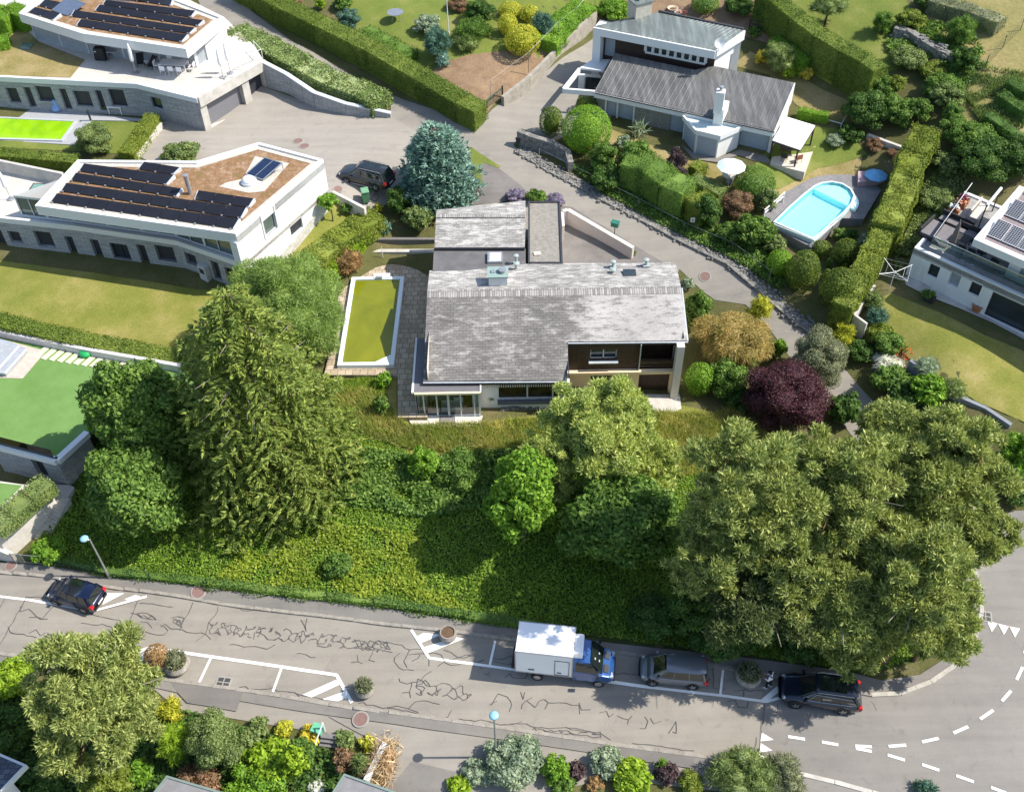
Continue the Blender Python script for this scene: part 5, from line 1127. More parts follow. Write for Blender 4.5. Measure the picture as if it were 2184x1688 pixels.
def clone(src, loc, rz, label=None):
    r = src.copy(); C.objects.link(r); r.location = loc; r.rotation_euler = (0,0,rz)
    if label: r['label'] = label
    def rec(o, par):
        for ch in list(o.children):
            c = ch.copy(); C.objects.link(c); c.parent = par; rec(ch, c)
    rec(src, r); return r
M_chair_r = plain('rust_chair', (.30,.10,.05), .6)
chair(v_(1608,862,6.03), R(200), 'reddish wooden chair beside the dark canopy post', M_chair_r)
c1_ = chair(v_(1535,855,6.03), R(150), 'dark chair in front of the patio table under the canopy', M_dwood, 'dark chairs at the patio table')
clone(c1_, v_(1575,800,6.03), R(0), 'dark chair behind the patio table under the canopy')
# white railings by the east stairs
def railing(name, pts, label, h=.95, r=.04, rails=(.95,.5), mat=M_trimw, group=None):
    t = thing(name, label, 'railing', pts[0], group=group)
    for f in rails:
        mb = MB()
        for a, b in zip(pts, pts[1:]): mb.tube([a+Vector((0,0,f)), b+Vector((0,0,f))], r, 6)
        mb.build('rail', mat, t)
    for q in pts: MB().tube([q, q+Vector((0,0,h+.05))], r*1.2, 6).build('post', mat, t)
    return t
rp_ = [v_(x, y, z) for x, y, z in ((1640,675,6.0),(1740,682,6.1),(1830,708,6.1),(1860,655,6.3))]
railing('stair_railing', rp_, 'white wooden railing zigzagging beside the patio canopy')
# pool with deck
zd = 5.0; deck = [v_(x, y, zd) for x, y in ((1425,1150),(1530,1030),(1700,935),(1830,890),(1915,845),(2050,830),(2130,860),(2060,1000),(1960,1165),(1840,1160),(1810,1190),(1680,1315),(1470,1205))]
M_deck = multi('slate_deck', [(.3, (.17,.165,.17)), (.7, (.25,.24,.245))], .9, 7, second=(5, .2), bump=.2)
DECK = deck
zw = 5.45; arc = [(1478,1180),(1560,1100),(1640,1030),(1695,988),(1735,970),(1790,963),(1850,975),(1895,1003),(1915,1040),(1902,1080),(1860,1130),(1800,1180),(1740,1235),(1690,1272)]
pq = [v_(x, y, zw) for x, y in arc]; pc = sum(pq, Vector())/len(pq)
tp_ = thing('swimming_pool', 'turquoise pool with rounded step end on a raised deck below the villa', 'swimming pool', (pc.x, pc.y, zd))
M_w3 = watermat('turquoise_water', (.20,.72,.82), (.42,.86,.90), bs=.12); M_liner = plain('pool_liner', (.62,.78,.80), .3)
xy = [p[:2] for p in pq]; rim(tp_, xy, zd-.02, zw-zd+.04, .14, M_liner, 'coping')
def clearwater():
    s = NT('clear_water'); s.b.inputs['Base Color'].default_value = (.35,.88,1,1); s.b.inputs['Roughness'].default_value = .03; s.b.inputs['Transmission Weight'].default_value = 0
    tr = s.n('ShaderNodeBsdfTransparent'); tr.inputs[0].default_value = (.66,.96,1.0,1); gl = s.n('ShaderNodeBsdfGlossy'); gl.inputs['Roughness'].default_value = .02
    mx = s.n('ShaderNodeMixShader'); fr = s.n('ShaderNodeFresnel'); fr.inputs[0].default_value = 1.33; s.l(fr.outputs[0], mx.inputs[0]); s.l(tr.outputs[0], mx.inputs[1]); s.l(gl.outputs[0], mx.inputs[2]); s.l(mx.outputs[0], s.o.inputs[0]); return s.m
M_floorp = plain('pool_floor', (.60,.92,.97), .6, var=.04)
# the deck is a ring round the basin
dk_ = [Vector(p[:2]) for p in DECK]; bs_ = [Vector(p) for p in inset(xy, -.02)]
r_ = delaunay_2d_cdt(dk_+bs_, [], [list(range(len(dk_))), list(range(len(dk_), len(dk_)+len(bs_)))], 1, 1e-5)
bsp = [(p.x, p.y) for p in bs_]; mb = MB(); fs_ = [f for f in r_[2] if not inside(sum(r_[0][i].x for i in f)/3, sum(r_[0][i].y for i in f)/3, np.array(bsp))]
mb.add([(p.x, p.y, zd) for p in r_[0]], fs_)
for a, b in zip(dk_, dk_[1:]+dk_[:1]): mb.quad((*a, 2.0), (*b, 2.0), (*b, zd), (*a, zd))
mb.build('pool_deck', M_deck)['kind'] = 'structure'
# basin: the shell hangs below the deck level inside the raised block
bas = inset(xy, .14); fl = 4.75
mb = MB(); n = len(bas)
for i in range(n): a, b = bas[i], bas[(i+1) % n]; mb.quad((*a, fl), (*b, fl), (*b, zw), (*a, zw))
mb.sheet([(*p, fl) for p in bas]); mb.build('basin', M_floorp, tp_)
cc = Vector(pc[:2]); hd = v_(1805,1025,zw)
ds_ = Vector((hd.x-pc.x, hd.y-pc.y)).normalized()
for k, (r0_, zz) in enumerate(((.92,5.22),(.80,5.08),(.68,4.95),(.56,4.83))):
    c2 = v_(1790,1060,zw); poly = []
    for a_ in np.linspace(-R(100), R(80), 14):
        an = math.atan2(ds_.y, ds_.x)+a_*0.95; poly.append((c2.x+math.cos(an)*2.15*(1-.13*k)+ds_.x*.3, c2.y+math.sin(an)*2.15*(1-.13*k)+ds_.y*.3))
    q_ = np.array([p for p in poly]); mb = MB(); mb.prism(poly, fl, zz); st_ = mb.build('pool_step', plain('pool_step', (.70,.93,.95), .5, var=.02), tp_)
MB().sheet([(*p, zw-.10) for p in bas]).build('water', clearwater(), tp_)
railing('pool_railing', [v_(x, y, zd) for x, y in ((1425,1165),(1528,1075))], 'white railing at the west end of the turquoise pool deck', rails=(.95,.6), r=.06)
mb = MB(); a, b, c = v_(1480,1215,zd+.1), v_(1690,1300,zd+.1), v_(1812,1200,zd+.1)
t = thing('pool_railing', 'low white rail around the front corner of the turquoise pool deck', 'railing', b); mb.tube([a+Vector((0,0,.4)), b+Vector((0,0,.4)), c+Vector((0,0,.4))], .05); mb.build('rail', M_trimw, t)
for q in (a, b, c): MB().tube([q-Vector((0,0,.1)), q+Vector((0,0,.45))], .05).build('post', M_trimw, t)
sb = thing('sun_platform', 'low pinkish plank platform beside the turquoise pool', 'platform', v_(1985,950,zd)); q = [v_(x, y, zd+.5) for x, y in ((1930,910),(2060,912),(2075,955),(1932,968))]
prism3(q, .5).build('box', plain('pinkish_planks', (.46,.33,.36), .7, var=.1), sb)
q = v_(2028,925,5.9); ub = thing('parasol', 'small blue parasol over the pinkish platform by the hedge', 'parasol', (q.x, q.y, zd+.5))
MB().lathe((q.x,q.y,5.75), [(1.0,0),(.98,.03),(.5,.22),(.03,.38)], 8).build('canopy', plain('blue_cloth', (.16,.42,.70), .6), ub); MB().tube([(q.x,q.y,zd+.5),(q.x,q.y,6.1)], .03).build('pole', M_grmetal, ub)
q = v_(1252,905,7.3); gz = H(q.x, q.y); pu = thing('parasol', 'open white parasol on the dry lawn in front of the villa', 'parasol', (q.x, q.y, gz))
MB().lathe((q.x,q.y,gz+2.0), [(1.2,0),(1.22,.04),(.7,.34),(.03,.58)], 10).build('canopy', plain('white_cloth', (.74,.84,.84), .7, var=.03), pu); MB().tube([(q.x,q.y,gz),(q.x,q.y,gz+2.65)], .035).build('pole', M_trimw, pu)
q2 = G(D('V',1248,965)); tt = thing('round_table', 'round grey stone table under the white parasol', 'table', (q2.x, q2.y, H(q2.x,q2.y)))
MB().lathe((q2.x,q2.y,H(q2.x,q2.y)), [(.35,0),(.2,.1),(.2,.62),(.75,.66),(.75,.74),(.02,.745)], 20).build('tabletop', M_conc, tt)
# villa boundary: rubble wall, low stone edging, fence
M_field = multi('field_stone', [(.25, (.08,.08,.075)), (.45, (.17,.165,.15)), (.62, (.27,.26,.235)), (.75, (.12,.118,.105))], 3.2, 5, second=(7, .4), bump=.8, bscale=4, bd=.12)
stonewall('fieldstone_wall', vs('V', (122,692),(200,722),(300,752),(385,800),(402,862)), [7.35,7.25,7.1,6.9,6.6], 4.8, .5, M_field, 'dark fieldstone wall rounding the villa corner beside the lane')
def edging(path, label, name='stone_edging', w=1.05, h=.22):
    pts = [G(p) for p in path]; t = thing(name, label, 'stone edging', pts[0]); mb = MB(); r = random.Random(11)
    for a, b in zip(pts, pts[1:]):
        n = int((b-a).length/(.035 if w > .4 else .2))
        for i in range(n):
            q = a.lerp(b, (i+r.random())/n); s = r.uniform(.1,.24)
            q += Vector((r.uniform(-w/2,w/2), r.uniform(-w/2,w/2), 0)); z = H(q.x, q.y)
            mb.box((q.x, q.y, z+r.uniform(.05, h*.6)), (s*r.uniform(1,1.6), s, s), r.uniform(0,3), taper=r.uniform(.6,.85))
        mb.wallbox(a, b, min(H(a.x,a.y),H(b.x,b.y))-.4, H(a.x,a.y)+.12, w*.95, zb=H(b.x,b.y)+.12)
    mb.build('stones', M_field, t)
edging([D('V',130,800), D('V',300,905), D('V',420,965), D('V',560,1045), D('V',760,1145), D('V',1000,1275), D('V',1250,1395), D('F',130,810), D('F',330,985), D('F',480,1085)], 'long rubble stone edging along the upper side of the lane')
edging([D('M',1001,1243), D('M',1310,1235)], 'row of white stones along the foot of the living room wall', w=.3, h=.3)
lw_ = G(D('V',395,350))
stonewall('driveway_wall', vs('o', (1420,745),(1620,590),(1860,350),(2140,80)), [7.7,8.2,8.7,9.6], [5.5,6,6.3,7], .35, multi('block_wall', [(.3,(.26,.23,.19)),(.7,(.40,.37,.31))], 1.6, 6, second=(6,.2)), 'long blockwork wall beside the villa driveway')
gq = [P(D('o', *q), z) for q, z in (((1265,900),6.5), ((1420,775),6.7))]; gg = thing('driveway_gate', 'dark green lattice gate standing open at the villa driveway', 'gate', gq[0])
M_dkgreen = plain('dark_green_metal', (.02,.06,.045), .5)
mb = MB(); a, b = gq; mb.tube([a+Vector((0,0,1.3)), b+Vector((0,0,1.3))], .05); mb.tube([a+Vector((0,0,.1)), b+Vector((0,0,.1))], .05)
for k in range(15): q = a.lerp(b, k/14); mb.tube([q+Vector((0,0,.1)), q+Vector((0,0,1.3))], .015, 4)
for k in range(14): q = a.lerp(b, k/14); q2 = a.lerp(b, (k+1)/14); mb.tube([q+Vector((0,0,.1)), q2+Vector((0,0,1.3))], .01, 4)
mb.build('lattice', M_dkgreen, gg); MB().box(a+Vector((0,0,.75)), (.3,.3,1.6)).build('post', M_dkgreen, gg); MB().box(b+Vector((0,0,.75)), (.15,.15,1.5)).build('post', M_dkgreen, gg)
# low walls in the east garden
stonewall('garden_wall', vs('E', (490,480),(590,525),(665,590)), [8.2,8.2,8.1], 6.5, .3, M_conc, 'pale retaining wall at the top of the dry side lawn')
stonewall('garden_wall', vs('E', (905,1092),(1050,1150),(1190,1200)), [6.9,6.9,6.8], 5, .3, M_conc, 'pale wall behind the red flower bed')
stonewall('garden_wall', vs('E', (815,1180),(900,1200),(1000,1255),(1090,1340)), [6.0,5.95,5.9,5.8], 4.6, .5, M_field, 'curved dark stone wall below the red flower bed')
q = v_(1963,825,5.05); pt = thing('flower_pot', 'big terracotta pot beside the curved stone wall', 'flower pot', q)
M_terra = plain('terracotta', (.36,.14,.06), .8); MB().lathe(q, [(.28,0),(.42,.5),(.46,.52),(.46,.62),(.36,.6)], 18).build('pot', M_terra, pt)

# ================================================================ white house at the right edge
z0, zs, zr = 4.6, 7.5, 10.3
k_ = lambda x, y, z: P(D('k', x, y), z)
HR = thing('white_terrace_house', 'white modern house with roof terrace and solar panels cut by the right edge', 'house', k_(15,960,z0))
f0 = k_(75,722,zs); fdir = (k_(1084,1180,zs)-f0); fdir.z = 0; fdir.normalize(); fn_ = Vector((-fdir.y, fdir.x, 0))
f1 = f0+fdir*26; 
bk0 = k_(540,205,zs); dl = (bk0-f0); dl.z = 0; Ld = dl.length; dl.normalize()
sl_ = [f0[:2], f1[:2], (f1+dl*Ld)[:2], (f0+dl*Ld)[:2]]
M_stile = brickmat('grey_terrace_tiles', (.24,.235,.22), (.32,.31,.29), (.18,.17,.16), 1, .6, .6, msize=.012, off=0, bump=.1)
MB().prism(sl_, zs-.35, zs).build('terrace_slab', M_stile, HR)
rim(HR, sl_, zs-.5, .62, .3, M_trimw)
ws = rects('k', f0[:2], f1[:2], (228,855,280,998), (418,935,470,1085), (610,1015,662,1165), (800,1115,1260,1560))
facade(HR, f0[:2], f1[:2], z0-.8, zs-.3, [(*ws[0],'glass'), (*ws[1],'grey'), (*ws[2],'glass'), (ws[3][0], ws[3][0]+6.5, z0+.05, ws[3][3], 'glass'), (ws[3][0]+9, ws[3][0]+12, z0+.05, ws[3][3], 'glass')], M_wallw, .25)
closed(HR, [f0[:2], (f0+dl*Ld)[:2]], z0-.8, zs-.3, M_wallw, skip=(1,))
ur0 = k_(622,640,zr); ur1 = ur0+fdir*24; dlu = k_(1040,150,zr)-ur0; dlu.z = 0; Lu = dlu.length; dlu.normalize()
ur = [ur0[:2], ur1[:2], (ur1+dlu*Lu)[:2], (ur0+dlu*Lu)[:2]]
MB().prism(inset(ur, .06), zr-.5, zr-.15).build('roof', plain('grey_red_gravel', (.22,.18,.18), .9, var=.35, scale=9), HR); rim(HR, ur, zr-.55, .62, .5, M_trimw)
ub = [Vector(p) for p in inset(ur, .5)]; sh = Vector((fdir.x, fdir.y))
A = ub[0]+sh*2.2+Vector((dlu.x,dlu.y))*.9; B = ub[1]
facade(HR, A, B, zs, zr-.5, [(.9, 4.8, zs+.4, zr-.7, 'grey'), (5.6, 9, zs+.4, zr-.7, 'glass')], M_wallw, .15); facade(HR, A, A+Vector((dlu.x,dlu.y))*(Lu-1.5), zs, zr-.5, [(.8, 3.2, zs+.05, zr-.75, 'glass')], M_wallw, .1)
gb = thing('glass_balustrade', 'glass balustrade with thin top rail round the roof terrace of the white house', 'balustrade', f0)
mb = MB(); a = f0+fn_*1.0+fdir*.8; b = a+fdir*22; mb.wallbox(a, b, zs+.1, zs+1.0, .02); c = f0+dl*Ld+fdir*.3; mb.wallbox(a, c, zs+.1, zs+1.0, .02); mb.build('glass', M_clear, gb)
mb = MB(); u = Vector((0,0,zs+1.02)); z_ = lambda q: Vector((q.x, q.y, zs+1.02)); mb.tube([z_(c), z_(a), z_(b)], .03, 6); mb.build('top_rail', M_trimw, gb)
M_pv = plain('blue_black_cells', (.025,.027,.036), .2, var=.3, scale=8)
def cellmat():
    s = NT('solar_cells'); b = s.n('ShaderNodeTexBrick'); b.offset = 0; s.l(s.mapping((1,1,1),(0,0,-math.atan2(fdir.y, fdir.x))), b.inputs['Vector'])
    for k, v in (('Color1', (.02,.022,.032,1)), ('Color2', (.03,.032,.045,1)), ('Mortar', (.36,.37,.39,1)), ('Scale', 1), ('Mortar Size', .014), ('Brick Width', .17), ('Row Height', .17)): b.inputs[k].default_value = v
    s.l(b.outputs['Color'], s.b.inputs['Base Color']); s.b.inputs['Roughness'].default_value = .25; return s.m
M_cell = cellmat()
def cellrow(px, n, label):
    o = P(D('k', *px), zr); t = thing('solar_row', label, 'solar panels', (o.x, o.y, zr-.15), group='framed solar panels on the white house roof')
    for k in range(n):
        a = Vector((o.x, o.y, zr+.0))+fdir*(k*1.14); q = [a, a+fdir*1.08, a+fdir*1.08+dlu*1.75+Vector((0,0,.42)), a+dlu*1.75+Vector((0,0,.42))]
        f = prism3(q, .06).build('panel', M_trimw, t); c = sum(q, Vector())/4
        prism3([c+(x-c)*.955+Vector((0,0,.012)) for x in q], .02).build('cells', M_cell, f)
cellrow((745,590), 8, 'front row of framed solar panels on the white house roof'); cellrow((905,405), 8, 'rear row of framed solar panels on the white house roof')
# terrace furniture
M_rattan = plain('dark_rattan', (.03,.028,.03), .8, var=.3, scale=20); M_cush = plain('grey_cushion', (.17,.16,.165), .9)
ang = math.atan2(fdir.y, fdir.x)
def T(x, y): return k_(x, y, zs+.01)
def seatblock(px, w, d, label, back='y', name='lounge_sofa', cat='sofa'):
    q = T(*px); t = thing(name, label, cat, q, ang); MB().box((0,0,.16), (w,d,.3)).build('base', M_rattan, t, world=False, bevel=.03); MB().box((0,0,.37), (w-.16,d-.16,.12)).build('cushion', M_cush, t, world=False, bevel=.04)
    if 'y' in back: MB().box((0,d/2-.07,.5), (w,.14,.65)).build('backrest', M_rattan, t, world=False, bevel=.03)
    if 'x' in back: MB().box((-w/2+.07,0,.5), (.14,d,.65)).build('side_rest', M_rattan, t, world=False, bevel=.03)
    return t
seatblock((300,600), 2.4, 2.3, 'big grey daybed with dark backrest in the corner of the roof terrace', 'x'); seatblock((440,520), 2.6, .95, 'dark rattan sofa along the back of the lounge group')
seatblock((560,610), 1.7, .95, 'dark rattan sofa between the parasol and the roof edge', 'y'); 
tb = thing('terrace_table', 'dark square table beside the folded parasol on the roof terrace', 'table', T(485,690), ang); MB().box((0,0,.72), (1.3,.9,.06)).build('tabletop', M_rattan, tb, world=False)
for sx in (-.58,.58):
    for sy in (-.38,.38): MB().box((sx,sy,.35), (.06,.06,.7)).build('leg', M_rattan, tb, world=False)
g_ = 'dark chairs on the roof terrace'
ca = chair(T(500,760), ang+R(180), 'leftmost dark chair in front of the terrace table', M_rattan, g_); clone(ca, T(590,790), ang+R(180), 'middle dark chair behind the glass balustrade of the roof terrace'); clone(ca, T(680,800), ang+R(160), 'rightmost dark chair next to the roof overhang on the terrace'); clone(ca, T(800,880), ang+R(170), 'dark chair under the roof overhang of the terrace')
pq_ = T(400,745); pf = thing('folded_parasol', 'folded grey-brown parasol on the roof terrace of the white house', 'parasol', pq_)
MB().tube([pq_, pq_+Vector((0,0,2.9))], .035).build('pole', M_grmetal, pf); MB().lathe(pq_, [(.1,.7),(.24,.9),(.2,1.8),(.1,2.6),(.03,2.8)], 9).build('cloth', plain('taupe_cloth', (.14,.12,.11), .9), pf)
sw = thing('garden_swing', 'swing seat with long white sunshade on the far roof terrace', 'swing seat', T(640,480))
a, b = T(790,380), T(660,540); zt_ = 2.2
for q in (a, b): MB().tube([q, q+Vector((0,0,zt_))], .05).build('post', M_dkmetal, sw)
mb = MB(); mb.tube([a+Vector((0,0,zt_)), b+Vector((0,0,zt_))], .12, 6); mb.build('sunshade', M_trimw, sw)
d_ = (a-b).normalized(); s_ = Vector((-d_.y, d_.x, 0)); c = (a+b)/2+s_*.6; mb = MB().box(c+Vector((0,0,.5)), (2.2,.7,.12), math.atan2(d_.y, d_.x)); mb.build('seat', plain('pale_cushion', (.55,.50,.44), .8), sw)
mb = MB().box(c+s_*.4+Vector((0,0,.85)), (2.2,.12,.6), math.atan2(d_.y, d_.x)); mb.build('backrest', plain('pale_cushion', (.5,.5,.5)), sw)
for (x, y, l_) in ((435,385,'white'), (490,340,'peach'), (520,300,'dark red')):
    q = T(x, y); pt = thing('planter_box', f'planter with {l_} flowers beside the glass balustrade of the roof terrace', 'planter', q, ang); MB().box((0,0,.18), (.9,.35,.36)).build('box', M_terra, pt, world=False)
    col = {'white': (.7,.7,.66), 'peach': (.6,.3,.2), 'dark red': (.25,.05,.08)}[l_]; fm = plain('petals_'+l_.replace(' ', '_'), col, .7); mb = MB()
    for k in range(26): mb.box((random.uniform(-.42,.42), random.uniform(-.2,.2), random.uniform(.38,.62)), (.12,.12,.08), random.random()*3)
    mb.build('flowers', fm, pt, world=False)
drape('path', [D('k', x, y) for x, y in ((-20,985),(75,985),(160,1060),(400,1160),(730,1310),(1084,1480),(1400,1640),(1400,1720),(1084,1560),(780,1400),(480,1270),(200,1160),(0,1060))], .07, M_conc)
q = k_(212,1195,4.75); pb = thing('planter_pot', 'small dark planter with grass on the lawn beside the path slabs', 'planter', q, ang); MB().box((0,0,.22), (.75,.55,.44)).build('box', M_rattan, pb, world=False)
q = k_(645,1285,4.75); pb = thing('flower_pot', 'round terracotta pot against the white house wall', 'flower pot', q); MB().lathe(q, [(.3,0),(.4,.45),(.43,.5),(.3,.5),(.28,.42)], 18).build('pot', M_terra, pb); MB().lathe(q, [(.3,.40),(.02,.47)], 12).build('soil', M_dirt, pb)
# rotary clothes dryer
q = G(D('F',870,800)); dz = q.z; dy = thing('clothes_dryer', 'open white rotary clothes dryer at the corner of the white house lawn', 'clothes dryer', q)
tp2 = q+Vector((0,0,1.9)); MB().tube([q, tp2], .03).build('pole', M_trimw, dy)
for k in range(4):
    an = R(20+90*k); MB().tube([tp2+Vector((0,0,-.15)), tp2+Vector((math.cos(an)*1.5, math.sin(an)*1.5, .15))], .03, 5).build('arm', M_trimw, dy)
mb = MB()
for rr_ in (.9,1.45):
    pts = [tp2+Vector((math.cos(R(20+90*k))*rr_, math.sin(R(20+90*k))*rr_, -.15+.3*rr_/1.5)) for k in range(4)]
    for k in range(4): mb.tube([pts[k], pts[(k+1) % 4]], .008, 3)
mb.build('line', M_trimw, dy)
# glass edged retaining wall below its lawn
stonewall('lawn_wall', [D('F',785,770), D('F',665,945), D('F',740,1000)], [4.95,4.9,4.8], 3.0, .18, M_conc, 'thin pale wall with glass edge at the west corner of the white house lawn')
stonewall('lawn_wall', [D('F',1000,1215), D('F',1060,1260), D('F',1240,1410), D('F',1450,1500), D('F',1600,1600)], [4.2,4.2,4.0,3.8,3.7], 2.6, .3, plain('dark_edging', (.2,.22,.24), .7), 'grey wall edge hidden by plants along the lower side of the white house lawn')

# ================================================================ roofs of the houses below the road
zl = .8; pr = [P(q, zl) for q in [D('i',-260,560)]]
def flatroof(name, label, poly, z, th, mat, wallm, zb, trim, insetk=.5):
    p = [P(q, z)[:2] for q in poly]; t = thing(name, label, 'house', (*cen(p), zb)); MB().prism(inset(p, .04), z-th, z).build('roof', mat, t); rim(t, p, z-th, th+.08, .12, trim, 'roof_edge'); closed(t, inset(p, insetk), zb, z-th, wallm); return t
M_rf = plain('grey_felt_roof', (.20,.195,.20), .8, var=.15, scale=2)
flatroof('flat_roofed_house', 'grey flat roof with green edge, cut by the bottom edge left of the stairs', [D('j',1720,768), D('j',2500,1000), D('j',2300,1300), D('j',1450,1100)], .6, .25, M_rf, M_cream, -3.5, plain('green_grey_edge', (.17,.22,.20), .5))
flatroof('flat_roofed_garage', 'grey flat roof with green edge below the outdoor steps at the bottom edge', [D('i',628,602), D('i',1300,840), D('i',1200,1100), D('i',440,900)], .9, .25, M_rf, M_cream, -3.5, plain('green_grey_edge', (.17,.22,.20), .5))
H9 = flatroof('slate_blue_house', 'corner of a blue-grey roof with white edge at the lower left of the photo', [D('j',-300,430), D('j',0,540), D('j',280,660), D('j',-30,980), D('j',-500,900)], 1.0, .3, brickmat('blue_slates', (.06,.075,.10), (.12,.14,.17), (.03,.035,.045), 1, .4, .3, patch=[(.9,(.22,.25,.27),.55,.7)]), M_wallw, -4, M_trimw, .8)
# ================================================================ vehicles
M_tyre = plain('tyre_rubber', (.018,.018,.019), .85); M_rim = plain('alloy_rim', (.45,.46,.48), .3, .7)
M_cglass = plain('car_glass', (.012,.018,.018), .04, var=.3, scale=1.2, spec=1.0); M_red = plain('tail_lamp', (.55,.02,.02), .25)
M_lamp = plain('head_lamp', (.42,.45,.48), .12); M_blackp = plain('black_trim', (.02,.02,.022), .5); M_plate = plain('number_plate', (.8,.8,.8), .5)
def paint_mat(name, col): return plain(name, col, .28, .35, var=.03, spec=.6, coat=.8)
def interp(x, pts):
    for (x0, y0), (x1, y1) in zip(pts, pts[1:]):
        if x <= x1: t = (x-x0)/(x1-x0); t = t*t*(3-2*t)*.4+t*.6; return y0+(y1-y0)*t
    return pts[-1][1]
def car(name, label, p, ang, L, Wd, Hh, pm, suv=True, hatch=False, sunroof=False, rails=False, chrome=False, sill=None, plate=True):
    """front towards +x of its own axes"""
    q = G(p); root = thing(name, label, 'car', (q.x, q.y, H(q.x, q.y)+.075), ang)
    hl, hw = L/2, Wd/2; nose = hl-(.78 if hatch else 1.1); belt = Hh*.60
    # body shell
    top = [(-hl, belt*.80), (-hl+.10, belt*.98), (-hl+.5, belt), (nose-.1, belt*.99), (hl-.55, belt*.90), (hl-.15, belt*.78), (hl, belt*.52)]
    wid = [(-hl, .80), (-hl+.2, .93), (-hl+.7, 1.0), (0, 1.0), (hl-.9, .985), (hl-.35, .90), (hl, .70)]
    xs = [-hl, -hl+.05, -hl+.15, -hl+.35, -hl+.7, -hl+1.2, -.8, -.2, .3, .8, nose-.2, nose, nose+.3, hl-.6, hl-.4, hl-.22, hl-.1, hl]
    mb = MB(); ring = []; zb = .22
    for x in xs:
        zt_ = interp(x, top); ww = hw*interp(x, wid); zb_c = zb + (.14 if abs(x) > hl-.12 else 0)
        pr = [(0, zb_c), (ww*.86, zb_c), (ww*.97, zb_c+.12), (ww, zb_c+.3), (ww*.985, zt_*.72), (ww*.955, zt_*.90), (ww*.86, zt_*.985), (ww*.6, zt_+.02), (0, zt_+.045)]
        ring.append([(x, y, z) for y, z in pr] + [(x, -y, z) for y, z in pr[-2:0:-1]])
    n = len(ring[0]); base = []
    for r in ring: base += r
    fs = [(i*n+k, i*n+(k+1) % n, (i+1)*n+(k+1) % n, (i+1)*n+k) for i in range(len(ring)-1) for k in range(n)]
    fs += [tuple(reversed(range(n))), tuple(range((len(ring)-1)*n, len(ring)*n))]
    mb.add(base, fs); body = mb.build('body', pm, root, smooth=True, world=False)
    # glasshouse
    xf0, xf1 = nose-.02, nose-(.85 if not hatch else .78); xr0, xr1 = (-hl+.10, -hl+(.5 if suv else .34)) if suv or hatch else (-hl+.5, -hl+1.1)
    zt_ = Hh; b0 = belt-.03
    def gring(x, z, w): return [(x, w, z), (x, -w, z)]
    lo = [(xr0, hw*.80), (xr0+.25, hw*.885), (0, hw*.90), (xf0-.35, hw*.86), (xf0, hw*.66)]
    hi = [(xr1, hw*.62), (xr1+.25, hw*.70), (0, hw*.73), (xf1-.1, hw*.70), (xf1+.08, hw*.56)]
    mb = MB(); V = []
    for (x, w) in lo: V += [(x, w, b0), (x, -w, b0)]
    for (x, w) in hi: V += [(x, w, zt_-.05), (x, -w, zt_-.05)]
    m_ = len(lo); F = []
    for i in range(m_-1):
        F.append((2*i, 2*i+2, 2*(m_+i)+2, 2*(m_+i))); F.append((2*i+1, 2*(m_+i)+1, 2*(m_+i)+3, 2*i+3)); F.append((2*(m_+i), 2*(m_+i)+2, 2*(m_+i)+3, 2*(m_+i)+1))
    F.append((0, 2*m_, 2*m_+1, 1)); F.append((2*(m_-1), 2*(m_-1)+1, 2*(2*m_-1)+1, 2*(2*m_-1))); mb.add(V, F)
    mb.build('windows', M_cglass, root, world=False)
    # roof skin and pillars
    mb = MB(); V = []
    rx = [xr1-.14, xr1+.0, xr1+.3, 0, xf1-.25, xf1+.0]; rw = [.58,.66,.715,.735,.72,.66]
    for x, w in zip(rx, rw): V += [(x, hw*w, zt_-.05-(.03 if x < xr1 else 0)), (x, hw*w*.93, zt_), (x, 0, zt_+.03), (x, -hw*w*.93, zt_), (x, -hw*w, zt_-.05-(.03 if x < xr1 else 0))]
    F = [(i*5+k, i*5+k+1, (i+1)*5+k+1, (i+1)*5+k) for i in range(len(rx)-1) for k in range(4)]; mb.add(V, F); mb.build('roof', pm, root, smooth=True, world=False)
    for s in (-1, 1):
        for (x0, w0), (x1, w1), r in (((xf0-.05, hw*.72), (xf1, hw*.62), .045), ((xf0-.35, hw*.865), (xf1-.1, hw*.71), .03), ((.05, hw*.905), (.0, hw*.74), .035), ((-L*.22, hw*.905), (-L*.22+.05, hw*.735), .035), ((xr0+.12, hw*.87), (xr1+.05, hw*.68), .075)):
            MB().tube([(x0, s*w0, b0), (x1, s*w1, zt_-.04)], r, 5).build('pillar', pm, root, world=False)
    if sunroof: MB().add([(xr1+.5, -hw*.5, zt_+.034), (xf1-.2, -hw*.5, zt_+.034), (xf1-.2, hw*.5, zt_+.034), (xr1+.5, hw*.5, zt_+.034), (xr1+.5, -hw*.5, zt_), (xf1-.2, -hw*.5, zt_), (xf1-.2, hw*.5, zt_), (xr1+.5, hw*.5, zt_)], [(0,1,2,3),(0,4,5,1),(1,5,6,2),(2,6,7,3),(3,7,4,0)]).build('sunroof', M_cglass, root, world=False)
    if rails:
        for s in (-1, 1): MB().tube([(xr1+.1, s*hw*.70, zt_-.02), (xr1+.3, s*hw*.71, zt_+.06), (0, s*hw*.72, zt_+.075), (xf1-.25, s*hw*.70, zt_+.05), (xf1-.1, s*hw*.69, zt_-.02)], .022, 6).build('roof_rail', M_rim, root, world=False)
    if chrome:
        for s in (-1, 1):
            MB().tube([(xf0-.45, s*hw*.90, b0+.05), (0, s*hw*.925, b0+.04), (xr0+.45, s*hw*.92, b0+.06), (xr1+.12, s*hw*.80, zt_-.2), (0, s*hw*.79, zt_-.10), (xf1-.0, s*hw*.77, zt_-.12), (xf0-.45, s*hw*.90, b0+.05)], .014, 4).build('window_trim', M_rim, root, world=False)
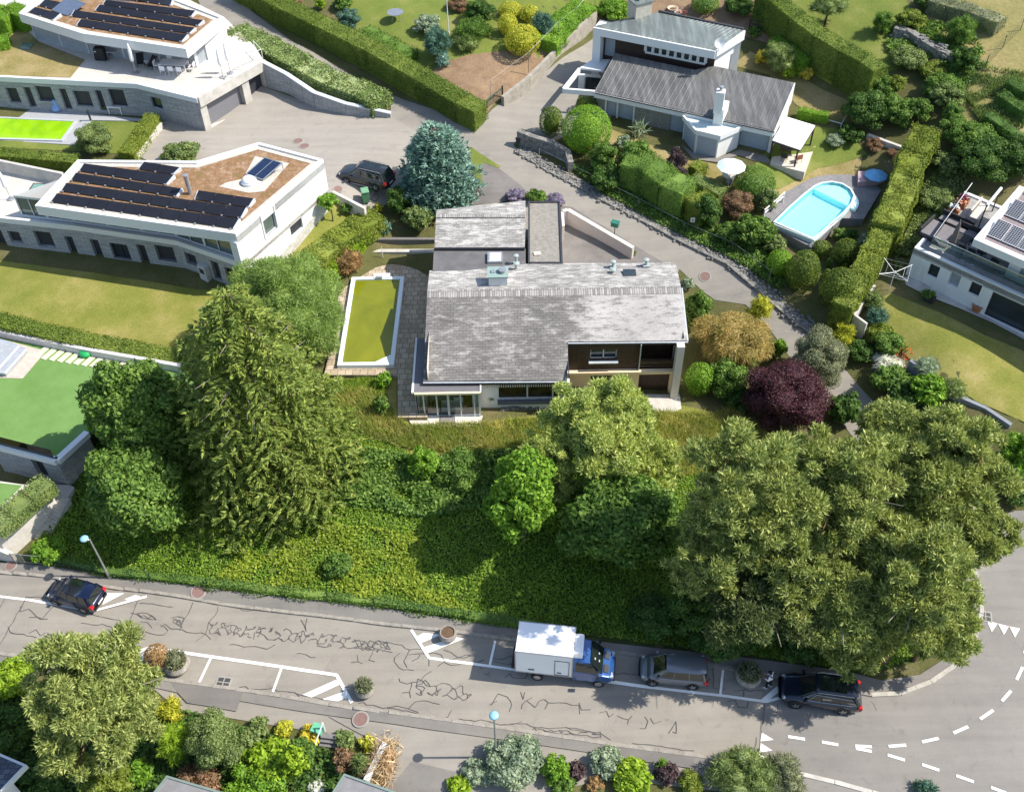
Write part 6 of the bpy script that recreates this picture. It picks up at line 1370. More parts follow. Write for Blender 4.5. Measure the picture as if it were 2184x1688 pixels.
    if sill:
        for s in (-1, 1): MB().tube([(-L*.22, s*hw*1.01, .3), (L*.22, s*hw*1.01, .3)], .035, 5).build('running_board', M_rim, root, world=False)
    wr = .36 if suv else .32
    for sx in (L*.295, -L*.285):
        for s in (-1, 1):
            Mx = Matrix.Rotation(R(90), 4, 'X'); c = (sx, s*(hw-.10), wr)
            MB().lathe((sx, s*(hw-.02), wr), [(wr+.07,-.02),(wr+.07,.02)], 24, rot=Mx).build('wheel_arch', M_blackp, root, world=False)
            w_ = MB().lathe(c, [(wr*.6,-.11),(wr,-.10),(wr,.10),(wr*.6,.11)], 24, rot=Mx).build('wheel', M_tyre, root, world=False)
            mb = MB(); mb.lathe((sx, s*(hw+.012), wr), [(wr*.62,-.02),(wr*.62,.0),(wr*.52,-.0)], 20, rot=Mx)
            mb2 = MB()
            for k in range(5):
                a_ = 2*math.pi*k/5; mb2.box((sx+math.cos(a_)*wr*.32, s*(hw+.03), wr+math.sin(a_)*wr*.32), (wr*.6, .02, .06), rot=Matrix.Rotation(-a_, 4, 'Y'))
            mb.build('disc', M_blackp, w_, world=False); mb2.build('rim', M_rim, w_, world=False)
    for s in (-1, 1):
        mb = MB().lathe((hl-.22, s*hw*.74, belt*.74), [(.02,-.16),(.10,-.06),(.12,.0),(.08,.04),(.02,.05)], 12, rot=Matrix.Rotation(R(50), 4, 'Y')); mb.build('headlight', M_lamp, root, world=False)
        mb = MB().box((-hl+.13, s*hw*.84, belt*.86), (.26,.26,.22), taper=.8); mb.build('tail_light', M_red, root, world=False)
        mb = MB().box((nose-.28, s*(hw+.0), belt+.06), (.16,.24,.15), taper=.8); mb.build('mirror', pm, root, world=False)
    if plate: MB().box((-hl-.005, 0, belt*.55), (.02,.5,.12)).build('number_plate', M_plate, root, world=False)
    MB().box((hl-.02, 0, belt*.42), (.08, Wd*.5, .16)).build('grille', M_blackp, root, world=False)
    MB().box((-hl+.02, 0, .35), (.08, Wd*.8, .16)).build('bumper', M_blackp, root, world=False)
    return root
def heading(v, nose, tail, z=.9):
    a, b = P(D(v, *nose), z), P(D(v, *tail), z); return math.atan2(a.y-b.y, a.x-b.x)
car('blue_suv', 'dark blue estate SUV with roof rails parked over the hatched corner, nearest the road curve', D('c',1420,600), heading('c', (830,330), (1960,480)), 4.7, 1.9, 1.62, paint_mat('navy_paint', (.010,.016,.035)), sunroof=True, rails=True, chrome=True)
car('grey_hatchback', 'silver grey hatchback parked behind the blue and white box truck', D('d',1710,610), heading('d', (1350,500), (2020,560)), 4.1, 1.74, 1.5, paint_mat('silver_paint', (.17,.18,.20)), suv=False, hatch=True)
car('blue_hatchback', 'small dark blue hatchback parked by the left street lamp', D('e',720,1350), heading('e', (230,1130), (1230,1400)), 3.6, 1.7, 1.48, paint_mat('deep_blue_paint', (.006,.012,.045)), suv=False, hatch=True)
car('grey_suv', 'dark grey SUV with chrome trim on the driveway beside the blue spruce', D('m',860,330), heading('m', (560,200), (1120,330), 6.9), 4.75, 1.95, 1.68, paint_mat('charcoal_paint', (.030,.032,.036)), sunroof=True, rails=True, chrome=True, sill=True)
# box truck
def truck():
    q = G(D('d',700,640)); a, b = P(D('d',140,560), 0), P(D('d',1080,680), 0); an = math.atan2(b.y-a.y, b.x-a.x)
    f = P(D('d',1105,560), .7); rr_ = P(D('d',118,535), 1.0); rl = P(D('d',95,370), 3.15); rt_ = P(D('d',148,62), 3.15); fl_ = P(D('d',690,435), 3.15); fr_ = P(D('d',718,125), 3.15)
    an = math.atan2(fl_.y-rl.y, fl_.x-rl.x); bl = (fl_-rl).length; bw = min(2.3, (rt_-rl).length); c = (rl+fr_)/2
    pm = paint_mat('truck_blue', (.028,.10,.30)); root = thing('box_truck', 'blue cab truck with plain white refrigerated box parked at the kerb', 'truck', (c.x, c.y, H(c.x, c.y)+.075), an)
    mb = MB().box((0,0,1.98), (bl,bw,2.3)); bx_ = mb.build('cargo_box', plain('box_white', (.84,.84,.85), .35, var=.01), root, world=False, bevel=.03)
    mb = MB()
    for s in (-1, 1):
        for z in (.85, 3.12): mb.box((0, s*(bw/2), z), (bl+.03, .05, .06))
    for x in (-bl/2, bl/2):
        for s in (-1, 1): mb.box((x, s*bw/2, 1.98), (.06,.06,2.32))
    mb.build('box_edging', M_grmetal, bx_, world=False)
    mb = MB(); dx = bl/2-.62
    for x0, z0_, w_, h_ in ((dx-.42,1.75,.03,1.6), (dx+.42,1.75,.03,1.6), (dx,.95,.87,.03), (dx,2.55,.87,.03)): mb.box((x0, -bw/2-.012, z0_), (w_, .03, h_))
    mb.box((dx-.15,-bw/2-.02,1.2), (.26,.03,.07)); mb.box((-bl/2+.95,-bw/2-.02,1.25), (.36,.03,.09)); mb.build('side_door', M_dkmetal, bx_, world=False)
    fu = MB().box((bl/2+.27,.05,2.62), (.56,1.35,.72)).build('fridge_unit', plain('box_white', (.84,.84,.85)), root, world=False, bevel=.08)
    # cab: loft
    x0 = bl/2+.05; hw = 1.0
    prof = [(0, .35, 2.42, 1.0), (.35, .35, 2.46, 1.0), (.95, .35, 2.33, .97), (1.0, .35, 1.62, 1.0), (1.75, .35, 1.32, .98), (2.15, .4, 1.18, .92), (2.38, .45, .98, .80), (2.45, .5, .7, .7)]
    V = []; n = 10
    for x, zb, zt_, w_ in prof:
        ww = hw*w_; belt = min(zt_-.03, 1.42); tw = ww*(.80 if zt_ > 1.7 else .93)
        pr = [(ww*.92, zb), (ww, zb+.2), (ww, belt-.05), (tw if zt_ > 1.7 else ww*.93, zt_-.06), (tw*.88, zt_)]
        V += [(x0+x, y, z) for y, z in pr] + [(x0+x, -y, z) for y, z in pr[::-1]]
    F = [(i*n+k, i*n+(k+1) % n, (i+1)*n+(k+1) % n, (i+1)*n+k) for i in range(len(prof)-1) for k in range(n)] + [tuple(reversed(range(n))), tuple(range((len(prof)-1)*n, len(prof)*n))]
    cab = MB().add(V, F).build('cab', pm, root, world=False, bevel=.05)
    ws = MB().add([(x0+1.0, .76, 2.30), (x0+1.0, -.76, 2.30), (x0+1.73, -.86, 1.40), (x0+1.73, .86, 1.40), (x0+.9, .76, 2.20), (x0+.9, -.76, 2.20), (x0+1.6, -.86, 1.30), (x0+1.6, .86, 1.30)], [(0,1,2,3),(4,7,6,5),(0,4,5,1),(2,6,7,3),(1,5,6,2),(0,3,7,4)]).build('windscreen', M_cglass, root, world=False)
    mb = MB()
    for k, (u, v_) in enumerate(((.25,.3),(.3,.65),(.7,.6))):
        x = x0+1.0+.73*v_+.02; mb.box((x, -.6+1.2*u, 2.30-.9*v_+.02), (.10,.14,.02), rot=Matrix.Rotation(R(51), 4, 'Y'))
    mb.build('papers', plain('paper', (.35,.40,.37), .7), ws, world=False)
    for s in (-1, 1):
        MB().add([(x0+.12, s*.985, 1.5), (x0+1.5, s*1.0, 1.45), (x0+1.05, s*.84, 2.2), (x0+.15, s*.84, 2.25), (x0+.12, s*.93, 1.5), (x0+1.5, s*.93, 1.45), (x0+1.05, s*.78, 2.2), (x0+.15, s*.78, 2.25)], [(0,1,2,3),(4,7,6,5),(0,4,5,1),(2,6,7,3),(1,5,6,2),(0,3,7,4)]).build('side_window', M_cglass, root, world=False)
        MB().box((x0+1.45, s*1.2, 1.62), (.14,.22,.34)).build('mirror', M_blackp, root, world=False)
        MB().box((x0+2.2, s*.72, .98), (.34,.3,.22), s*R(-15)).build('headlight', M_lamp, root, world=False)
        MB().box((x0+1.95, s*.45, 1.30), (.3,.5,.02), rot=Matrix.Rotation(R(22), 4, 'Y')).build('air_vent', M_blackp, root, world=False)
        for wx, wr in ((x0+1.55, .35), (-bl/2+1.3, .35)):
            w_ = MB().lathe((wx, s*.9, wr), [(wr*.6,-.13),(wr,-.12),(wr,.12),(wr*.6,.13)], 24, rot=Matrix.Rotation(R(90),4,'X')).build('wheel', M_tyre, root, world=False)
            MB().lathe((wx, s*1.02, wr), [(wr*.6,-.02),(wr*.6,.02),(.05,.03)], 16, rot=Matrix.Rotation(R(90),4,'X')).build('rim', M_rim, w_, world=False)
    MB().box((0,0,.62), (bl+.6,1.3,.3)).build('chassis', M_blackp, root, world=False)
    MB().box((x0+2.42,0,.5), (.12,1.4,.25)).build('bumper', M_blackp, root, world=False)
truck()
# ================================================================ person beside the SUV
def person():
    q = G(D('c',650,450)); z0 = H(q.x, q.y)+.075
    t = thing('person', 'person in black cap, white jacket and dark trousers standing at the car front', 'person', (q.x, q.y, z0), R(150))
    J = {'pel': (0,0,.95), 'sp': (0,0,1.12), 'ch': (.03,0,1.32), 'nk': (.06,0,1.50), 'hd': (.10,0,1.62), 'top': (.11,0,1.74),
         'shl': (.03,.20,1.42), 'ell': (.06,.27,1.14), 'wrl': (.28,.16,1.06), 'shr': (.03,-.20,1.42), 'elr': (.05,-.27,1.14), 'wrr': (.29,-.12,1.08),
         'hpl': (0,.10,.92), 'knl': (.10,.12,.50), 'anl': (.04,.13,.09), 'tol': (.22,.15,.04), 'hpr': (0,-.10,.92), 'knr': (-.02,-.12,.50), 'anr': (-.14,-.13,.10), 'tor': (.04,-.15,.04)}
    def skin(name, pts, edges, rad, mat, root, sub=2):
        me = bpy.data.meshes.new(name); me.from_pydata([J[p] if isinstance(p, str) else p for p in pts], edges, []); me.materials.append(mat)
        o = bpy.data.objects.new(name, me); C.objects.link(o); o.parent = root
        m1 = o.modifiers.new('skin', 'SKIN'); m1.use_smooth_shade = True
        lay = me.skin_vertices[0] if me.skin_vertices else None
        if lay is None:
            bm = bmesh.new(); bm.from_mesh(me); bm.verts.layers.skin.verify(); bm.to_mesh(me); bm.free(); lay = me.skin_vertices[0]
        for i, r in enumerate(rad): lay.data[i].radius = (r if isinstance(r, tuple) else (r, r))
        lay.data[0].use_root = True
        m2 = o.modifiers.new('sub', 'SUBSURF'); m2.levels = sub; m2.render_levels = sub
        return o
    skinm = plain('skin', (.50,.30,.21), .5, var=.04)
    def hand(w, s): return [(w[0]+.05, w[1], w[2]-.01)]
    pts = ['pel','sp','ch','nk','hd','top','shl','ell','wrl','shr','elr','wrr','hpl','knl','anl','tol','hpr','knr','anr','tor', (.33,.14,1.05), (.34,-.10,1.07)]
    ed = [(0,1),(1,2),(2,3),(3,4),(4,5),(2,6),(6,7),(7,8),(2,9),(9,10),(10,11),(0,12),(12,13),(13,14),(14,15),(0,16),(16,17),(17,18),(18,19),(8,20),(11,21)]
    rad = [(.13,.11),(.12,.10),(.15,.11),.052,.088,.075,.06,.045,.03,.06,.045,.03,.085,.06,.042,.035,.085,.06,.042,.035,.035,.035]
    body = skin('body', pts, ed, rad, skinm, t)
    for wr_, s in ((J['wrl'], 1), (J['wrr'], -1)):       # five fingers on each hand
        hx, hy, hz = wr_[0]+.06, wr_[1]-s*.02, wr_[2]-.01
        for k, ln in enumerate((.065,.075,.072,.058)):
            y = hy+s*(.027-.018*k); MB().tube([(hx+.02,y,hz), (hx+.02+ln*.6,y,hz-.01), (hx+.02+ln,y,hz-.03)], [.009,.008,.006], 6).build('finger', skinm, t, world=False)
        MB().tube([(hx-.02,hy+s*.03,hz), (hx+.02,hy+s*.055,hz), (hx+.05,hy+s*.05,hz-.01)], [.011,.009,.007], 6).build('thumb', skinm, t, world=False)
    white = plain('white_jacket', (.72,.72,.74), .8); dark = plain('dark_trousers', (.012,.012,.014), .9); tr_ = .013
    skin('jacket', ['pel','sp','ch','nk','shl','ell','wrl','shr','elr','wrr'], [(0,1),(1,2),(2,3),(2,4),(4,5),(5,6),(2,7),(7,8),(8,9)], [(.155,.13),(.145,.125),(.175,.135),.062,.08,.062,.045,.08,.062,.045], white, t)
    skin('trousers', ['pel','hpl','knl','anl','hpr','knr','anr'], [(0,1),(1,2),(2,3),(0,4),(4,5),(5,6)], [(.145,.12),.105,.078,.058,.105,.078,.058], dark, t)
    for a, b in (('anl','tol'), ('anr','tor')):
        a, b = J[a], J[b]; MB().tube([(a[0]-.06,a[1],.05), (a[0]+.05,a[1],.06), (b[0]+.03,b[1],.045)], [.05,.055,.04], 10).build('shoe', white, t, smooth=True, world=False)
    mb = MB(); mb.tube([(.17,.15,1.46),(.19,.02,1.30),(.14,-.14,1.08)], .028, 6); mb.tube([(-.08,.15,1.46),(-.12,.0,1.28),(-.10,-.15,1.08)], .028, 6); mb.tube([(-.08,.15,1.46),(.04,.16,1.52),(.17,.15,1.46)], .028, 6); mb.build('bag_strap', plain('strap_blue_black', (.01,.03,.07), .7), t, world=False)
    blk = plain('cap_black', (.01,.01,.012), .8)
    MB().lathe((.105,0,1.68), [(.108,-.02),(.11,.02),(.10,.075),(.06,.115),(.01,.125)], 16).build('cap', blk, t, smooth=True, world=False); MB().box((.21,0,1.675), (.10,.14,.015)).build('cap_brim', blk, t, world=False)
    MB().lathe((.085,0,1.62), [(.098,-.04),(.10,.02),(.095,.06)], 14).build('hair', plain('dark_hair', (.02,.013,.01), .8), t, smooth=True, world=False)
    MB().tube([(.185,0,1.63),(.208,0,1.60),(.19,0,1.59)], [.01,.014,.009], 6).build('nose', skinm, t, world=False)
    for s in (-1,1):
        MB().lathe((.178,s*.034,1.635), [(.003,-.01),(.011,0),(.003,.01)], 8).build('eye', plain('eye_dark', (.03,.02,.02), .3), t, world=False); MB().lathe((.10,s*.098,1.62), [(.005,-.03),(.014,0),(.005,.03)], 8).build('ear', skinm, t, world=False)
    MB().box((.180,0,1.572), (.012,.05,.010)).build('mouth', plain('lips', (.35,.14,.12), .6), t, world=False)
person()
# ================================================================ street lamps, planters, bin
M_lampblue = plain('lamp_dome', (.26,.52,.66), .15, var=.02)
def lamp(base, hgt, label, lean=(0,0), arm=(0,0)):
    q = G(base); z = H(q.x, q.y)+.12; t = thing('street_lamp', label, 'street lamp', (q.x, q.y, z), group='street lamps along the road')
    MB().tube([(q.x, q.y, z), (q.x, q.y, z+.9)], .09, 12).build('base_sleeve', M_grmetal, t); MB().tube([(q.x, q.y, z+.9), (q.x, q.y, z+hgt)], [.07,.05], 12).build('pole', M_grmetal, t)
    c = (q.x+arm[0], q.y+arm[1], z+hgt+.1)
    MB().lathe(c, [(.06,-.22),(.1,-.1),(.25,-.03),(.27,.02)], 20).build('lamp_housing', M_grmetal, t, smooth=True); MB().lathe(c, [(.27,.02),(.25,.09),(.17,.15),(.05,.19),(.01,.195)], 20).build('lamp_dome', M_lampblue, t, smooth=True)
    if arm[0] or arm[1]: MB().tube([(q.x, q.y, z+hgt-.1), c], .05, 8).build('arm', M_grmetal, t)
ba = D('e',1345,945); qa = G(ba); zA = on(D('e',975,190), qa[:2], (qa.x+1, qa.y)).z-.12
lamp(ba, zA, 'street lamp with pale blue dome at the ivy bank edge near the small car', arm=(-.28,-.05))
q2 = P(D('T',865,833), 5.2); bs2 = proj((q2.x, q2.y, 0)); lamp(bs2[:2], 5.0, 'street lamp with pale blue dome on the south pavement among the shrubs')
M_bowl = multi('planter_concrete', [(.3,(.22,.20,.17)),(.7,(.36,.33,.29))], 3, 5, second=(12,.2)); M_soil = plain('potting_soil', (.12,.075,.045), .95, var=.3, scale=14)
def bowl(p, r, label, h=.62):
    q = G(p); z = H(q.x, q.y)+.075; t = thing('planter_bowl', label, 'planter', (q.x, q.y, z), group='round concrete planters on the road')
    MB().lathe((q.x,q.y,z), [(r*.72,0),(r*.95,h*.3),(r*1.0,h*.6),(r*.86,h),(r*.76,h),(r*.76,h*.85)], 28).build('bowl', M_bowl, t, smooth=False); MB().lathe((q.x,q.y,z+h*.86), [(r*.78,-.02),(r*.78,0),(.01,.03)], 20).build('soil', M_soil, t); return t, Vector((q.x, q.y, z+h*.85))
BOWLS = {}
for key, p, r, lab in (('empty', D('T',583,352), .56, 'round concrete planter with bare soil on the hatched road marking'), ('south', D('S',2050,908), .58, 'round concrete planter with grey shrub standing alone at the south kerb'), ('pairR', D('S',1003,765), .80, 'larger round concrete planter with grey shrub, right one of the pair by the big pine'), ('pairL', D('S',905,752), .62, 'round concrete planter with brown shrub, left one of the pair by the big pine'), ('person', D('U',755,508), .80, 'round concrete planter with dry twigs beside the standing person')):
    BOWLS[key] = bowl(p, r, lab)
M_bin = plain('bin_green', (.09,.22,.12), .5, var=.05)
def bin_(p, ang, label, s=1.0):
    q = G(p); z = H(q.x, q.y)+.08; t = thing('wheelie_bin', label, 'bin', (q.x, q.y, z), ang)
    MB().box((0,0,.52*s), (.48*s,.55*s,.92*s), rot=None, taper=1.12).build('body', M_bin, t, world=False, bevel=.02); MB().box((0,-.02,1.03*s), (.6*s,.68*s,.1*s), taper=.85).build('lid', plain('bin_lid', (.17,.34,.20), .5), t, world=False, bevel=.02)
    for sx in (-1,1): MB().lathe((sx*.22*s,.25*s,.1*s), [(.1*s,-.03),(.1*s,.03)], 12, rot=Matrix.Rotation(R(90),4,'Y')).build('wheel', M_tyre, t, world=False)
    MB().tube([(-.22*s,.32*s,1.0*s),(.22*s,.32*s,1.0*s)], .02, 6).build('handle', M_blackp, t, world=False)
bin_(D('m',850,575), R(15), 'green wheelie bin standing beside the parked grey SUV', 1.15)
q = P(D('m',762,690), 6.6); z = H(q.x, q.y); bd = thing('bollard_lamp', 'garden bollard lamp with round white head beside the yellow hedge', 'bollard lamp', (q.x, q.y, z)); MB().tube([(q.x,q.y,z),(q.x,q.y,z+.75)], .09, 10).build('post', M_grmetal, bd); MB().lathe((q.x,q.y,z+.75), [(.26,0),(.3,.1),(.26,.2),(.05,.26)], 16).build('head', M_trimw, bd)
def mailbox(p, ang, label, col=M_dkgreen, h=1.0, sz_=(.5,.35,.35)):
    q = G(p); z = H(q.x, q.y)+.03; t = thing('mailbox', label, 'mailbox', (q.x, q.y, z), ang); MB().tube([(0,0,0),(0,0,h)], .035).build('post', M_dkmetal, t, world=False); MB().box((0,0,h+sz_[2]/2), sz_).build('box', col, t, world=False, bevel=.02); MB().box((0,0,h+sz_[2]+.02), (sz_[0]+.08,sz_[1]+.08,.04)).build('lid', col, t, world=False)
mailbox(D('M',1630,290), R(-25), 'green mailbox on a post beside the tapering courtyard wall', plain('mailbox_green', (.03,.16,.11), .4), 1.05, (.62,.42,.4))
mailbox(D('i',372,195), R(-20), 'mint green box at the top of the outdoor steps below the road', plain('mint_box', (.13,.42,.26), .5), .35, (.6,.5,.4))
mailbox(D('C',1693,790), R(0), 'small black post with letter box at the foot of the fieldstone wall', M_dkmetal, .35, (.35,.3,.35))
# bicycle lying behind the bin
q = G(D('m',905,590)); by = thing('bicycle', 'black bicycle leaning behind the green wheelie bin', 'bicycle', (q.x, q.y, q.z+.06), R(35))
for sx in (-.5,.5):
    mb = MB(); pts = [(sx+.32*math.cos(a), .05*math.sin(a), .34+.32*math.sin(a)) for a in np.linspace(0, 2*math.pi, 17)]; mb.tube(pts, .022, 5, cap=False); mb.build('wheel', M_tyre, by, world=False)
mb = MB(); mb.tube([(-.5,0,.34),(-.12,0,.78),(.38,0,.82),(.5,0,.34)], .02); mb.tube([(-.5,0,.34),(0,0,.3),(.38,0,.82)], .02); mb.tube([(0,0,.3),(-.15,0,.88)], .02); mb.tube([(.38,-.25,.98),(.38,.25,.98)], .016); mb.build('frame', M_dkmetal, by, world=False); MB().box((-.16,0,.92), (.25,.12,.05)).build('saddle', M_blackp, by, world=False)
# ================================================================ upper terrace furniture
za = 9.72; h_ = lambda x, y, z=za: P(D('h', x, y), z)
M_wf = plain('white_furniture', (.80,.80,.80), .4, var=.02)
q = h_(830,195); gr_ = thing('barbecue_grill', 'black covered barbecue grill against the glass front of the upper house', 'grill', q); MB().box(q+Vector((0,0,.62)), (1.15,.75,1.24), R(-8), taper=.8).build('cover', plain('grill_cover', (.012,.012,.014), .6, var=.3), gr_, bevel=.12); MB().box(q+Vector((-.3,-.34,.95)), (.14,.03,.1)).build('label_plate', M_rim, gr_)
def ftable(p, w, d, ang, label, mat, name='garden_table', h=.74):
    t = thing(name, label, 'table', p, ang); MB().box((0,0,h), (w,d,.05)).build('tabletop', mat, t, world=False)
    for sx in (-1,1):
        for sy in (-1,1): MB().box((sx*(w/2-.06),sy*(d/2-.06),h/2-.02), (.06,.06,h-.04)).build('leg', mat, t, world=False)
    return t
dan = heading('h', (1500,262), (1330,250), za+.7)
ftable(h_(925,185), .9, .7, R(-8), 'small side table next to the covered barbecue grill', M_grmetal)
ftable(h_(1425,280), 2.5, 1.1, R(-8), 'long white dining table on the sunny upper terrace', M_wf)
g_ = 'white chairs around the long dining table'; cc = None
tc = h_(1425,280); d_ = Vector((math.cos(R(-8)), math.sin(R(-8)), 0)); n_ = Vector((-d_.y, d_.x, 0))
names = ['front left', 'front middle', 'front right', 'back left', 'back middle', 'back right']
for k in range(6):
    loc = tc + d_*((k % 3)-1)*.8 + n_*(-.75 if k < 3 else .75); rz = R(-8)+(math.pi if k < 3 else 0)
    lab = f'white chair at the {names[k]} place of the long dining table'
    if cc is None: cc = chair(loc, rz, lab, M_wf, g_)
    else: clone(cc, loc, rz, lab)
clone(cc, tc-d_*1.65, R(-8)+R(90), 'white chair at the left end of the long dining table'); clone(cc, tc+d_*1.65, R(-8)-R(90), 'white chair at the right end of the long dining table')
def deckchair(p, ang, label):
    t = thing('deck_chair', label, 'deck chair', p, ang, 'black deck chairs on the upper terrace'); mb = MB()
    mb.add([(-.3,.5,.95),(.3,.5,.95),(.3,-.15,.32),(-.3,-.15,.32),(.3,-.6,.4),(-.3,-.6,.4)], [(0,3,2,1),(3,5,4,2)]); mb.build('cloth', M_blackp, t, world=False)
    for s in (-1,1): MB().tube([(s*.32,.52,.98),(s*.32,-.5,.02)], .025, 6).build('frame_bar', M_dkmetal, t, world=False); MB().tube([(s*.32,.45,.02),(s*.32,-.62,.42)], .025, 6).build('frame_bar', M_dkmetal, t, world=False)
deckchair(h_(1150,240), R(10), 'left black deck chair on the upper terrace, nearest the folded white parasol'); deckchair(h_(1245,260), R(-35), 'right black deck chair on the upper terrace, nearest the dining table')
q = h_(1195,245); st_ = thing('side_table', 'tiny white side table between the two black deck chairs', 'table', q); MB().lathe(q, [(.15,0),(.03,.03),(.03,.4),(.22,.42),(.22,.45)], 14).build('tabletop', M_wf, st_)
def folded(p, h, label, mat=M_wf, r=.2):
    t = thing('folded_parasol', label, 'parasol', p, group='folded white parasols on the upper terrace'); MB().lathe(p, [(.3,0),(.3,.06),(.05,.1)], 14).build('base', M_grmetal, t); MB().tube([p, Vector(p)+Vector((0,0,h))], .03).build('pole', M_grmetal, t)
    MB().lathe(p, [(.07,h*.38),(r,h*.45),(r*.8,h*.75),(r*.45,h*.92),(.03,h)], 10).build('cloth', mat, t)
folded(h_(1105,305), 2.9, 'folded white parasol standing alone in the middle of the upper terrace'); folded(h_(1812,340), 3.0, 'left folded white parasol of the tall pair at the terrace corner'); folded(h_(1872,305), 3.2, 'right folded white parasol of the tall pair at the terrace corner')
q = P(D('B',70,370), 7.77); folded(q, 2.8, 'folded white parasol on the deck beside the moss-roofed house')
# by the lime pool
q = P(D('h',465,610), 6.57); th = thing('garden_statue', 'light blue figure shaped pool toy standing on the deck by the lime pool', 'pool toy', q); mt_ = plain('toy_blue', (.22,.36,.62), .5)
MB().lathe(q, [(.3,0),(.45,.15),(.4,.45),(.2,.62),(.12,.7),(.18,.85),(.2,1.0),(.08,1.12)], 16).build('body', mt_, th, smooth=True)
ftable(P(D('h',955,625), 6.57), 1.3, .95, R(-8), 'white square table with plants by the lime pool deck', M_wf)
q = P(D('h',738,690), 6.57); sh = thing('pool_shower', 'short dark pool shower post at the corner of the lime pool deck', 'shower post', q); MB().box(q+Vector((0,0,.55)), (.14,.14,1.1)).build('post', M_dkmetal, sh); MB().box(q+Vector((0,-.08,1.06)), (.16,.22,.06)).build('head', M_dkmetal, sh)
q = P(D('h',600,615), 6.57); fp = thing('pole', 'thin white pole standing against the stone facade by the lime pool', 'pole', q); MB().tube([q, q+Vector((-.02,.0,2.8))], .025).build('shaft', M_trimw, fp); MB().lathe(q, [(.1,0),(.1,.05)], 10).build('foot', M_trimw, fp)
q = P(D('B',1330,890), 4.9); ac = thing('heat_pump', 'white outdoor heat pump box against the stone facade above the lawn', 'heat pump', q); MB().box(q+Vector((0,0,.75)), (.8,.45,1.5), R(-35)).build('case', plain('pale_case', (.5,.5,.5), .5), ac); MB().box(q+Vector((-.12,-.2,1.05)), (.5,.04,.45), R(-35)).build('fan_grille', M_dkmetal, ac)
# garden table and tall mast on the upper lawn
q = G(D('o',598,160)); gt_ = thing('garden_table', 'round grey metal table alone on the upper lawn', 'table', q); MB().lathe(q+Vector((0,0,.86)), [(.78,0),(.80,.03),(.02,.04)], 26).build('tabletop', plain('steel_top', (.24,.26,.30), .4, .3), gt_)
for k in range(3): a = R(100+120*k); MB().tube([q+Vector((math.cos(a)*.5, math.sin(a)*.5, 0)), q+Vector((math.cos(a)*.3, math.sin(a)*.3, .86))], .03).build('leg', M_grmetal, gt_)
q = G(D('o',1005,262)); mz = on(D('o',993,-40), q[:2], (q.x+1, q.y)).z; fm = thing('flagpole', 'thin tall white flagpole among the shrubs of the upper garden', 'flagpole', q); MB().tube([q, (q.x, q.y, mz)], [.06,.03]).build('pole', M_trimw, fm); MB().lathe((q.x, q.y, q.z), [(.12,0),(.12,.2),(.05,.25)], 10).build('foot', M_conc, fm)
# bowls behind the villa
for x, y, r, col, lab in ((1100,125,.55,(.55,.42,.30),'cream round bowl with red rim in the shade behind the villa'), (1168,165,.45,(.35,.30,.28),'grey stone bowl in the middle of the three behind the villa'), (1232,165,.4,(.50,.16,.08),'small orange bowl, rightmost of the three behind the villa')):
    q = G(D('f', x, y)); t = thing('garden_bowl', lab, 'bowl', q, group='bowls behind the villa'); MB().lathe(q, [(r*.6,0),(r,r*.5),(r*.85,r*.5),(r*.5,r*.25)], 20).build('bowl', plain('bowl_'+str(x), col, .7), t); MB().lathe(q, [(r*.6,r*.3),(.02,r*.34)], 14).build('soil', M_soil, t)
# small sign on the kerb side
q = G(D('F',30,0)) if False else G(D('V',1040,1240)); sg_ = thing('house_sign', 'small white sign on a stake above the stone edging of the lane', 'sign', q); MB().tube([q, q+Vector((0,0,1.3))], .02).build('stake', M_dkmetal, sg_); MB().box(q+Vector((0,-.02,1.35)), (.34,.03,.42)).build('plate', M_trimw, sg_); MB().lathe(q+Vector((0,-.045,1.35)), [(.08,0),(.08,.012)], 10, rot=Matrix.Rotation(R(90),4,'X')).build('dot', M_blackp, sg_)
# outdoor steps, planter wall and rail at the bottom
zt_, zb_ = -.1, -2.0; i_ = lambda x, y, z: P(D('i', x, y), z)
stp = thing('garden_steps', 'dark outdoor steps going down from the pavement between the flowering shrubs', 'stairs', i_(450,300,-.6)); a, b = i_(490,215,-.1), i_(420,560,-1.7); mb = MB()
for k in range(9):
    q = a.lerp(b, k/8); mb.box((q.x, q.y, q.z-.2), (1.15,(a-b).length/8*1.1,.4), R(-8))
mb.build('steps', plain('dark_step', (.17,.16,.16), .8), stp)
railing('handrail', [i_(430,160,-.0), i_(275,590,-1.7), i_(415,640,-1.9), i_(375,800,-2.4)], 'white steel handrail running down beside the outdoor steps', rails=(.95,), r=.045)
stonewall('white_wall', vs('i', (1045,280),(850,670)), [.45,.3], -2, .32, M_trimw, 'slanting white wall beside the dried hedge at the bottom of the photo')
# fences
def wirefence(path, h, label, n=None, mat=M_dkgreen, zoff=0, gap=3.0, wires=True):
    pts = [G(p) for p in path]; t = thing('wire_fence', label, 'fence', pts[0]); mw = MB(); allp = []
    for a, b in zip(pts, pts[1:]):
        m_ = max(1, int((b-a).length/gap))
        for i in range(m_+1): 
            q = a.lerp(b, i/m_); q.z = H(q.x, q.y)+zoff; allp.append(q)
    for q in allp[:60]: MB().tube([q, q+Vector((0,0,h))], .03, 6).build('fence_post', mat, t)
    for a, b in zip(allp, allp[1:]):
        for f in (.98,) if not wires else (.98,.75,.5,.25,.06): mw.tube([a+Vector((0,0,h*f)), b+Vector((0,0,h*f))], .008, 3)
        L_ = (b-a).length; k_n = int(L_/.5) if wires else 0
        for k in range(k_n): q = a.lerp(b, k/k_n); mw.tube([q+Vector((0,0,h*.06)), q+Vector((0,0,h*.98))], .006, 3)
    mw.build('wire_mesh', mat, t)
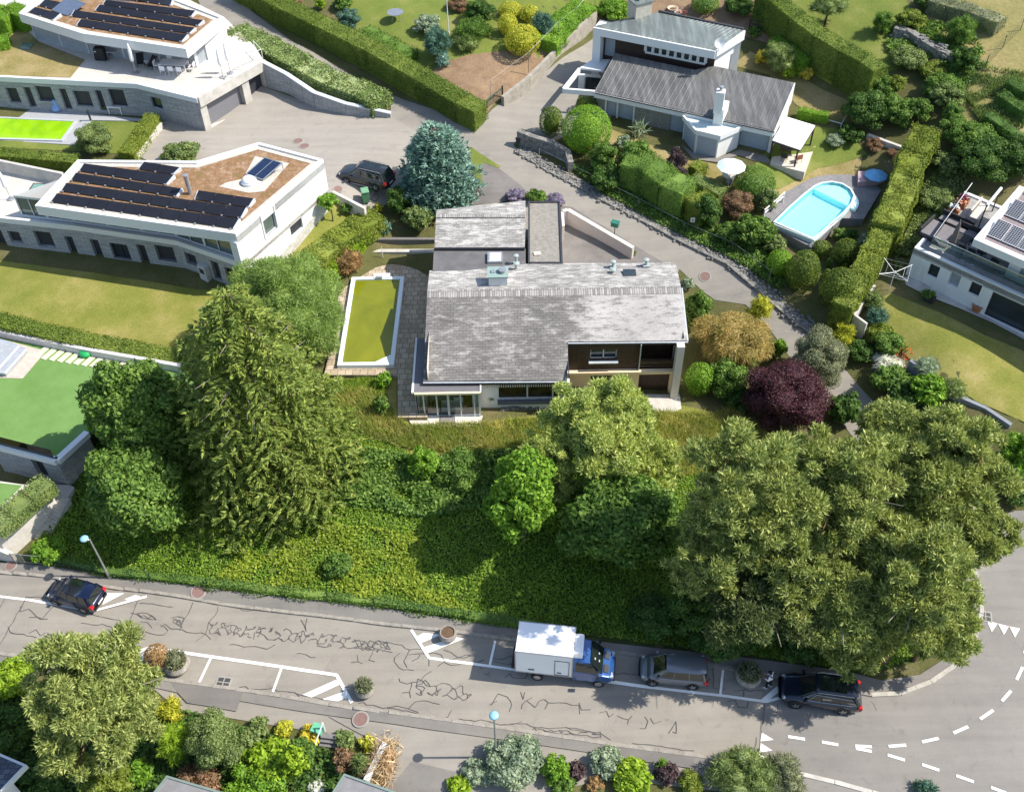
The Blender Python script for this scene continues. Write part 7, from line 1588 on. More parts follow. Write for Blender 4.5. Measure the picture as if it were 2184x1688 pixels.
wirefence(vs('p', (220,1500),(470,1530),(760,1590),(1000,1640)) + [(445,1252),(700,1280),(1000,1320),(1100,1336)], 1.0, 'low green wire fence overgrown with ivy along the north pavement')
wirefence(vs('l', (2130,420),(1890,660),(1650,930),(1370,1300)), 1.3, 'thin green wire fence between the meadow and the vegetable garden', gap=3)
wirefence([(1150,340),(1215,372),(1281,405),(1361,446),(1457,497),(1560,540),(1640,600)], 1.1, 'wire fence with thin posts behind the stone edging of the lane', gap=3.4, mat=M_grmetal, wires=False)
wirefence(vs('o', (1330,800),(1620,585),(1850,345),(2130,70)), 2.0, 'grey wire fence on top of the blockwork driveway wall', gap=3.2, mat=M_grmetal, zoff=.4, wires=False)
q = [G(D('E', x, y)) for x, y in ((-10,215),(110,250))]; wf = railing('wooden_fence', [G(D('V',1350,150)), G(D('V',1480,180))], 'short dark wooden rail fence beside the tall hedge behind the villa', mat=M_dwood, rails=(.9,.5,.2), r=.06)
# stacked stones of the vegetable terrace
def drywall(v, pts, zt, zb, label): return stonewall('dry_stone_wall', vs(v, *pts), zt, zb, .8, M_field, label)
gz = lambda v, x, y: H(*G(D(v, x, y))[:2])
dw = [(400,420),(620,470),(800,600),(1000,720),(1230,810)]
t = thing('dry_stone_wall', 'long dry stone wall above the reddish vegetable bed', 'wall', G(D('l',400,480))); mb = MB(); r = random.Random(4)
pts = [G(D('l', x, y+60)) for x, y in dw]
for a, b in zip(pts, pts[1:]):
    n = int((b-a).length/.07)
    for i in range(n):
        q = a.lerp(b, r.random())+Vector((r.uniform(-.35,.35), r.uniform(-.4,.4), 0)); s = r.uniform(.15,.35); mb.box((q.x, q.y, H(q.x,q.y)+r.uniform(.1,.95)), (s*r.uniform(1.2,2), s, s*.6), r.uniform(-.6,.2)-R(28), taper=.85)
    mb.wallbox(a, b, H(a.x,a.y)-.3, H(a.x,a.y)+.85, .7, zb=H(b.x,b.y)+.85)
mb.build('stones', M_field, t)
# ================================================================ plants
def unit(a): return a/np.maximum(1e-9, np.linalg.norm(a, axis=-1, keepdims=True))
def rdir(n): return unit(RNG.normal(size=(n, 3)))
def leafverts(c, nrm, L, W, mode, jit, droop=0.0):
    n = len(c); L = L*RNG.uniform(.7, 1.3, (n, 1)); W = W*RNG.uniform(.7, 1.3, (n, 1))
    nn = unit(nrm + jit*RNG.normal(size=(n, 3)))
    if mode == 'leaf':
        a = unit(np.cross(nn, rdir(n))); b = np.cross(nn, a); fold = nn*L*.12
    else:
        a = unit(nn + np.array([0, 0, -droop])); b = unit(np.cross(a, rdir(n))); fold = 0
    v = np.empty((n, 4, 3)); v[:, 0] = c-a*L*(.5 if mode == 'leaf' else .15); v[:, 1] = c+b*W*.5+fold; v[:, 2] = c+a*L*(.5 if mode == 'leaf' else .85); v[:, 3] = c-b*W*.5+fold
    return v.reshape(-1, 3)
def ico(c, r, noise=.12):
    bm = bmesh.new(); bmesh.ops.create_icosphere(bm, subdivisions=2, radius=1); out = []
    for v in bm.verts: k = 1+RNG.uniform(-noise, noise); out.append((c[0]+v.co.x*r[0]*k, c[1]+v.co.y*r[1]*k, c[2]+v.co.z*r[2]*k))
    fs = [[q.index for q in f.verts] for f in bm.faces]; bm.free(); return out, fs
def crownmesh(name, clumps, st, mat, parent, core=.72):
    """leaf surfaces scattered over a set of ellipsoid clumps; clumps = array (n,6) centre+radii"""
    C_ = np.array([c[:3] for c in clumps]); Rr = np.array([c[3:6] for c in clumps]); V = []
    for i in range(len(C_)):
        a, b, c = Rr[i]; area = 4*math.pi*(((a*b)**1.6+(a*c)**1.6+(b*c)**1.6)/3)**(1/1.6)
        n = max(12, int(area*st['dens'])); u = rdir(n)
        if st.get('top', True): u = u[(u[:, 2] > -.55) | (RNG.random(n) < .4)]
        p = C_[i] + u*Rr[i]*RNG.uniform(st.get('r0', .72), 1.06, (len(u), 1)); nr = unit(u/Rr[i]*Rr[i].mean() + np.array([0, 0, st.get('upn', .25)]))
        keep = np.ones(len(p), bool)
        for j in range(len(C_)):
            if j != i and np.all(np.abs(C_[j]-C_[i]) < Rr[i]+Rr[j]): keep &= (((p-C_[j])/Rr[j])**2).sum(1) > .5
        V.append(leafverts(p[keep], nr[keep], st['L'], st['W'], st.get('mode', 'leaf'), st.get('jit', .55), st.get('droop', 0)))
    v = np.concatenate(V); off = len(v); f = np.arange(off).reshape(-1, 4)
    me = bpy.data.meshes.new(name)
    ev, ef = [], []
    if core:
        for i in range(len(C_)):
            a, b = ico(C_[i]-np.array([0,0,Rr[i][2]*.05]), Rr[i]*core); ef += [[q+off+len(ev) for q in t] for t in b]; ev += a
    allv = np.concatenate([v, np.array(ev)]) if ev else v
    if parent is not None: allv = allv - np.array(parent.location)
    nv = len(allv); me.vertices.add(nv); me.vertices.foreach_set('co', allv.astype(np.float32).ravel())
    tl = np.array(ef, dtype=np.int32).ravel() if ef else np.array([], np.int32)
    idx = np.concatenate([f.ravel().astype(np.int32), tl]); me.loops.add(len(idx)); me.loops.foreach_set('vertex_index', idx)
    ls = np.concatenate([np.arange(0, len(f)*4, 4), len(f)*4+np.arange(0, len(tl), 3)]).astype(np.int32); lt = np.concatenate([np.full(len(f), 4), np.full(len(ef), 3)]).astype(np.int32)
    me.polygons.add(len(ls)); me.polygons.foreach_set('loop_start', ls); me.polygons.foreach_set('loop_total', lt); me.materials.append(mat); me.update()
    o = bpy.data.objects.new(name, me); C.objects.link(o); o.parent = parent; return o
def solve(cx, cy, rx, ry, lift=0, base=None, k=None):
    zc = 4.0
    for _ in range(25):
        q = P((cx, cy), zc); g = H(q.x, q.y) if base is None else base; s = proj(q)[2]; Rh = rx/s
        dv = (q-CAM).normalized(); sd_, cd_ = -dv.z, math.sqrt(1-dv.z**2)
        t = (ry/s)**2-(Rh*sd_)**2; c = math.sqrt(t)/cd_ if t > 0 else .4*Rh
        c = min(max(c, .55*Rh), 2.6*Rh) if k is None else k*Rh
        zc = .5*zc+.5*(g+lift+c*(.92 if lift == 0 else 1))
    return Vector((q.x, q.y, zc)), Rh, c, g
LM = {}
def lm(n, d, m_, l, **k): LM[n] = leafmat('leaves_'+n, d, m_, l, **k)
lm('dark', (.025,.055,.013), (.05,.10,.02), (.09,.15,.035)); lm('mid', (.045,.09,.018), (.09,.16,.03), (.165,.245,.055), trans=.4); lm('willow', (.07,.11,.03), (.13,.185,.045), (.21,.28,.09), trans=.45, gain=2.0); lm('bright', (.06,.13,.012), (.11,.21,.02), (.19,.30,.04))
lm('lime', (.09,.16,.010), (.17,.26,.018), (.27,.35,.04)); lm('yellow', (.17,.19,.015), (.32,.32,.03), (.48,.45,.07)); lm('gold', (.30,.24,.02), (.48,.38,.04), (.62,.50,.10))
lm('hedge', (.045,.075,.012), (.085,.125,.02), (.15,.19,.04), scale=.6); lm('hedgey', (.065,.095,.012), (.125,.16,.022), (.20,.235,.05), scale=.6)
lm('pine', (.055,.068,.018), (.112,.138,.04), (.21,.225,.085), trans=.33, gain=2.75, hue2=((.34,.28,.13), .5, .66)); lm('pinel', (.10,.13,.035), (.185,.215,.062), (.29,.315,.115), trans=.36, gain=2.45); lm('pineshade', (.035,.05,.02), (.065,.085,.032), (.11,.13,.05), trans=.3, gain=2.2)  # last one is a darker pine copy, with the tree's shade put into its leaves
lm('spruce', (.045,.068,.014), (.095,.125,.028), (.175,.20,.05), trans=.4, gain=2.5, hue2=((.28,.27,.10), .6, .66)); lm('blue', (.05,.095,.08), (.10,.17,.14), (.19,.28,.235), trans=.2, gain=1.9); lm('teal', (.03,.07,.05), (.055,.11,.08), (.09,.16,.11), trans=.15)
lm('silver', (.11,.15,.10), (.20,.25,.17), (.32,.36,.26)); lm('greyg', (.075,.09,.05), (.135,.15,.085), (.22,.23,.14)); lm('olive', (.06,.085,.03), (.115,.155,.048), (.19,.23,.09), gain=1.9)
lm('purple', (.035,.012,.018), (.075,.028,.038), (.14,.06,.07), trans=.2, gain=1.1); lm('dpurp', (.022,.016,.018), (.045,.030,.032), (.08,.05,.05), trans=.15); lm('redb', (.10,.06,.035), (.17,.10,.06), (.24,.16,.09)); lm('brown', (.14,.09,.04), (.24,.15,.07), (.34,.22,.10))
lm('bamboo', (.17,.15,.04), (.28,.215,.075), (.38,.29,.12), hue2=((.22,.30,.06), .5, .6)); lm('varieg', (.06,.10,.022), (.12,.17,.05), (.28,.32,.16)); lm('straw', (.22,.15,.08), (.36,.26,.15), (.50,.38,.25), trans=.1); lm('white', (.4,.4,.34), (.55,.55,.48), (.7,.7,.62)); lm('redfl', (.35,.04,.02), (.5,.08,.03), (.6,.15,.05)); lm('lav', (.12,.10,.15), (.20,.17,.25), (.28,.24,.34))
M_bark = multi('bark', [(.3, (.06,.04,.03)), (.7, (.13,.09,.065))], 3, 5, second=(9,.3)); M_barkp = multi('pine_bark', [(.3, (.10,.055,.035)), (.7, (.22,.13,.08))], 3, 5, second=(9,.3)); M_dead = plain('dead_wood', (.30,.26,.22), .9, var=.25)
ST = {'soft': dict(dens=85, L=.20, W=.11, n=20, f=.36, jit=.6), 'fine': dict(dens=150, L=.14, W=.07, n=18, f=.40), 'big': dict(dens=46, L=.34, W=.18, n=34, f=.29, jit=.6), 'clip': dict(dens=190, L=.13, W=.08, n=1, r0=.93, jit=.4, upn=0), 'lump': dict(dens=170, L=.14, W=.08, n=7, f=.62, r0=.9, jit=.45),
      'pine': dict(dens=140, L=.31, W=.10, n=96, f=.145, mode='spike', jit=.6, upn=.55, flat=.55, r0=.35), 'feather': dict(dens=110, L=.34, W=.05, n=26, f=.34, mode='spike', jit=.8, upn=.2), 'spiky': dict(dens=110, L=.30, W=.07, n=12, f=.45, mode='spike', jit=.6, upn=.6),
      'droop': dict(dens=120, L=.45, W=.05, n=14, f=.42, mode='spike', jit=.6, droop=.7), 'rosette': dict(dens=16, L=.9, W=.14, n=1, mode='spike', jit=.5, r0=.3, upn=.8)}
def trunk(root, base, top, r, mat, limbs=(), name='trunk'):
    b = Vector(base); t = Vector(top); mid = b.lerp(t, .5)+Vector((RNG.uniform(-.15,.15), RNG.uniform(-.15,.15), 0))
    mb = MB().tube([b-Vector((0,0,.3)), mid, t], [r, r*.75, r*.35], 8)
    for l in limbs: s = b.lerp(t, RNG.uniform(.35, .95)); l = Vector(l); mb.tube([s, s.lerp(l, .55)+Vector((0,0,-.1)), l], [r*.38, r*.22, r*.08], 5)
    return mb.build(name, mat, root)
CAT = {'shrub': 'shrub', 'tree': 'tree', 'pine_tree': 'tree', 'topiary': 'topiary'}
def plant(label, v, x, y, rx, ry, style='soft', mat='mid', name='shrub', cat=None, lift=0, base=None, seed=None, core=.7, stem=True, group=None, k=None, dens=1.0, dead=0):
    a, b, s_ = VW[v]; p = D(v, x, y); f = 1/s_/1.32509; st = dict(ST[style]); st['dens'] *= dens
    c, Rh, cz, g = solve(p[0], p[1], rx*f, ry*f, lift, base, k)
    root = thing(name, label, cat or ('tree' if 'tree' in name else name.replace('_', ' ')), (c.x, c.y, g), group=group)
    n = st['n']
    if Rh > 0 and n > 1: n = max(5, int(n*min(1.5, .4+Rh/4.5)))
    cl = []
    if st['n'] == 1: cl.append((c.x, c.y, c.z, Rh, Rh, cz))
    else:
        fr = st['f']; gold = math.pi*(3-math.sqrt(5)); ph = RNG.uniform(0, 6.28)
        for i in range(n):
            u = 1-(i+.5)/n*1.62; rr = math.sqrt(max(0, 1-u*u)); th = gold*i+ph; d = np.array([rr*math.cos(th), rr*math.sin(th), u])
            kk = RNG.uniform(.55, .86) if style != 'lump' else RNG.uniform(.4,.5)
            if style == 'pine': kk = RNG.uniform(.42, 1.05)*(.9+.13*math.sin(3*th+ph))
            if style == 'big': kk *= .95+.14*math.sin(2*th+ph)
            q = np.array([c.x, c.y, c.z])+d*np.array([Rh, Rh, cz])*kk; w_ = RNG.uniform(.78, 1.2)*fr*Rh*(1 if style != 'pine' else RNG.uniform(.6,1.5)); fl_ = st.get('flat', .8)
            cl.append((*q, w_, w_, w_*fl_*min(1.6, max(.7, cz/Rh) if style != 'pine' else 1)))
        kc = {'pine': .42, 'big': .5}.get(style, .62); cl.append((c.x, c.y, c.z-cz*(.15 if style == 'pine' else 0), Rh*kc, Rh*kc, cz*kc))
    crownmesh('crown' if 'tree' in name else 'foliage', cl, st, LM[mat], root, core if style != 'pine' else .45)
    if stem:
        lim = [q[:3] for q in cl[:-1:max(1, len(cl)//(14 if 'pine' == style else 6))]] if len(cl) > 3 else []
        r = max(.04, min(.32, Rh*.07)); trunk(root, (c.x+RNG.uniform(-.1,.1), c.y, g), (c.x, c.y, c.z+cz*.45), r, M_barkp if style == 'pine' else M_bark, lim, 'trunk' if 'tree' in name else 'stem')
    if dead:
        for _ in range(dead):
            u = rdir(1)[0]; u[2] = abs(u[2])*.4+.1; s0 = Vector((c.x, c.y, c.z))+Vector(u*np.array([Rh,Rh,cz]))*.35; e = Vector((c.x, c.y, c.z))+Vector(u*np.array([Rh,Rh,cz]))*RNG.uniform(.9,1.02); MB().tube([s0, e], [.05,.015], 4).build('dead_twig', M_dead, root)
    return root, c, Rh, cz
def hedge(label, path, h, w, mat='hedge', base=None, dens=150, L=.13, W=.08, lump=.07, name='hedge', group=None, cap=None):
    """clipped hedge; path = picture points of the middle of its flat top"""
    pts = []
    for p in path:
        if base is not None: q = P(p, base+h); pts.append((q.x, q.y, base))
        else: q = G(p, h); pts.append((q.x, q.y, H(q.x, q.y)))
    root = thing(name, label, 'hedge', pts[0], group=group); V = []; mb = MB()
    for a, b in zip(pts, pts[1:]):
        a = np.array(a); b = np.array(b); d = b-a; Lh = math.hypot(d[0], d[1]); t = d/Lh; s = np.array([-t[1], t[0], 0]); nt_ = int(Lh*w*dens); ns = int(Lh*h*dens*.8)
        def surf(n, side):
            u = RNG.uniform(-.2, Lh+.2, n)
            if side == 0: o = RNG.uniform(-w/2, w/2, n); z = np.full(n, h)-.06*(np.abs(o)/(w/2))**4; nr = np.tile([0, 0, 1.], (n, 1))
            else: o = np.full(n, side*w/2); z = RNG.uniform(0, h, n); nr = np.tile(s*side+np.array([0,0,.15]), (n, 1))
            p = a+np.outer(u, t)+np.outer(o, s); p[:, 2] += z
            nz = np.sin(p[:, 0]*2.1+side)*np.sin(p[:, 1]*1.7+p[:, 2]*2.3)*lump + RNG.normal(0, .045, n); p += nr*nz[:, None]; return p, nr
        for side, n in ((0, nt_), (1, ns), (-1, ns)):
            p, nr = surf(n, side); V.append(leafverts(p, nr, L, W, 'leaf', .5))
        for e, sg in ((a, -1), (b, 1)):
            n = int(w*h*dens*.7); o = RNG.uniform(-w/2, w/2, n); z = RNG.uniform(0, h, n); p = e+np.outer(o, s); p[:, 2] += z; p += t*sg*.1+RNG.normal(0, .04, (n, 3)); V.append(leafverts(p, np.tile(t*sg, (n, 1)), L, W, 'leaf', .5))
        A_, B_ = a-t*.05, b+t*.05; k = w/2-.1; q = [A_-s*k, B_-s*k, B_+s*k, A_+s*k]
        mb.add([(x[0], x[1], x[2]-.3) for x in q]+[(x[0], x[1], x[2]+h-.1) for x in q], [(3,2,1,0),(4,5,6,7),(0,1,5,4),(1,2,6,5),(2,3,7,6),(3,0,4,7)])
    v = np.concatenate(V); o = npmesh('foliage', v-np.array(root.location), np.arange(len(v)).reshape(-1, 4), LM[mat], root)
    vv = [(x-root.location[0], y-root.location[1], z-root.location[2]) for x, y, z in mb.v]; bm_ = MB(); bm_.add(vv, mb.f); bm_.build('branches', LM[mat], root, world=False); return root
hg = 'clipped hedges'
hedge('long clipped hedge along the upper lane, running from the top edge to the green gate', [(505,-50),(590,-2)]+vs('o',(0,150),(415,352),(800,572),(1105,750),(1245,818)), 2.0, 2.1)
hedge('broad mottled hedge between the lane and the curving stone wing wall', vs('C',(160,150),(350,240),(520,330),(700,425),(850,480),(950,530)), 1.4, 2.7, 'varieg', L=.2, W=.12, dens=90, lump=.15)
hedge('straight dark hedge between the yellowish lawn and the turf terrace', vs('L',(-60,75),(0,88),(400,182),(750,250),(1090,318)), 1.15, 1.5, 'hedge')
hedge('clipped hedge behind the concrete deck wall, below the lime pool', vs('A',(-60,965),(0,972),(260,992),(470,1012)), 1.1, 1.4, 'hedge')
hedge('sloping hedge beside the pale ramp wall of the lime pool garden', vs('A',(975,735),(900,850),(810,975)), 1.2, 1.5, 'hedgey')
hedge('fluffy yellow-green hedge running down to the olive pool', vs('m',(960,700),(700,850),(430,1030),(190,1220),(20,1360)), 1.5, 2.3, 'hedgey', L=.18, W=.09, dens=110, lump=.18)
hedge('bright leafy hedge piece between the yellow-green hedge and the olive pool terrace', vs('M',(290,190),(200,300),(60,440),(30,520)), 1.0, 1.5, 'lime', L=.18, W=.09, lump=.15)
hedge('very tall dark-sided hedge behind the villa garden in the upper right', vs('E',(60,-120),(180,-10),(330,120),(520,262),(720,380),(880,460),(1010,550)), 3.2, 1.9, 'hedge')
hedge('narrower hedge continuing down towards the lane past the round topiaries', vs('F',(850,425),(775,560),(705,690),(640,810),(600,880)), 2.6, 1.7, 'hedgey', L=.16, W=.09, lump=.1)
hedge('long tall hedge descending beside the red flower bed and the slate pool deck', vs('E',(1400,1040),(1300,1220))+vs('F',(985,110),(930,250),(862,400)), 3.0, 2.3, 'hedgey', L=.17, W=.09, lump=.2)
hedge('clipped bright hedge behind the palm beside the villa', vs('E',(140,315),(300,385),(430,470)), 1.5, 2.0, 'bright')
hedge('low ivy hedge beside the brown gate east of the villa', vs('E',(350,885),(580,930)), .9, .8, 'bright')
hedge('grey-green ragged hedge along the meadow at the top right', vs('l',(960,-40),(1200,30),(1500,110),(1880,255)), 1.3, 1.8, 'greyg', lump=.2)
hedge('wide sunny ivy slope above the blockwork driveway wall', vs('o',(2060,20),(1940,110),(1800,240),(1740,300)), 1.2, 3.0, 'bright', lump=.2, dens=110, L=.17, W=.1)
hedge('shaggy second hedge row behind the long lane hedge', vs('o',(350,225),(520,320),(700,420)), 1.1, 2.3, 'mid', lump=.25, L=.18, W=.09)
hedge('low loose hedge on the corner of the small lower garden beside the stairs', vs('p',(480,640),(270,800),(60,985),(-80,1090)), .9, 1.5, 'olive', base=3.0, lump=.2)
hedge('tall bushy hedge at the top left corner of the photo', vs('A',(-60,70),(60,75),(150,30)), 1.8, 3.0, 'bright', base=9.7)
hedge('low clipped hedge at the left edge of the upper terrace lawn', vs('A',(-60,250),(40,235)), 1.0, 1.6, 'bright', base=9.7)
hedge('clipped low hedge between the white parasol and the round bush', vs('g',(280,650),(420,720),(540,790)), 1.0, 1.4, 'olive')
hedge('square clipped hedge block left of the white parasol', vs('g',(275,520),(350,570)), 1.0, 1.3, 'hedgey')
hedge('big clipped lane-side hedge below the dark purple bush', vs('V',(700,830),(820,860),(920,940),(1030,990)), 2.5, 2.6, 'mid', lump=.2)
hedge('dark clipped hedge lower down the lane side', vs('V',(1070,1030),(1140,1090)), 2.0, 2.2, 'hedgey')
for x0,y0,x1,y1,l in ((1960,950,2184,1120,'lowest'),(2060,790,2230,900,'middle'),(2130,680,2230,740,'topmost')):
    hedge(f'{l} of the dark vine rows on the slope at the right edge', vs('E',(x0-60,y0-30),(x1,y1)), 1.2, 1.1, 'dark', lump=.2, group='dark vine rows')
hedge('ivy-covered edge of the bank along the north pavement', [(70,1172),(236,1214),(445,1237),(608,1257),(830,1281),(1000,1308),(1180,1334)], .45, .7, 'mid', lump=.2)
# ---- topiary and shrubs of the villa
T_ = dict(style='clip', name='topiary', stem=True)
plant('large round clipped bright green bush at the villa corner', 'V',485,690,128,110, 'clip','bright', name='topiary', k=.95)
plant('clipped egg-shaped bush nearest the fieldstone wall', 'V',297,648,62,78, 'clip','hedge', name='topiary')
plant('small clipped dome bush under the villa pergola corner', 'V',488,552,55,50, 'clip','hedge', name='topiary')
plant('leafy mid green bush below the large round clipped bush', 'V',575,830,78,85, 'soft','mid')
plant('mid green soft bush left of the dark purple bush', 'V',745,830,95,95, 'soft','mid')
plant('pale green spotted bush in front of the villa wall', 'V',685,760,45,45, 'soft','silver')
plant('dark shrubby growth at the foot of the soft lane-side bushes', 'V',600,940,100,60, 'soft','dark')
plant('dark purple nearly black bush on the villa lawn edge', 'V',960,880,66,92, 'fine','dpurp')
plant('round clipped dark green bush beside the white parasol', 'V',1380,975,105,90, 'clip','mid', name='topiary', k=.8)
plant('loose pale bush hanging under the round bush by the pool', 'V',1440,1060,60,80, 'soft','olive')
plant('reddish brown bush between the clipped hedge and the round bush', 'V',1285,1090,85,75, 'fine','redb')
plant('dark glossy bush beside the small white sign', 'V',1130,1130,75,95, 'soft','dark')
plant('big leafy green bush below the reddish bush', 'V',1375,1225,105,100, 'big','mid')
plant('green bush at the lower corner of the turquoise pool', 'V',1490,1300,70,60, 'big','olive')
plant('low dark bush above the lane edge stones', 'V',1240,1240,75,60, 'soft','mid')
plant('clipped lime bush next to the lane under the pool corner', 'V',1515,1380,62,50, 'clip','lime', name='topiary')
plant('egg-shaped clipped bush in a row above the lane, left one', 'F',357,690,95,125, 'clip','hedge', name='topiary')
plant('small clipped ball under the end of the turquoise pool', 'F',468,555,58,52, 'clip','hedge', name='topiary')
plant('clipped ball between the pool and the tall hedge', 'F',615,575,80,80, 'clip','hedge', name='topiary')
plant('tall clipped cone bush at the end of the narrow hedge', 'F',575,800,115,130, 'clip','hedge', name='topiary')
plant('thin columnar bush between two clipped balls', 'F',495,730,26,60, 'clip','hedgey', name='topiary')
plant('very thin short column bush beside the clipped ball', 'F',602,680,18,38, 'clip','hedgey', name='topiary')
plant('slim bright column bush below the pool', 'F',512,640,16,48, 'clip','mid', name='topiary')
plant('pale leafy bush between the balls and the tall hedge', 'F',755,505,62,38, 'soft','silver')
plant('soft green bush behind the clipped ball by the pool', 'F',590,475,55,45, 'soft','mid')
plant('small bush in the shadow beside the clipped ball by the pool', 'F',655,470,38,38, 'soft','dark')
plant('clipped lime cube bush left of the egg-shaped bush', 'F',215,640,72,80, 'clip','bright', name='topiary')
plant('spiky yucca plant in front of the villa wall', 'V',770,690,34,38, 'rosette','silver', name='yucca', core=0)
plant('fan palm in the villa side garden', 'E',190,470,140,120, 'feather','olive', name='palm_tree', dens=.7)
plant('second smaller palm crown below the fan palm', 'E',255,590,60,50, 'feather','lime', name='palm_tree')
plant('golden yellow bush left of the palms', 'E',40,470,60,60, 'soft','gold')
plant('golden yellow bush right of the palms', 'E',400,590,75,48, 'soft','gold')
plant('pale-leaved bush above the clipped bright hedge', 'E',250,270,90,60, 'soft','silver')
plant('green climber at the corner of the villa roof', 'E',-20,260,60,40, 'soft','mid')
for i,(x,y,rx,ry,m_,l) in enumerate(((1000,700,130,110,'mid','bushy tree top at the bend of the tall dark hedge'),(1130,690,90,90,'hedgey','yellow-green bushy tree beside the bend of the tall hedge'),(900,900,190,150,'dark','big dark bushy tree filling the corner above the red flower bed'),(1130,900,150,130,'mid','dark green domed tree right of the big dark tree'),(1330,900,100,110,'mid','round leafy tree left of the green hedge corner'),(1560,780,140,110,'olive','leafy mound above the garden corner'),(1600,930,90,90,'mid','leafy mound on the corner between hedge and vine rows'))):
    plant(l,'E',x,y,rx,ry,'soft',m_, name='bushy_tree')
plant('hanging green hedge end beside the garden mound', 'E',1440,740,90,70, 'soft','mid')
plant('dark bush below the white zigzag stair railing', 'E',760,1090,110,50, 'soft','dark')
plant('small pale rockery bush under the stair railing', 'E',640,1150,80,30, 'fine','silver')
plant('bed of dark red flowers above the curved stone wall', 'E',960,1190,75,22, 'fine','redb', name='flower_bed', cat='flower bed')
plant('second clump of red flowers beside the hedge', 'E',1100,1250,50,16, 'fine','redb', name='flower_bed', cat='flower bed')
# vegetable garden
plant('yellow-green bush at the top of the vegetable garden', 'l',640,270,200,150, 'soft','hedgey')
plant('tall grassy dark green bush in the vegetable garden', 'l',1330,420,190,200, 'feather','mid')
plant('round dark bush below the tall grassy bush', 'l',1390,800,200,190, 'soft','dark')
plant('dark tree cut by the top edge above the vegetable bed', 'l',870,20,150,110, 'soft','dark', name='bushy_tree')
plant('thin bush on stakes beside the vegetable garden', 'l',260,310,130,160, 'feather','mid')
plant('weedy bushes with yellow leaves below the dry stone wall', 'l',620,780,260,120, 'soft','olive', k=.3)
plant('row of weedy vines under the reddish vegetable bed', 'l',950,950,220,100, 'soft','hedgey', k=.3)
plant('yellow and green weeds at the right of the vegetable garden', 'l',1600,340,120,120, 'fine','hedgey', k=.4)
plant('leafy weeds on the top of the hedge corner', 'l',1100,1150,260,120, 'soft','mid', k=.5)
plant('green mound where the hedge meets the vine rows', 'E',1650,1080,150,130, 'soft','mid')
plant('bushy slope with small flowers left of the white house terrace', 'E',1560,1330,120,90, 'soft','olive')
plant('pale flowering bush near the white house terrace', 'E',1540,1400,60,60, 'fine','varieg')
plant('wide dark thicket above the white house terrace', 'E',1900,1300,260,160, 'soft','dark')
plant('right part of the dark thicket above the white house', 'E',2150,1280,200,180, 'soft','dark')
plant('thicket between the hedge and the white house terrace', 'E',1800,1150,200,110, 'soft','mid', k=.5)
plant('low sunny bush left of the terrace balustrade', 'F',1150,250,100,90, 'fine','olive', k=.5)
plant('small fruit tree cut by the top edge of the photo', 'E',590,40,150,90, 'feather','olive', name='fruit_tree', lift=1.2, dens=.5)
# plants on the white house lawn edge
plant('little grass tuft planter by the white house path', 'k',208,1140,55,38, 'spiky','mid', base=5.0)
plant('feathery plants at the corner of the white house lawn', 'F',770,860,60,60, 'feather','olive')
plant('grey-green plants hanging over the lawn corner wall', 'F',800,960,65,55, 'feather','teal')
plant('bright yellow-green palm-like plant beside the lane wall end', 'W',1005,200,55,60, 'spiky','yellow')
plant('orange flowering shrub on the white house bank', 'W',1190,190,80,60, 'soft','hedgey')
plant('patch of orange-red flowers on the shrub bank', 'W',1310,290,60,30, 'fine','redfl', dens=.06, core=0)
plant('green shrub with red flowers above the pampas grass', 'W',1240,240,90,70, 'soft','mid')
plant('silvery pampas grass with pale plumes on the bank', 'W',1240,350,75,45, 'droop','white', dens=.5)
plant('dark green bush left of the pampas grass', 'W',1090,280,80,60, 'soft','dark')
plant('big dark shrub on the lane side below the pampas grass', 'W',1270,440,110,90, 'big','mid')
plant('bright leafy shrub lower down the same bank', 'W',1460,480,110,90, 'big','bright')
plant('dark shrub hidden in the shade beside the lower lane', 'W',1330,560,110,70, 'soft','dark')
plant('pale green shrub along the grey lawn edge', 'W',1450,370,65,45, 'feather','silver')
plant('pale shrub further down the grey lawn edge', 'W',1580,480,65,50, 'feather','olive')
plant('bright green tree cut by the right edge', 'W',1900,860,110,170, 'soft','bright', name='bushy_tree', lift=1)
plant('dark shrub under the bright tree at the right edge', 'W',1900,1020,80,80, 'soft','dark')
# upper garden
plant('dark teal rounded bush beside the long lane hedge', 'o',240,150,85,85, 'fine','teal')
plant('small bush at the top of the lane hedge', 'o',190,20,80,45, 'soft','mid')
plant('bright bush cut by the top edge near the lane hedge', 'o',20,30,50,50, 'soft','lime')
plant('reddish hedge bush cut by the top edge of the lane hedge', 'C',440,20,80,40, 'fine','redb')
plant('pale flowering shrub on the upper lawn', 'o',840,190,110,65, 'soft','silver')
plant('blue-green juniper bush at the top of the dry garden', 'o',920,330,105,125, 'feather','teal')
plant('small grey juniper below the blue-green one', 'o',960,470,50,55, 'feather','blue')
plant('flat green juniper with bare twigs in the dry garden', 'o',1140,320,105,60, 'feather','olive', k=.45)
plant('dark upright yew cluster behind the dry garden', 'o',1180,240,130,70, 'spiky','mid')
plant('dark red bush cut by the top edge of the photo', 'o',1080,30,85,45, 'fine','redb')
plant('dark bushes at the top beside the yellow hedge', 'o',1240,90,120,100, 'soft','dark')
plant('bright yellow hedge bush, upper left lobe', 'o',1480,75,90,60, 'clip','yellow', name='topiary', dens=.8)
plant('bright yellow hedge bush, upper right lobe', 'o',1625,105,75,65, 'clip','yellow', name='topiary', dens=.8)
plant('bright yellow hedge bush, left middle lobe', 'o',1460,190,75,85, 'clip','yellow', name='topiary', dens=.8)
plant('largest bright yellow hedge bush at the front', 'o',1575,310,135,115, 'clip','yellow', name='topiary', dens=.8)
plant('blue-grey conifer behind the yellow bushes', 'o',1730,190,85,100, 'feather','teal')
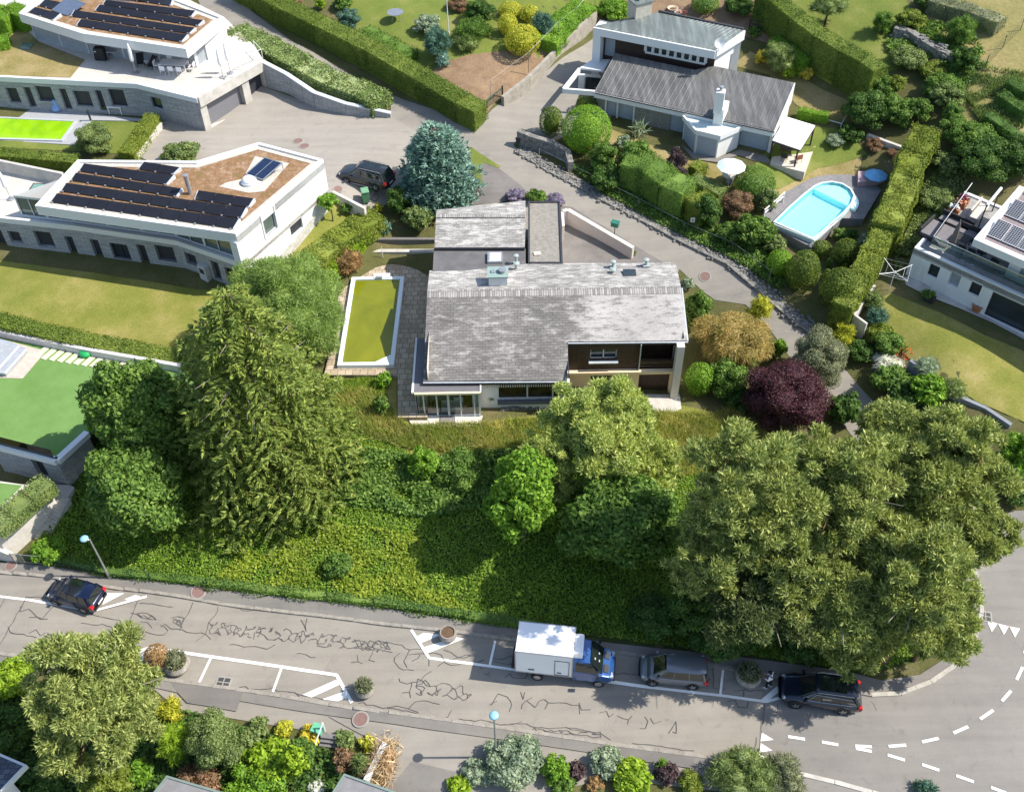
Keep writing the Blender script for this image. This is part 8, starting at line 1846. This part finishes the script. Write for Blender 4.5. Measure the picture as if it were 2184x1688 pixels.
plant('green bush behind the villa roof chimney', 'f',400,110,190,75, 'soft','bright')
plant('dark clipped bush behind the villa roof', 'f',1490,50,160,80, 'clip','mid', name='topiary')
plant('dark shrubs in the shade behind the villa', 'f',1900,60,180,90, 'soft','dark')
plant('rounded clipped bush at the left of the top right lawn', 'V',1440,60,60,70, 'soft','dark')
# around the blue spruce and house 2
plant('olive bush beside the lime pool', 'A',598,890,120,105, 'fine','olive')
plant('low mixed bush behind the moss-roofed house', 'A',1155,992,125,38, 'soft','olive')
plant('tropical leafy plant left of the white pool table', 'h',870,585,42,32, 'spiky','olive')
plant('tropical leafy plant right of the white pool table', 'h',1020,590,48,32, 'spiky','mid')
plant('small staked tree beside the moss-roofed house', 'm',385,560,130,110, 'soft','bright', name='young_tree', lift=1.3)
plant('low creeper bush along the pale driveway wall', 'm',620,640,95,85, 'soft','mid')
plant('ivy climbing the white gable wall', 'B',1830,600,75,60, 'soft','mid', name='climber', cat='climber', k=.5)
plant('higher ivy on the white gable wall', 'B',1930,500,55,50, 'soft','bright', name='climber', cat='climber', k=.5)
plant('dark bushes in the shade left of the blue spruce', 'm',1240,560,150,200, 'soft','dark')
plant('photinia bush with reddish tips below the blue spruce', 'm',1480,760,190,180, 'big','olive')
plant('big-leaved plant beside the yellow-green hedge', 'm',1060,890,110,85, 'big','teal')
plant('brown faded rounded bush at the pool terrace corner', 'M',160,430,82,85, 'feather','brown', k=.8)
plant('yellow flowering weeds at the driveway end by the hedge', 'm',1010,640,60,60, 'fine','yellow')
plant('lavender patch behind the flat garage roof, left part', 'M',1080,62,55,22, 'fine','lav')
plant('lavender patch behind the flat garage roof, right part', 'M',1310,85,50,30, 'fine','lav')
plant('green bush behind the flat garage roof', 'M',1200,70,55,20, 'soft','mid')
plant('small bush at the low end of the tapering courtyard wall', 'M',1730,378,22,14, 'fine','olive')
plant('small bright bush on the lawn below the olive pool', 'M',360,1082,52,48, 'big','bright')
plant('rose bush with red blooms beside the terrace path', 'M',345,1215,45,60, 'soft','mid')
plant('red rose blooms on the bush beside the terrace path', 'M',345,1190,34,30, 'fine','redfl', dens=.12, core=0, stem=False, name='rose_bush', cat='roses')
plant('climbing rose at the window corner of the slate house', 'M',945,1165,45,55, 'big','mid')
plant('clipped bright round bush at the right corner of the slate house', 'M',2100,1075,78,92, 'clip','bright', name='topiary')
plant('green shrubs at the right wall of the slate house', 'M',2090,700,80,110, 'soft','mid')
plant('small silver bush beside the lane kerb behind the slate house', 'M',2035,545,40,35, 'soft','silver')
# garden trees
plant('straw-coloured bamboo clump right of the slate house', 'W',430,230,185,160, 'droop','bamboo', name='bamboo', cat='bamboo')
plant('yellow-green bamboo top beside the lane', 'W',560,60,60,70, 'feather','yellow', name='bamboo', cat='bamboo')
plant('dark green shrubs under the bamboo clump', 'W',380,430,110,110, 'soft','mid')
plant('grey-green shrub tree at the lane bend', 'W',880,330,150,155, 'fine','greyg', name='shrub_tree')
plant('dark purple plum tree among the green trees', 'W',700,520,205,195, 'fine','purple', name='plum_tree')
plant('dark glossy laurel right of the purple tree', 'W',1010,590,95,95, 'big','dark')
plant('bright small shrub between bamboo and purple tree', 'W',660,270,50,60, 'soft','bright')
plant('shady wild bush left below the purple tree', 'W',440,530,90,60, 'soft','dark')
plant('small round bush on the wild slope, left of the pair', 'D',903,985,36,38, 'soft','bright')
plant('wider bush on the wild slope, right of the pair', 'D',982,1000,50,42, 'soft','mid')
plant('small bright sapling low on the ivy bank', 'D',722,1205,34,30, 'soft','mid')
plant('bushy seedling at the foot of the ivy bank beside the stairs', 'D',105,1172,38,30, 'soft','bright')
plant('bright leafy tree left of the centre, beside the light pine', 'D',1115,1060,82,100, 'big','bright', name='leafy_tree', lift=1)
plant('rounded broadleaf tree below the light pine', 'D',1325,1110,120,115, 'big','mid', name='leafy_tree', lift=1.2)
plant('dense broadleaf tree at the edge of the turf terrace', 'D',300,880,108,125, 'big','mid', name='leafy_tree', lift=1.5)
plant('second broadleaf tree below the dense one, above the stairs', 'D',285,1040,108,110, 'big','mid', name='leafy_tree', lift=.6)
plant('loose willow-like tree behind the tall spruce', 'D',615,655,112,120, 'feather','willow', name='leafy_tree', lift=1.5)
plant('soft green shrubs between the spruce and the pool terrace', 'D',655,690,62,90, 'feather','willow')
plant('dark yew bush on the bank above the silver hatchback', 'D',1395,1312,58,52, 'soft','dark')
# pines
pg_ = 'tall pines on the corner plot'
P_ = dict(style='pine', name='pine_tree', lift=4.0)
plant('light green pine in the centre of the garden in front of the house', 'D',1285,918,125,118, 'pine','pinel', name='pine_tree', lift=2.5, dead=8)
plant('small light pine branch crown left of the central pine', 'D',1160,1000,82,85, 'pine','pinel', name='pine_tree', lift=1.5)
plant('leftmost tall dark pine of the corner group', 'D',1590,1085,145,180, 'pine','pine', name='pine_tree', lift=5, dead=10)
plant('pine in the middle of the corner group behind the purple tree', 'D',1790,1050,130,150, 'pine','pine', name='pine_tree', lift=5, dead=8)
plant('brownish pine at the upper right of the corner group', 'D',2000,1000,140,150, 'pine','pine', name='pine_tree', lift=5, dead=10)
plant('broad pine above the road curve', 'D',1960,1255,145,150, 'pine','pine', name='pine_tree', lift=4, dead=14)
plant('dark shaded pine above the parked cars', 'D',1630,1260,145,115, 'pine','pineshade', name='pine_tree', lift=4, dead=8)
plant('inner pine of the corner group, low and dark', 'D',1800,1270,130,120, 'pine','pine', name='pine_tree', lift=4, dead=6)
plant('outstretched pine crown reaching over the side road', 'D',2095,1140,75,60, 'pine','pine', name='pine_tree', lift=3.5)
plant('small pine crown near the tip of the lane junction', 'D',1890,905,70,60, 'pine','pine', name='pine_tree', lift=3)
plant('pale pine clump between the central pine and the corner group', 'D',1385,985,70,75, 'pine','pinel', name='pine_tree', lift=1.5, dens=.8)
plant('pine at the left foot of the corner group', 'D',1500,1200,85,110, 'pine','pine', name='pine_tree', lift=4)
plant('pine between the two middle crowns of the corner group', 'D',1690,1180,110,110, 'pine','pine', name='pine_tree', lift=5)
plant('pine filling the middle of the corner group', 'D',1870,1160,110,110, 'pine','pine', name='pine_tree', lift=5)
plant('southern pine of the corner group, near the road curve', 'D',1815,1345,100,70, 'pine','pine', name='pine_tree', lift=1.5)
plant('eastern pine of the corner group above the kerb', 'D',1985,1340,80,80, 'pine','pine', name='pine_tree', lift=1.5)
plant('big brownish pine at the lower left beside the road', 'D',200,1495,143,162, 'pine','pine', name='pine_tree', lift=1.0, dead=10, dens=1.2)
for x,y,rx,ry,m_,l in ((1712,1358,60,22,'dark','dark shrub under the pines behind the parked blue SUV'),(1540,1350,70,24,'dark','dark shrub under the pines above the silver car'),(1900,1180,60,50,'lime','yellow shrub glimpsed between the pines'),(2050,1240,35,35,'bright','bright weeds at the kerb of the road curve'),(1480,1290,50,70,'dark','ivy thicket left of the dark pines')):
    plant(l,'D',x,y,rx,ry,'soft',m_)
# bottom gardens
for v,x,y,rx,ry,st,m_,l in (('S',60,820,130,80,'soft','lime','bright lime bush at the left edge above the road garden'),('S',950,1000,70,60,'spiky','yellow','yellow leafy shrub at the pavement edge beside the big pine'),('S',985,1190,95,110,'feather','lime','round lime thuja below the yellow shrub'),('S',1190,1160,150,170,'fine','olive','tall olive shrub with bare twigs below the pavement'),('S',1540,1290,170,130,'big','lime','big lime-green bush below the pavement'),
 ('S',1740,1140,60,50,'soft','gold','golden flowering shrub beside the mint green box'),('S',1590,1105,55,35,'soft','yellow','small yellowish shrub behind the lime bush'),('S',1450,1100,60,40,'soft','olive','small olive shrub at the pavement edge'),('S',1690,1240,80,90,'soft','mid','green shrub beside the white handrail'),('S',790,1350,80,60,'big','bright','leafy bright bush under the big pine'),
 ('S',600,1430,140,60,'soft','hedgey','yellow-green bush at the bottom edge below the big pine'),('S',1110,1400,130,60,'soft','redb','mixed flowering bed behind the grey flat roof'),('S',1450,1430,170,60,'soft','bright','bright bush at the bottom edge between the flat roofs'),('S',30,1120,130,150,'soft','dark','dark thicket at the left edge below the lime bush'),('S',250,1330,130,120,'soft','dark','dark shrub between the slate-blue roof and the big pine'),('S',1390,1190,70,70,'soft','olive','olive bush between the lime bushes'),
 ('i',640,260,110,100,'big','olive','broad-leaved shrub right of the outdoor steps'),('i',870,280,90,70,'soft','yellow','pale yellow flowering shrub by the white wall'),('i',620,460,120,120,'soft','redb','reddish green shrub beside the outdoor steps'),('i',790,490,90,100,'feather','olive','grassy shrub left of the white wall'),('i',350,740,90,70,'fine','white','white blossoming bush at the turn of the handrail'),('i',120,480,150,200,'big','lime','lime bush left of the handrail'),
 ('T',980,1120,190,150,'soft','silver','large silver-green shrub around the second lamp post'),('T',760,1180,90,60,'soft','silver','silver shrub over the driveway at the bottom'),('T',650,1270,75,60,'big','lime','bright lime bush at the bottom edge of the driveway'),('T',1240,1160,90,90,'soft','bright','bright green shrub right of the silver shrub'),('T',1290,1250,80,60,'soft','mid','green shrub at the bottom edge near the brown one'),
 ('T',1560,1110,110,80,'soft','silver','second silver-green shrub at the south pavement'),('T',1485,1255,52,48,'fine','brown','small brown dried shrub at the bottom edge'),('T',1720,1210,130,110,'big','lime','bright lime-green spreading bush at the bottom'),('T',1370,1170,70,60,'soft','dpurp','dark purple shrub between the silver shrubs'),('T',1930,1190,80,70,'soft','dpurp','second dark purple shrub at the bottom right'),('T',1900,1130,22,40,'spiky','bright','small upright bright sapling at the pavement edge'),
 ('T',2080,1240,80,50,'fine','hedgey','yellowish low shrub at the bottom right'),('U',750,1030,170,90,'feather','olive','wispy olive shrub by the lower give way triangles'),('U',930,1030,130,100,'feather','greyg','pale wispy shrub tree at the bottom edge'),('U',1680,1085,55,22,'spiky','teal','tiny dark conifer tip at the bottom edge right of the junction')):
    plant(l,v,x,y,rx,ry,st,m_)
# plants in the bowls
def inbowl(key, label, style, mat, r, h, name='shrub'):
    t, c = BOWLS[key]; st = dict(ST[style]); st['dens'] *= 1.6; st['L'] *= .7; root = thing(name, label, name.replace('_', ' '), c)
    crownmesh('foliage', [(c.x, c.y, c.z+h*.45, r, r, h*.6)], st, LM[mat], root, .6); MB().tube([c, c+Vector((0,0,h*.5))], .04, 6).build('stem', M_bark, root)
inbowl('south', 'grey dry shrub in the lone south kerb planter', 'spiky', 'greyg', .5, .7); inbowl('pairR', 'grey shrub in the right planter of the pair', 'spiky', 'greyg', .62, .8); inbowl('pairL', 'rusty brown ball shrub in the left planter of the pair', 'clip', 'brown', .72, 1.2); inbowl('person', 'dry twiggy plant in the planter beside the person', 'spiky', 'greyg', .68, .45)
# dried hedge at the bottom
q0, q1 = P(D('i',1080,330),-.1), P(D('i',960,660),-.3); t = thing('dried_hedge', 'dried brown twiggy hedge beside the slanting white wall', 'hedge', q0); n = 1500
u = RNG.uniform(0,1,(n,1)); pp_ = np.array(q0)+(np.array(q1)-np.array(q0))*u+RNG.normal(0,1,(n,3))*np.array([.35,.35,.3]); v = leafverts(pp_, RNG.normal(size=(n,3))+np.array([0,-.8,1.2]), 1.0, .045, 'spike', .3); npmesh('twigs', v-np.array(t.location), np.arange(len(v)).reshape(-1,4), LM['straw'], t)
q = G(D('D',1400,1290))
# ---- tall spruce and blue spruce
def spruce(label, basep, tip, Rb, mat, levels, per, L, W, n_leaf, droop, seedname='spruce_tree', pw=.8, bare=0, tilt=.35, zlow=.05, wid=.32):
    b = G(basep); z = on(tip, b[:2], (b.x+1, b.y)).z; hh = z-b.z; root = thing(seedname, label, 'tree', b); P_, N_ = [], []; mb = MB(); dead = MB()
    for i in range(levels):
        f = zlow+(1-zlow)*(i/levels); r = Rb*(1-f)**pw*RNG.uniform(.86,1.1)+.15; k = max(5, int(per*(1-f*.5)))
        for j in range(k):
            an = 2*math.pi*(j+RNG.uniform(-.35,.35))/k+i*1.3; rr = r*RNG.uniform(.72,1.12); s0 = np.array([b.x, b.y, b.z+hh*f]); e = s0+np.array([math.cos(an)*rr, math.sin(an)*rr, -rr*tilt+RNG.uniform(-.2,.2)])
            m_ = int(n_leaf*(rr/Rb)**1.1)+6; t_ = RNG.uniform(.12,1,m_)**.75; ctr = s0+np.outer(t_, e-s0); ctr[:,2] += np.sin(t_*math.pi)*rr*.08
            side = np.array([-math.sin(an), math.cos(an), 0]); wd = wid*rr*(1.05-t_*.7)+.1; kt = 7; tq = (np.floor(t_*kt)+.5)/kt; sgn = RNG.choice([-1.,1.],m_); uu = RNG.random(m_)**.8; ctr = s0+np.outer(np.clip(tq+uu*.12,0,1.05), e-s0); ctr[:,2] += np.sin(t_*math.pi)*rr*.06
            ctr += side*(sgn*uu*wd)[:,None]+RNG.normal(0,.05,(m_,3)); ctr[:,2] -= uu*.3*wd
            P_.append(ctr); nn = np.tile(unit((e-s0)[None]), (m_,1))*.7+np.outer(sgn, side)*.8+np.array([0,0,.3]); N_.append(nn)
            if j % 2 == 0: mb.tube([s0, e*.85+s0*.15], [.06,.02], 4)
    c = np.concatenate(P_); nr = unit(np.concatenate(N_)); v = leafverts(c, nr, L, W, 'spike', .35, droop); npmesh('crown', v-np.array(b), np.arange(len(v)).reshape(-1,4), LM[mat], root)
    mb.tube([b-Vector((0,0,.3)), b+Vector((0,0,hh*.97))], [.38,.05], 8); mb.build('trunk', M_bark, root)
    if bare:
        for _ in range(bare): an = RNG.uniform(0,6.28); f = RNG.uniform(.45,.88); s0 = b+Vector((0,0,hh*f)); rr = Rb*(1-f)**pw*RNG.uniform(.9,1.1); e = s0+Vector((math.cos(an)*rr, math.sin(an)*rr, RNG.uniform(-.1,.5))); MB().tube([s0.lerp(e,.4), e], [.035,.012], 4).build('dead_twig', M_dead, root)
    cone = MB(); b2 = b
    for k in range(3):
        pass
    prof = [(Rb*.34*(1-f)**.8, hh*f) for f in (.04,.2,.4,.6,.8,.97)]; MB().lathe(b, prof, 14).build('inner_boughs', LM[mat], root); return root
spruce('very tall spruce with cone-tipped yellowish boughs left of the centre', (592,1010), (575,612), 6.3, 'spruce', 30, 15, .34, .14, 330, .15, bare=30, pw=.48, wid=.20, tilt=.28)
spruce('dense blue spruce behind the slate-roofed house', (938,412), (925,268), 3.5, 'blue', 24, 15, .42, .13, 130, -.15, 'blue_spruce', pw=.36, tilt=.2, wid=.30)
# ---- ground cover
def scatter(name, label, cat, polypx, n, L, W, mat, z=.08, mode='leaf', jit=.5, up=1.0, clump=0, hole=None):
    pts = [G(p) for p in polypx]; xs = [p.x for p in pts]; ys = [p.y for p in pts]; out = np.zeros((0,2))
    while len(out) < n:
        q = np.column_stack([RNG.uniform(min(xs), max(xs), n), RNG.uniform(min(ys), max(ys), n)]); q = q[inside_many(q, pts)]
        if clump: q = q[(np.sin(q[:,0]*1.3+np.sin(q[:,1]*.9)*2)*np.sin(q[:,1]*1.7+q[:,0]*.4) + RNG.uniform(-1,1,len(q))) > clump]
        out = np.concatenate([out, q])
    out = out[:n]; zz = Hn(out)+z*RNG.uniform(.2,1.6,n)+.05+.07*np.sin(out[:,0]*2.2)*np.sin(out[:,1]*2.7); c = np.column_stack([out, zz]); nr = np.tile([0,-.05,up], (n,1)); v = leafverts(c, nr, L, W, mode, jit)
    o = npmesh(name, v, np.arange(len(v)).reshape(-1,4), LM[mat]); tag(o, label, cat, kind='stuff'); return o
BANK = [(70,1180),(130,1060),(185,970),(260,900),(420,840),(690,830),(800,930),(900,985),(1100,965),(1420,985),(1560,960),(1640,950),(1800,970),(1900,1010),(2050,1180),(2060,1300),(2020,1385),(1850,1435),(1450,1382),(1100,1334),(830,1288),(608,1264),(445,1244),(240,1222)]
lm('ivy', (.045,.095,.008), (.11,.19,.018), (.20,.28,.045), scale=.5); lm('ivyy', (.08,.12,.012), (.145,.195,.018), (.22,.26,.04), scale=.35); lm('grass', (.15,.18,.04), (.27,.265,.08), (.42,.385,.16), scale=.4, trans=.45); lm('grassg', (.09,.16,.02), (.16,.25,.03), (.26,.34,.06), trans=.45)
scatter('ivy_ground_cover', 'dense ivy covering the bank above the road', 'ivy', BANK, 190000, .14, .11, 'ivy', .12, jit=.42)
scatter('yellowish_ground_cover', 'yellow-green patches in the ivy on the bank', 'ivy', [(440,1260),(520,1180),(700,1120),(900,1140),(900,1230),(1000,1305),(608,1262)], 9000, .20, .16, 'ivyy', .2, jit=.42, clump=.3)
scatter('bank_weeds', 'taller weeds and grass sticking out of the ivy bank', 'weeds', BANK, 14000, .42, .06, 'grassg', .2, 'spike', .6, clump=.35)
scatter('low_shrub_cover', 'low leafy growth on the slope below the wild grass', 'ground cover', [(800,960),(900,985),(1100,965),(1080,1080),(900,1110),(720,1080),(700,980)], 14000, .24, .18, 'mid', .35, jit=.6, clump=.1)
WILD = [(690,830),(740,920),(850,955),(1000,975),(1180,965),(1400,985),(1560,975),(1640,940),(1560,905),(1500,885),(1400,880),(1210,895),(1020,905),(870,910),(800,835)]
scatter('wild_grass', 'long dry grass in front of the slate-roofed house', 'grass', WILD, 26000, .62, .05, 'grass', .1, 'spike', .55)
scatter('green_grass', 'greener tufts in the wild grass', 'grass', WILD, 12000, .5, .05, 'grassg', .1, 'spike', .55, clump=.3)
scatter('right_wild_grass', 'overgrown grass between the house and the dark pines', 'grass', [(1500,890),(1560,870),(1640,930),(1600,1000),(1450,1020),(1400,990)], 7000, .6, .05, 'grass', .1, 'spike', .55)
scatter('lawn_tufts', 'grass tufts on the small lawn below the olive pool', 'grass', [(690,815),(800,805),(830,850),(790,900),(700,860)], 6000, .3, .04, 'grassg', .06, 'spike', .6)
scatter('dry_weeds', 'dry weeds and tufts on the rough ground beside the vine rows', 'weeds', vs('E',(1700,640),(1850,560),(2184,620),(2184,1280),(1800,1000),(1700,800)), 9000, .4, .09, 'olive', .15, 'spike', .6, clump=.3)
scatter('rough_growth', 'rough growth on the slope left of the white house', 'weeds', vs('F',(900,620),(1000,400),(1080,180),(1180,60),(1320,60),(1330,180),(1150,420),(960,640),(900,760)), 7000, .3, .12, 'olive', .2, 'leaf', .6, clump=.1)
scatter('veg_growth', 'leafy weeds around the vegetable garden beds', 'weeds', vs('l',(300,400),(900,300),(1500,500),(1700,900),(1300,1300),(900,1050),(300,700)), 9000, .3, .14, 'mid', .25, 'leaf', .6, clump=.35)
scatter('bottom_growth', 'dark ground cover of the gardens below the road', 'ground cover', [(0,1450),(200,1470),(330,1500),(700,1600),(760,1640),(740,1750),(-60,1750),(-60,1440)], 16000, .26, .18, 'dark', .2, 'leaf', .5)
scatter('villa_bank_growth', 'leafy ground cover on the slope between the villa hedges and the lane', 'ground cover', vs('V',(380,880),(480,900),(900,1060),(1150,1200),(1500,1330),(1700,1500),(1500,1540),(1260,1390),(1000,1265),(560,1035)), 15000, .2, .14, 'mid', .2, 'leaf', .5)
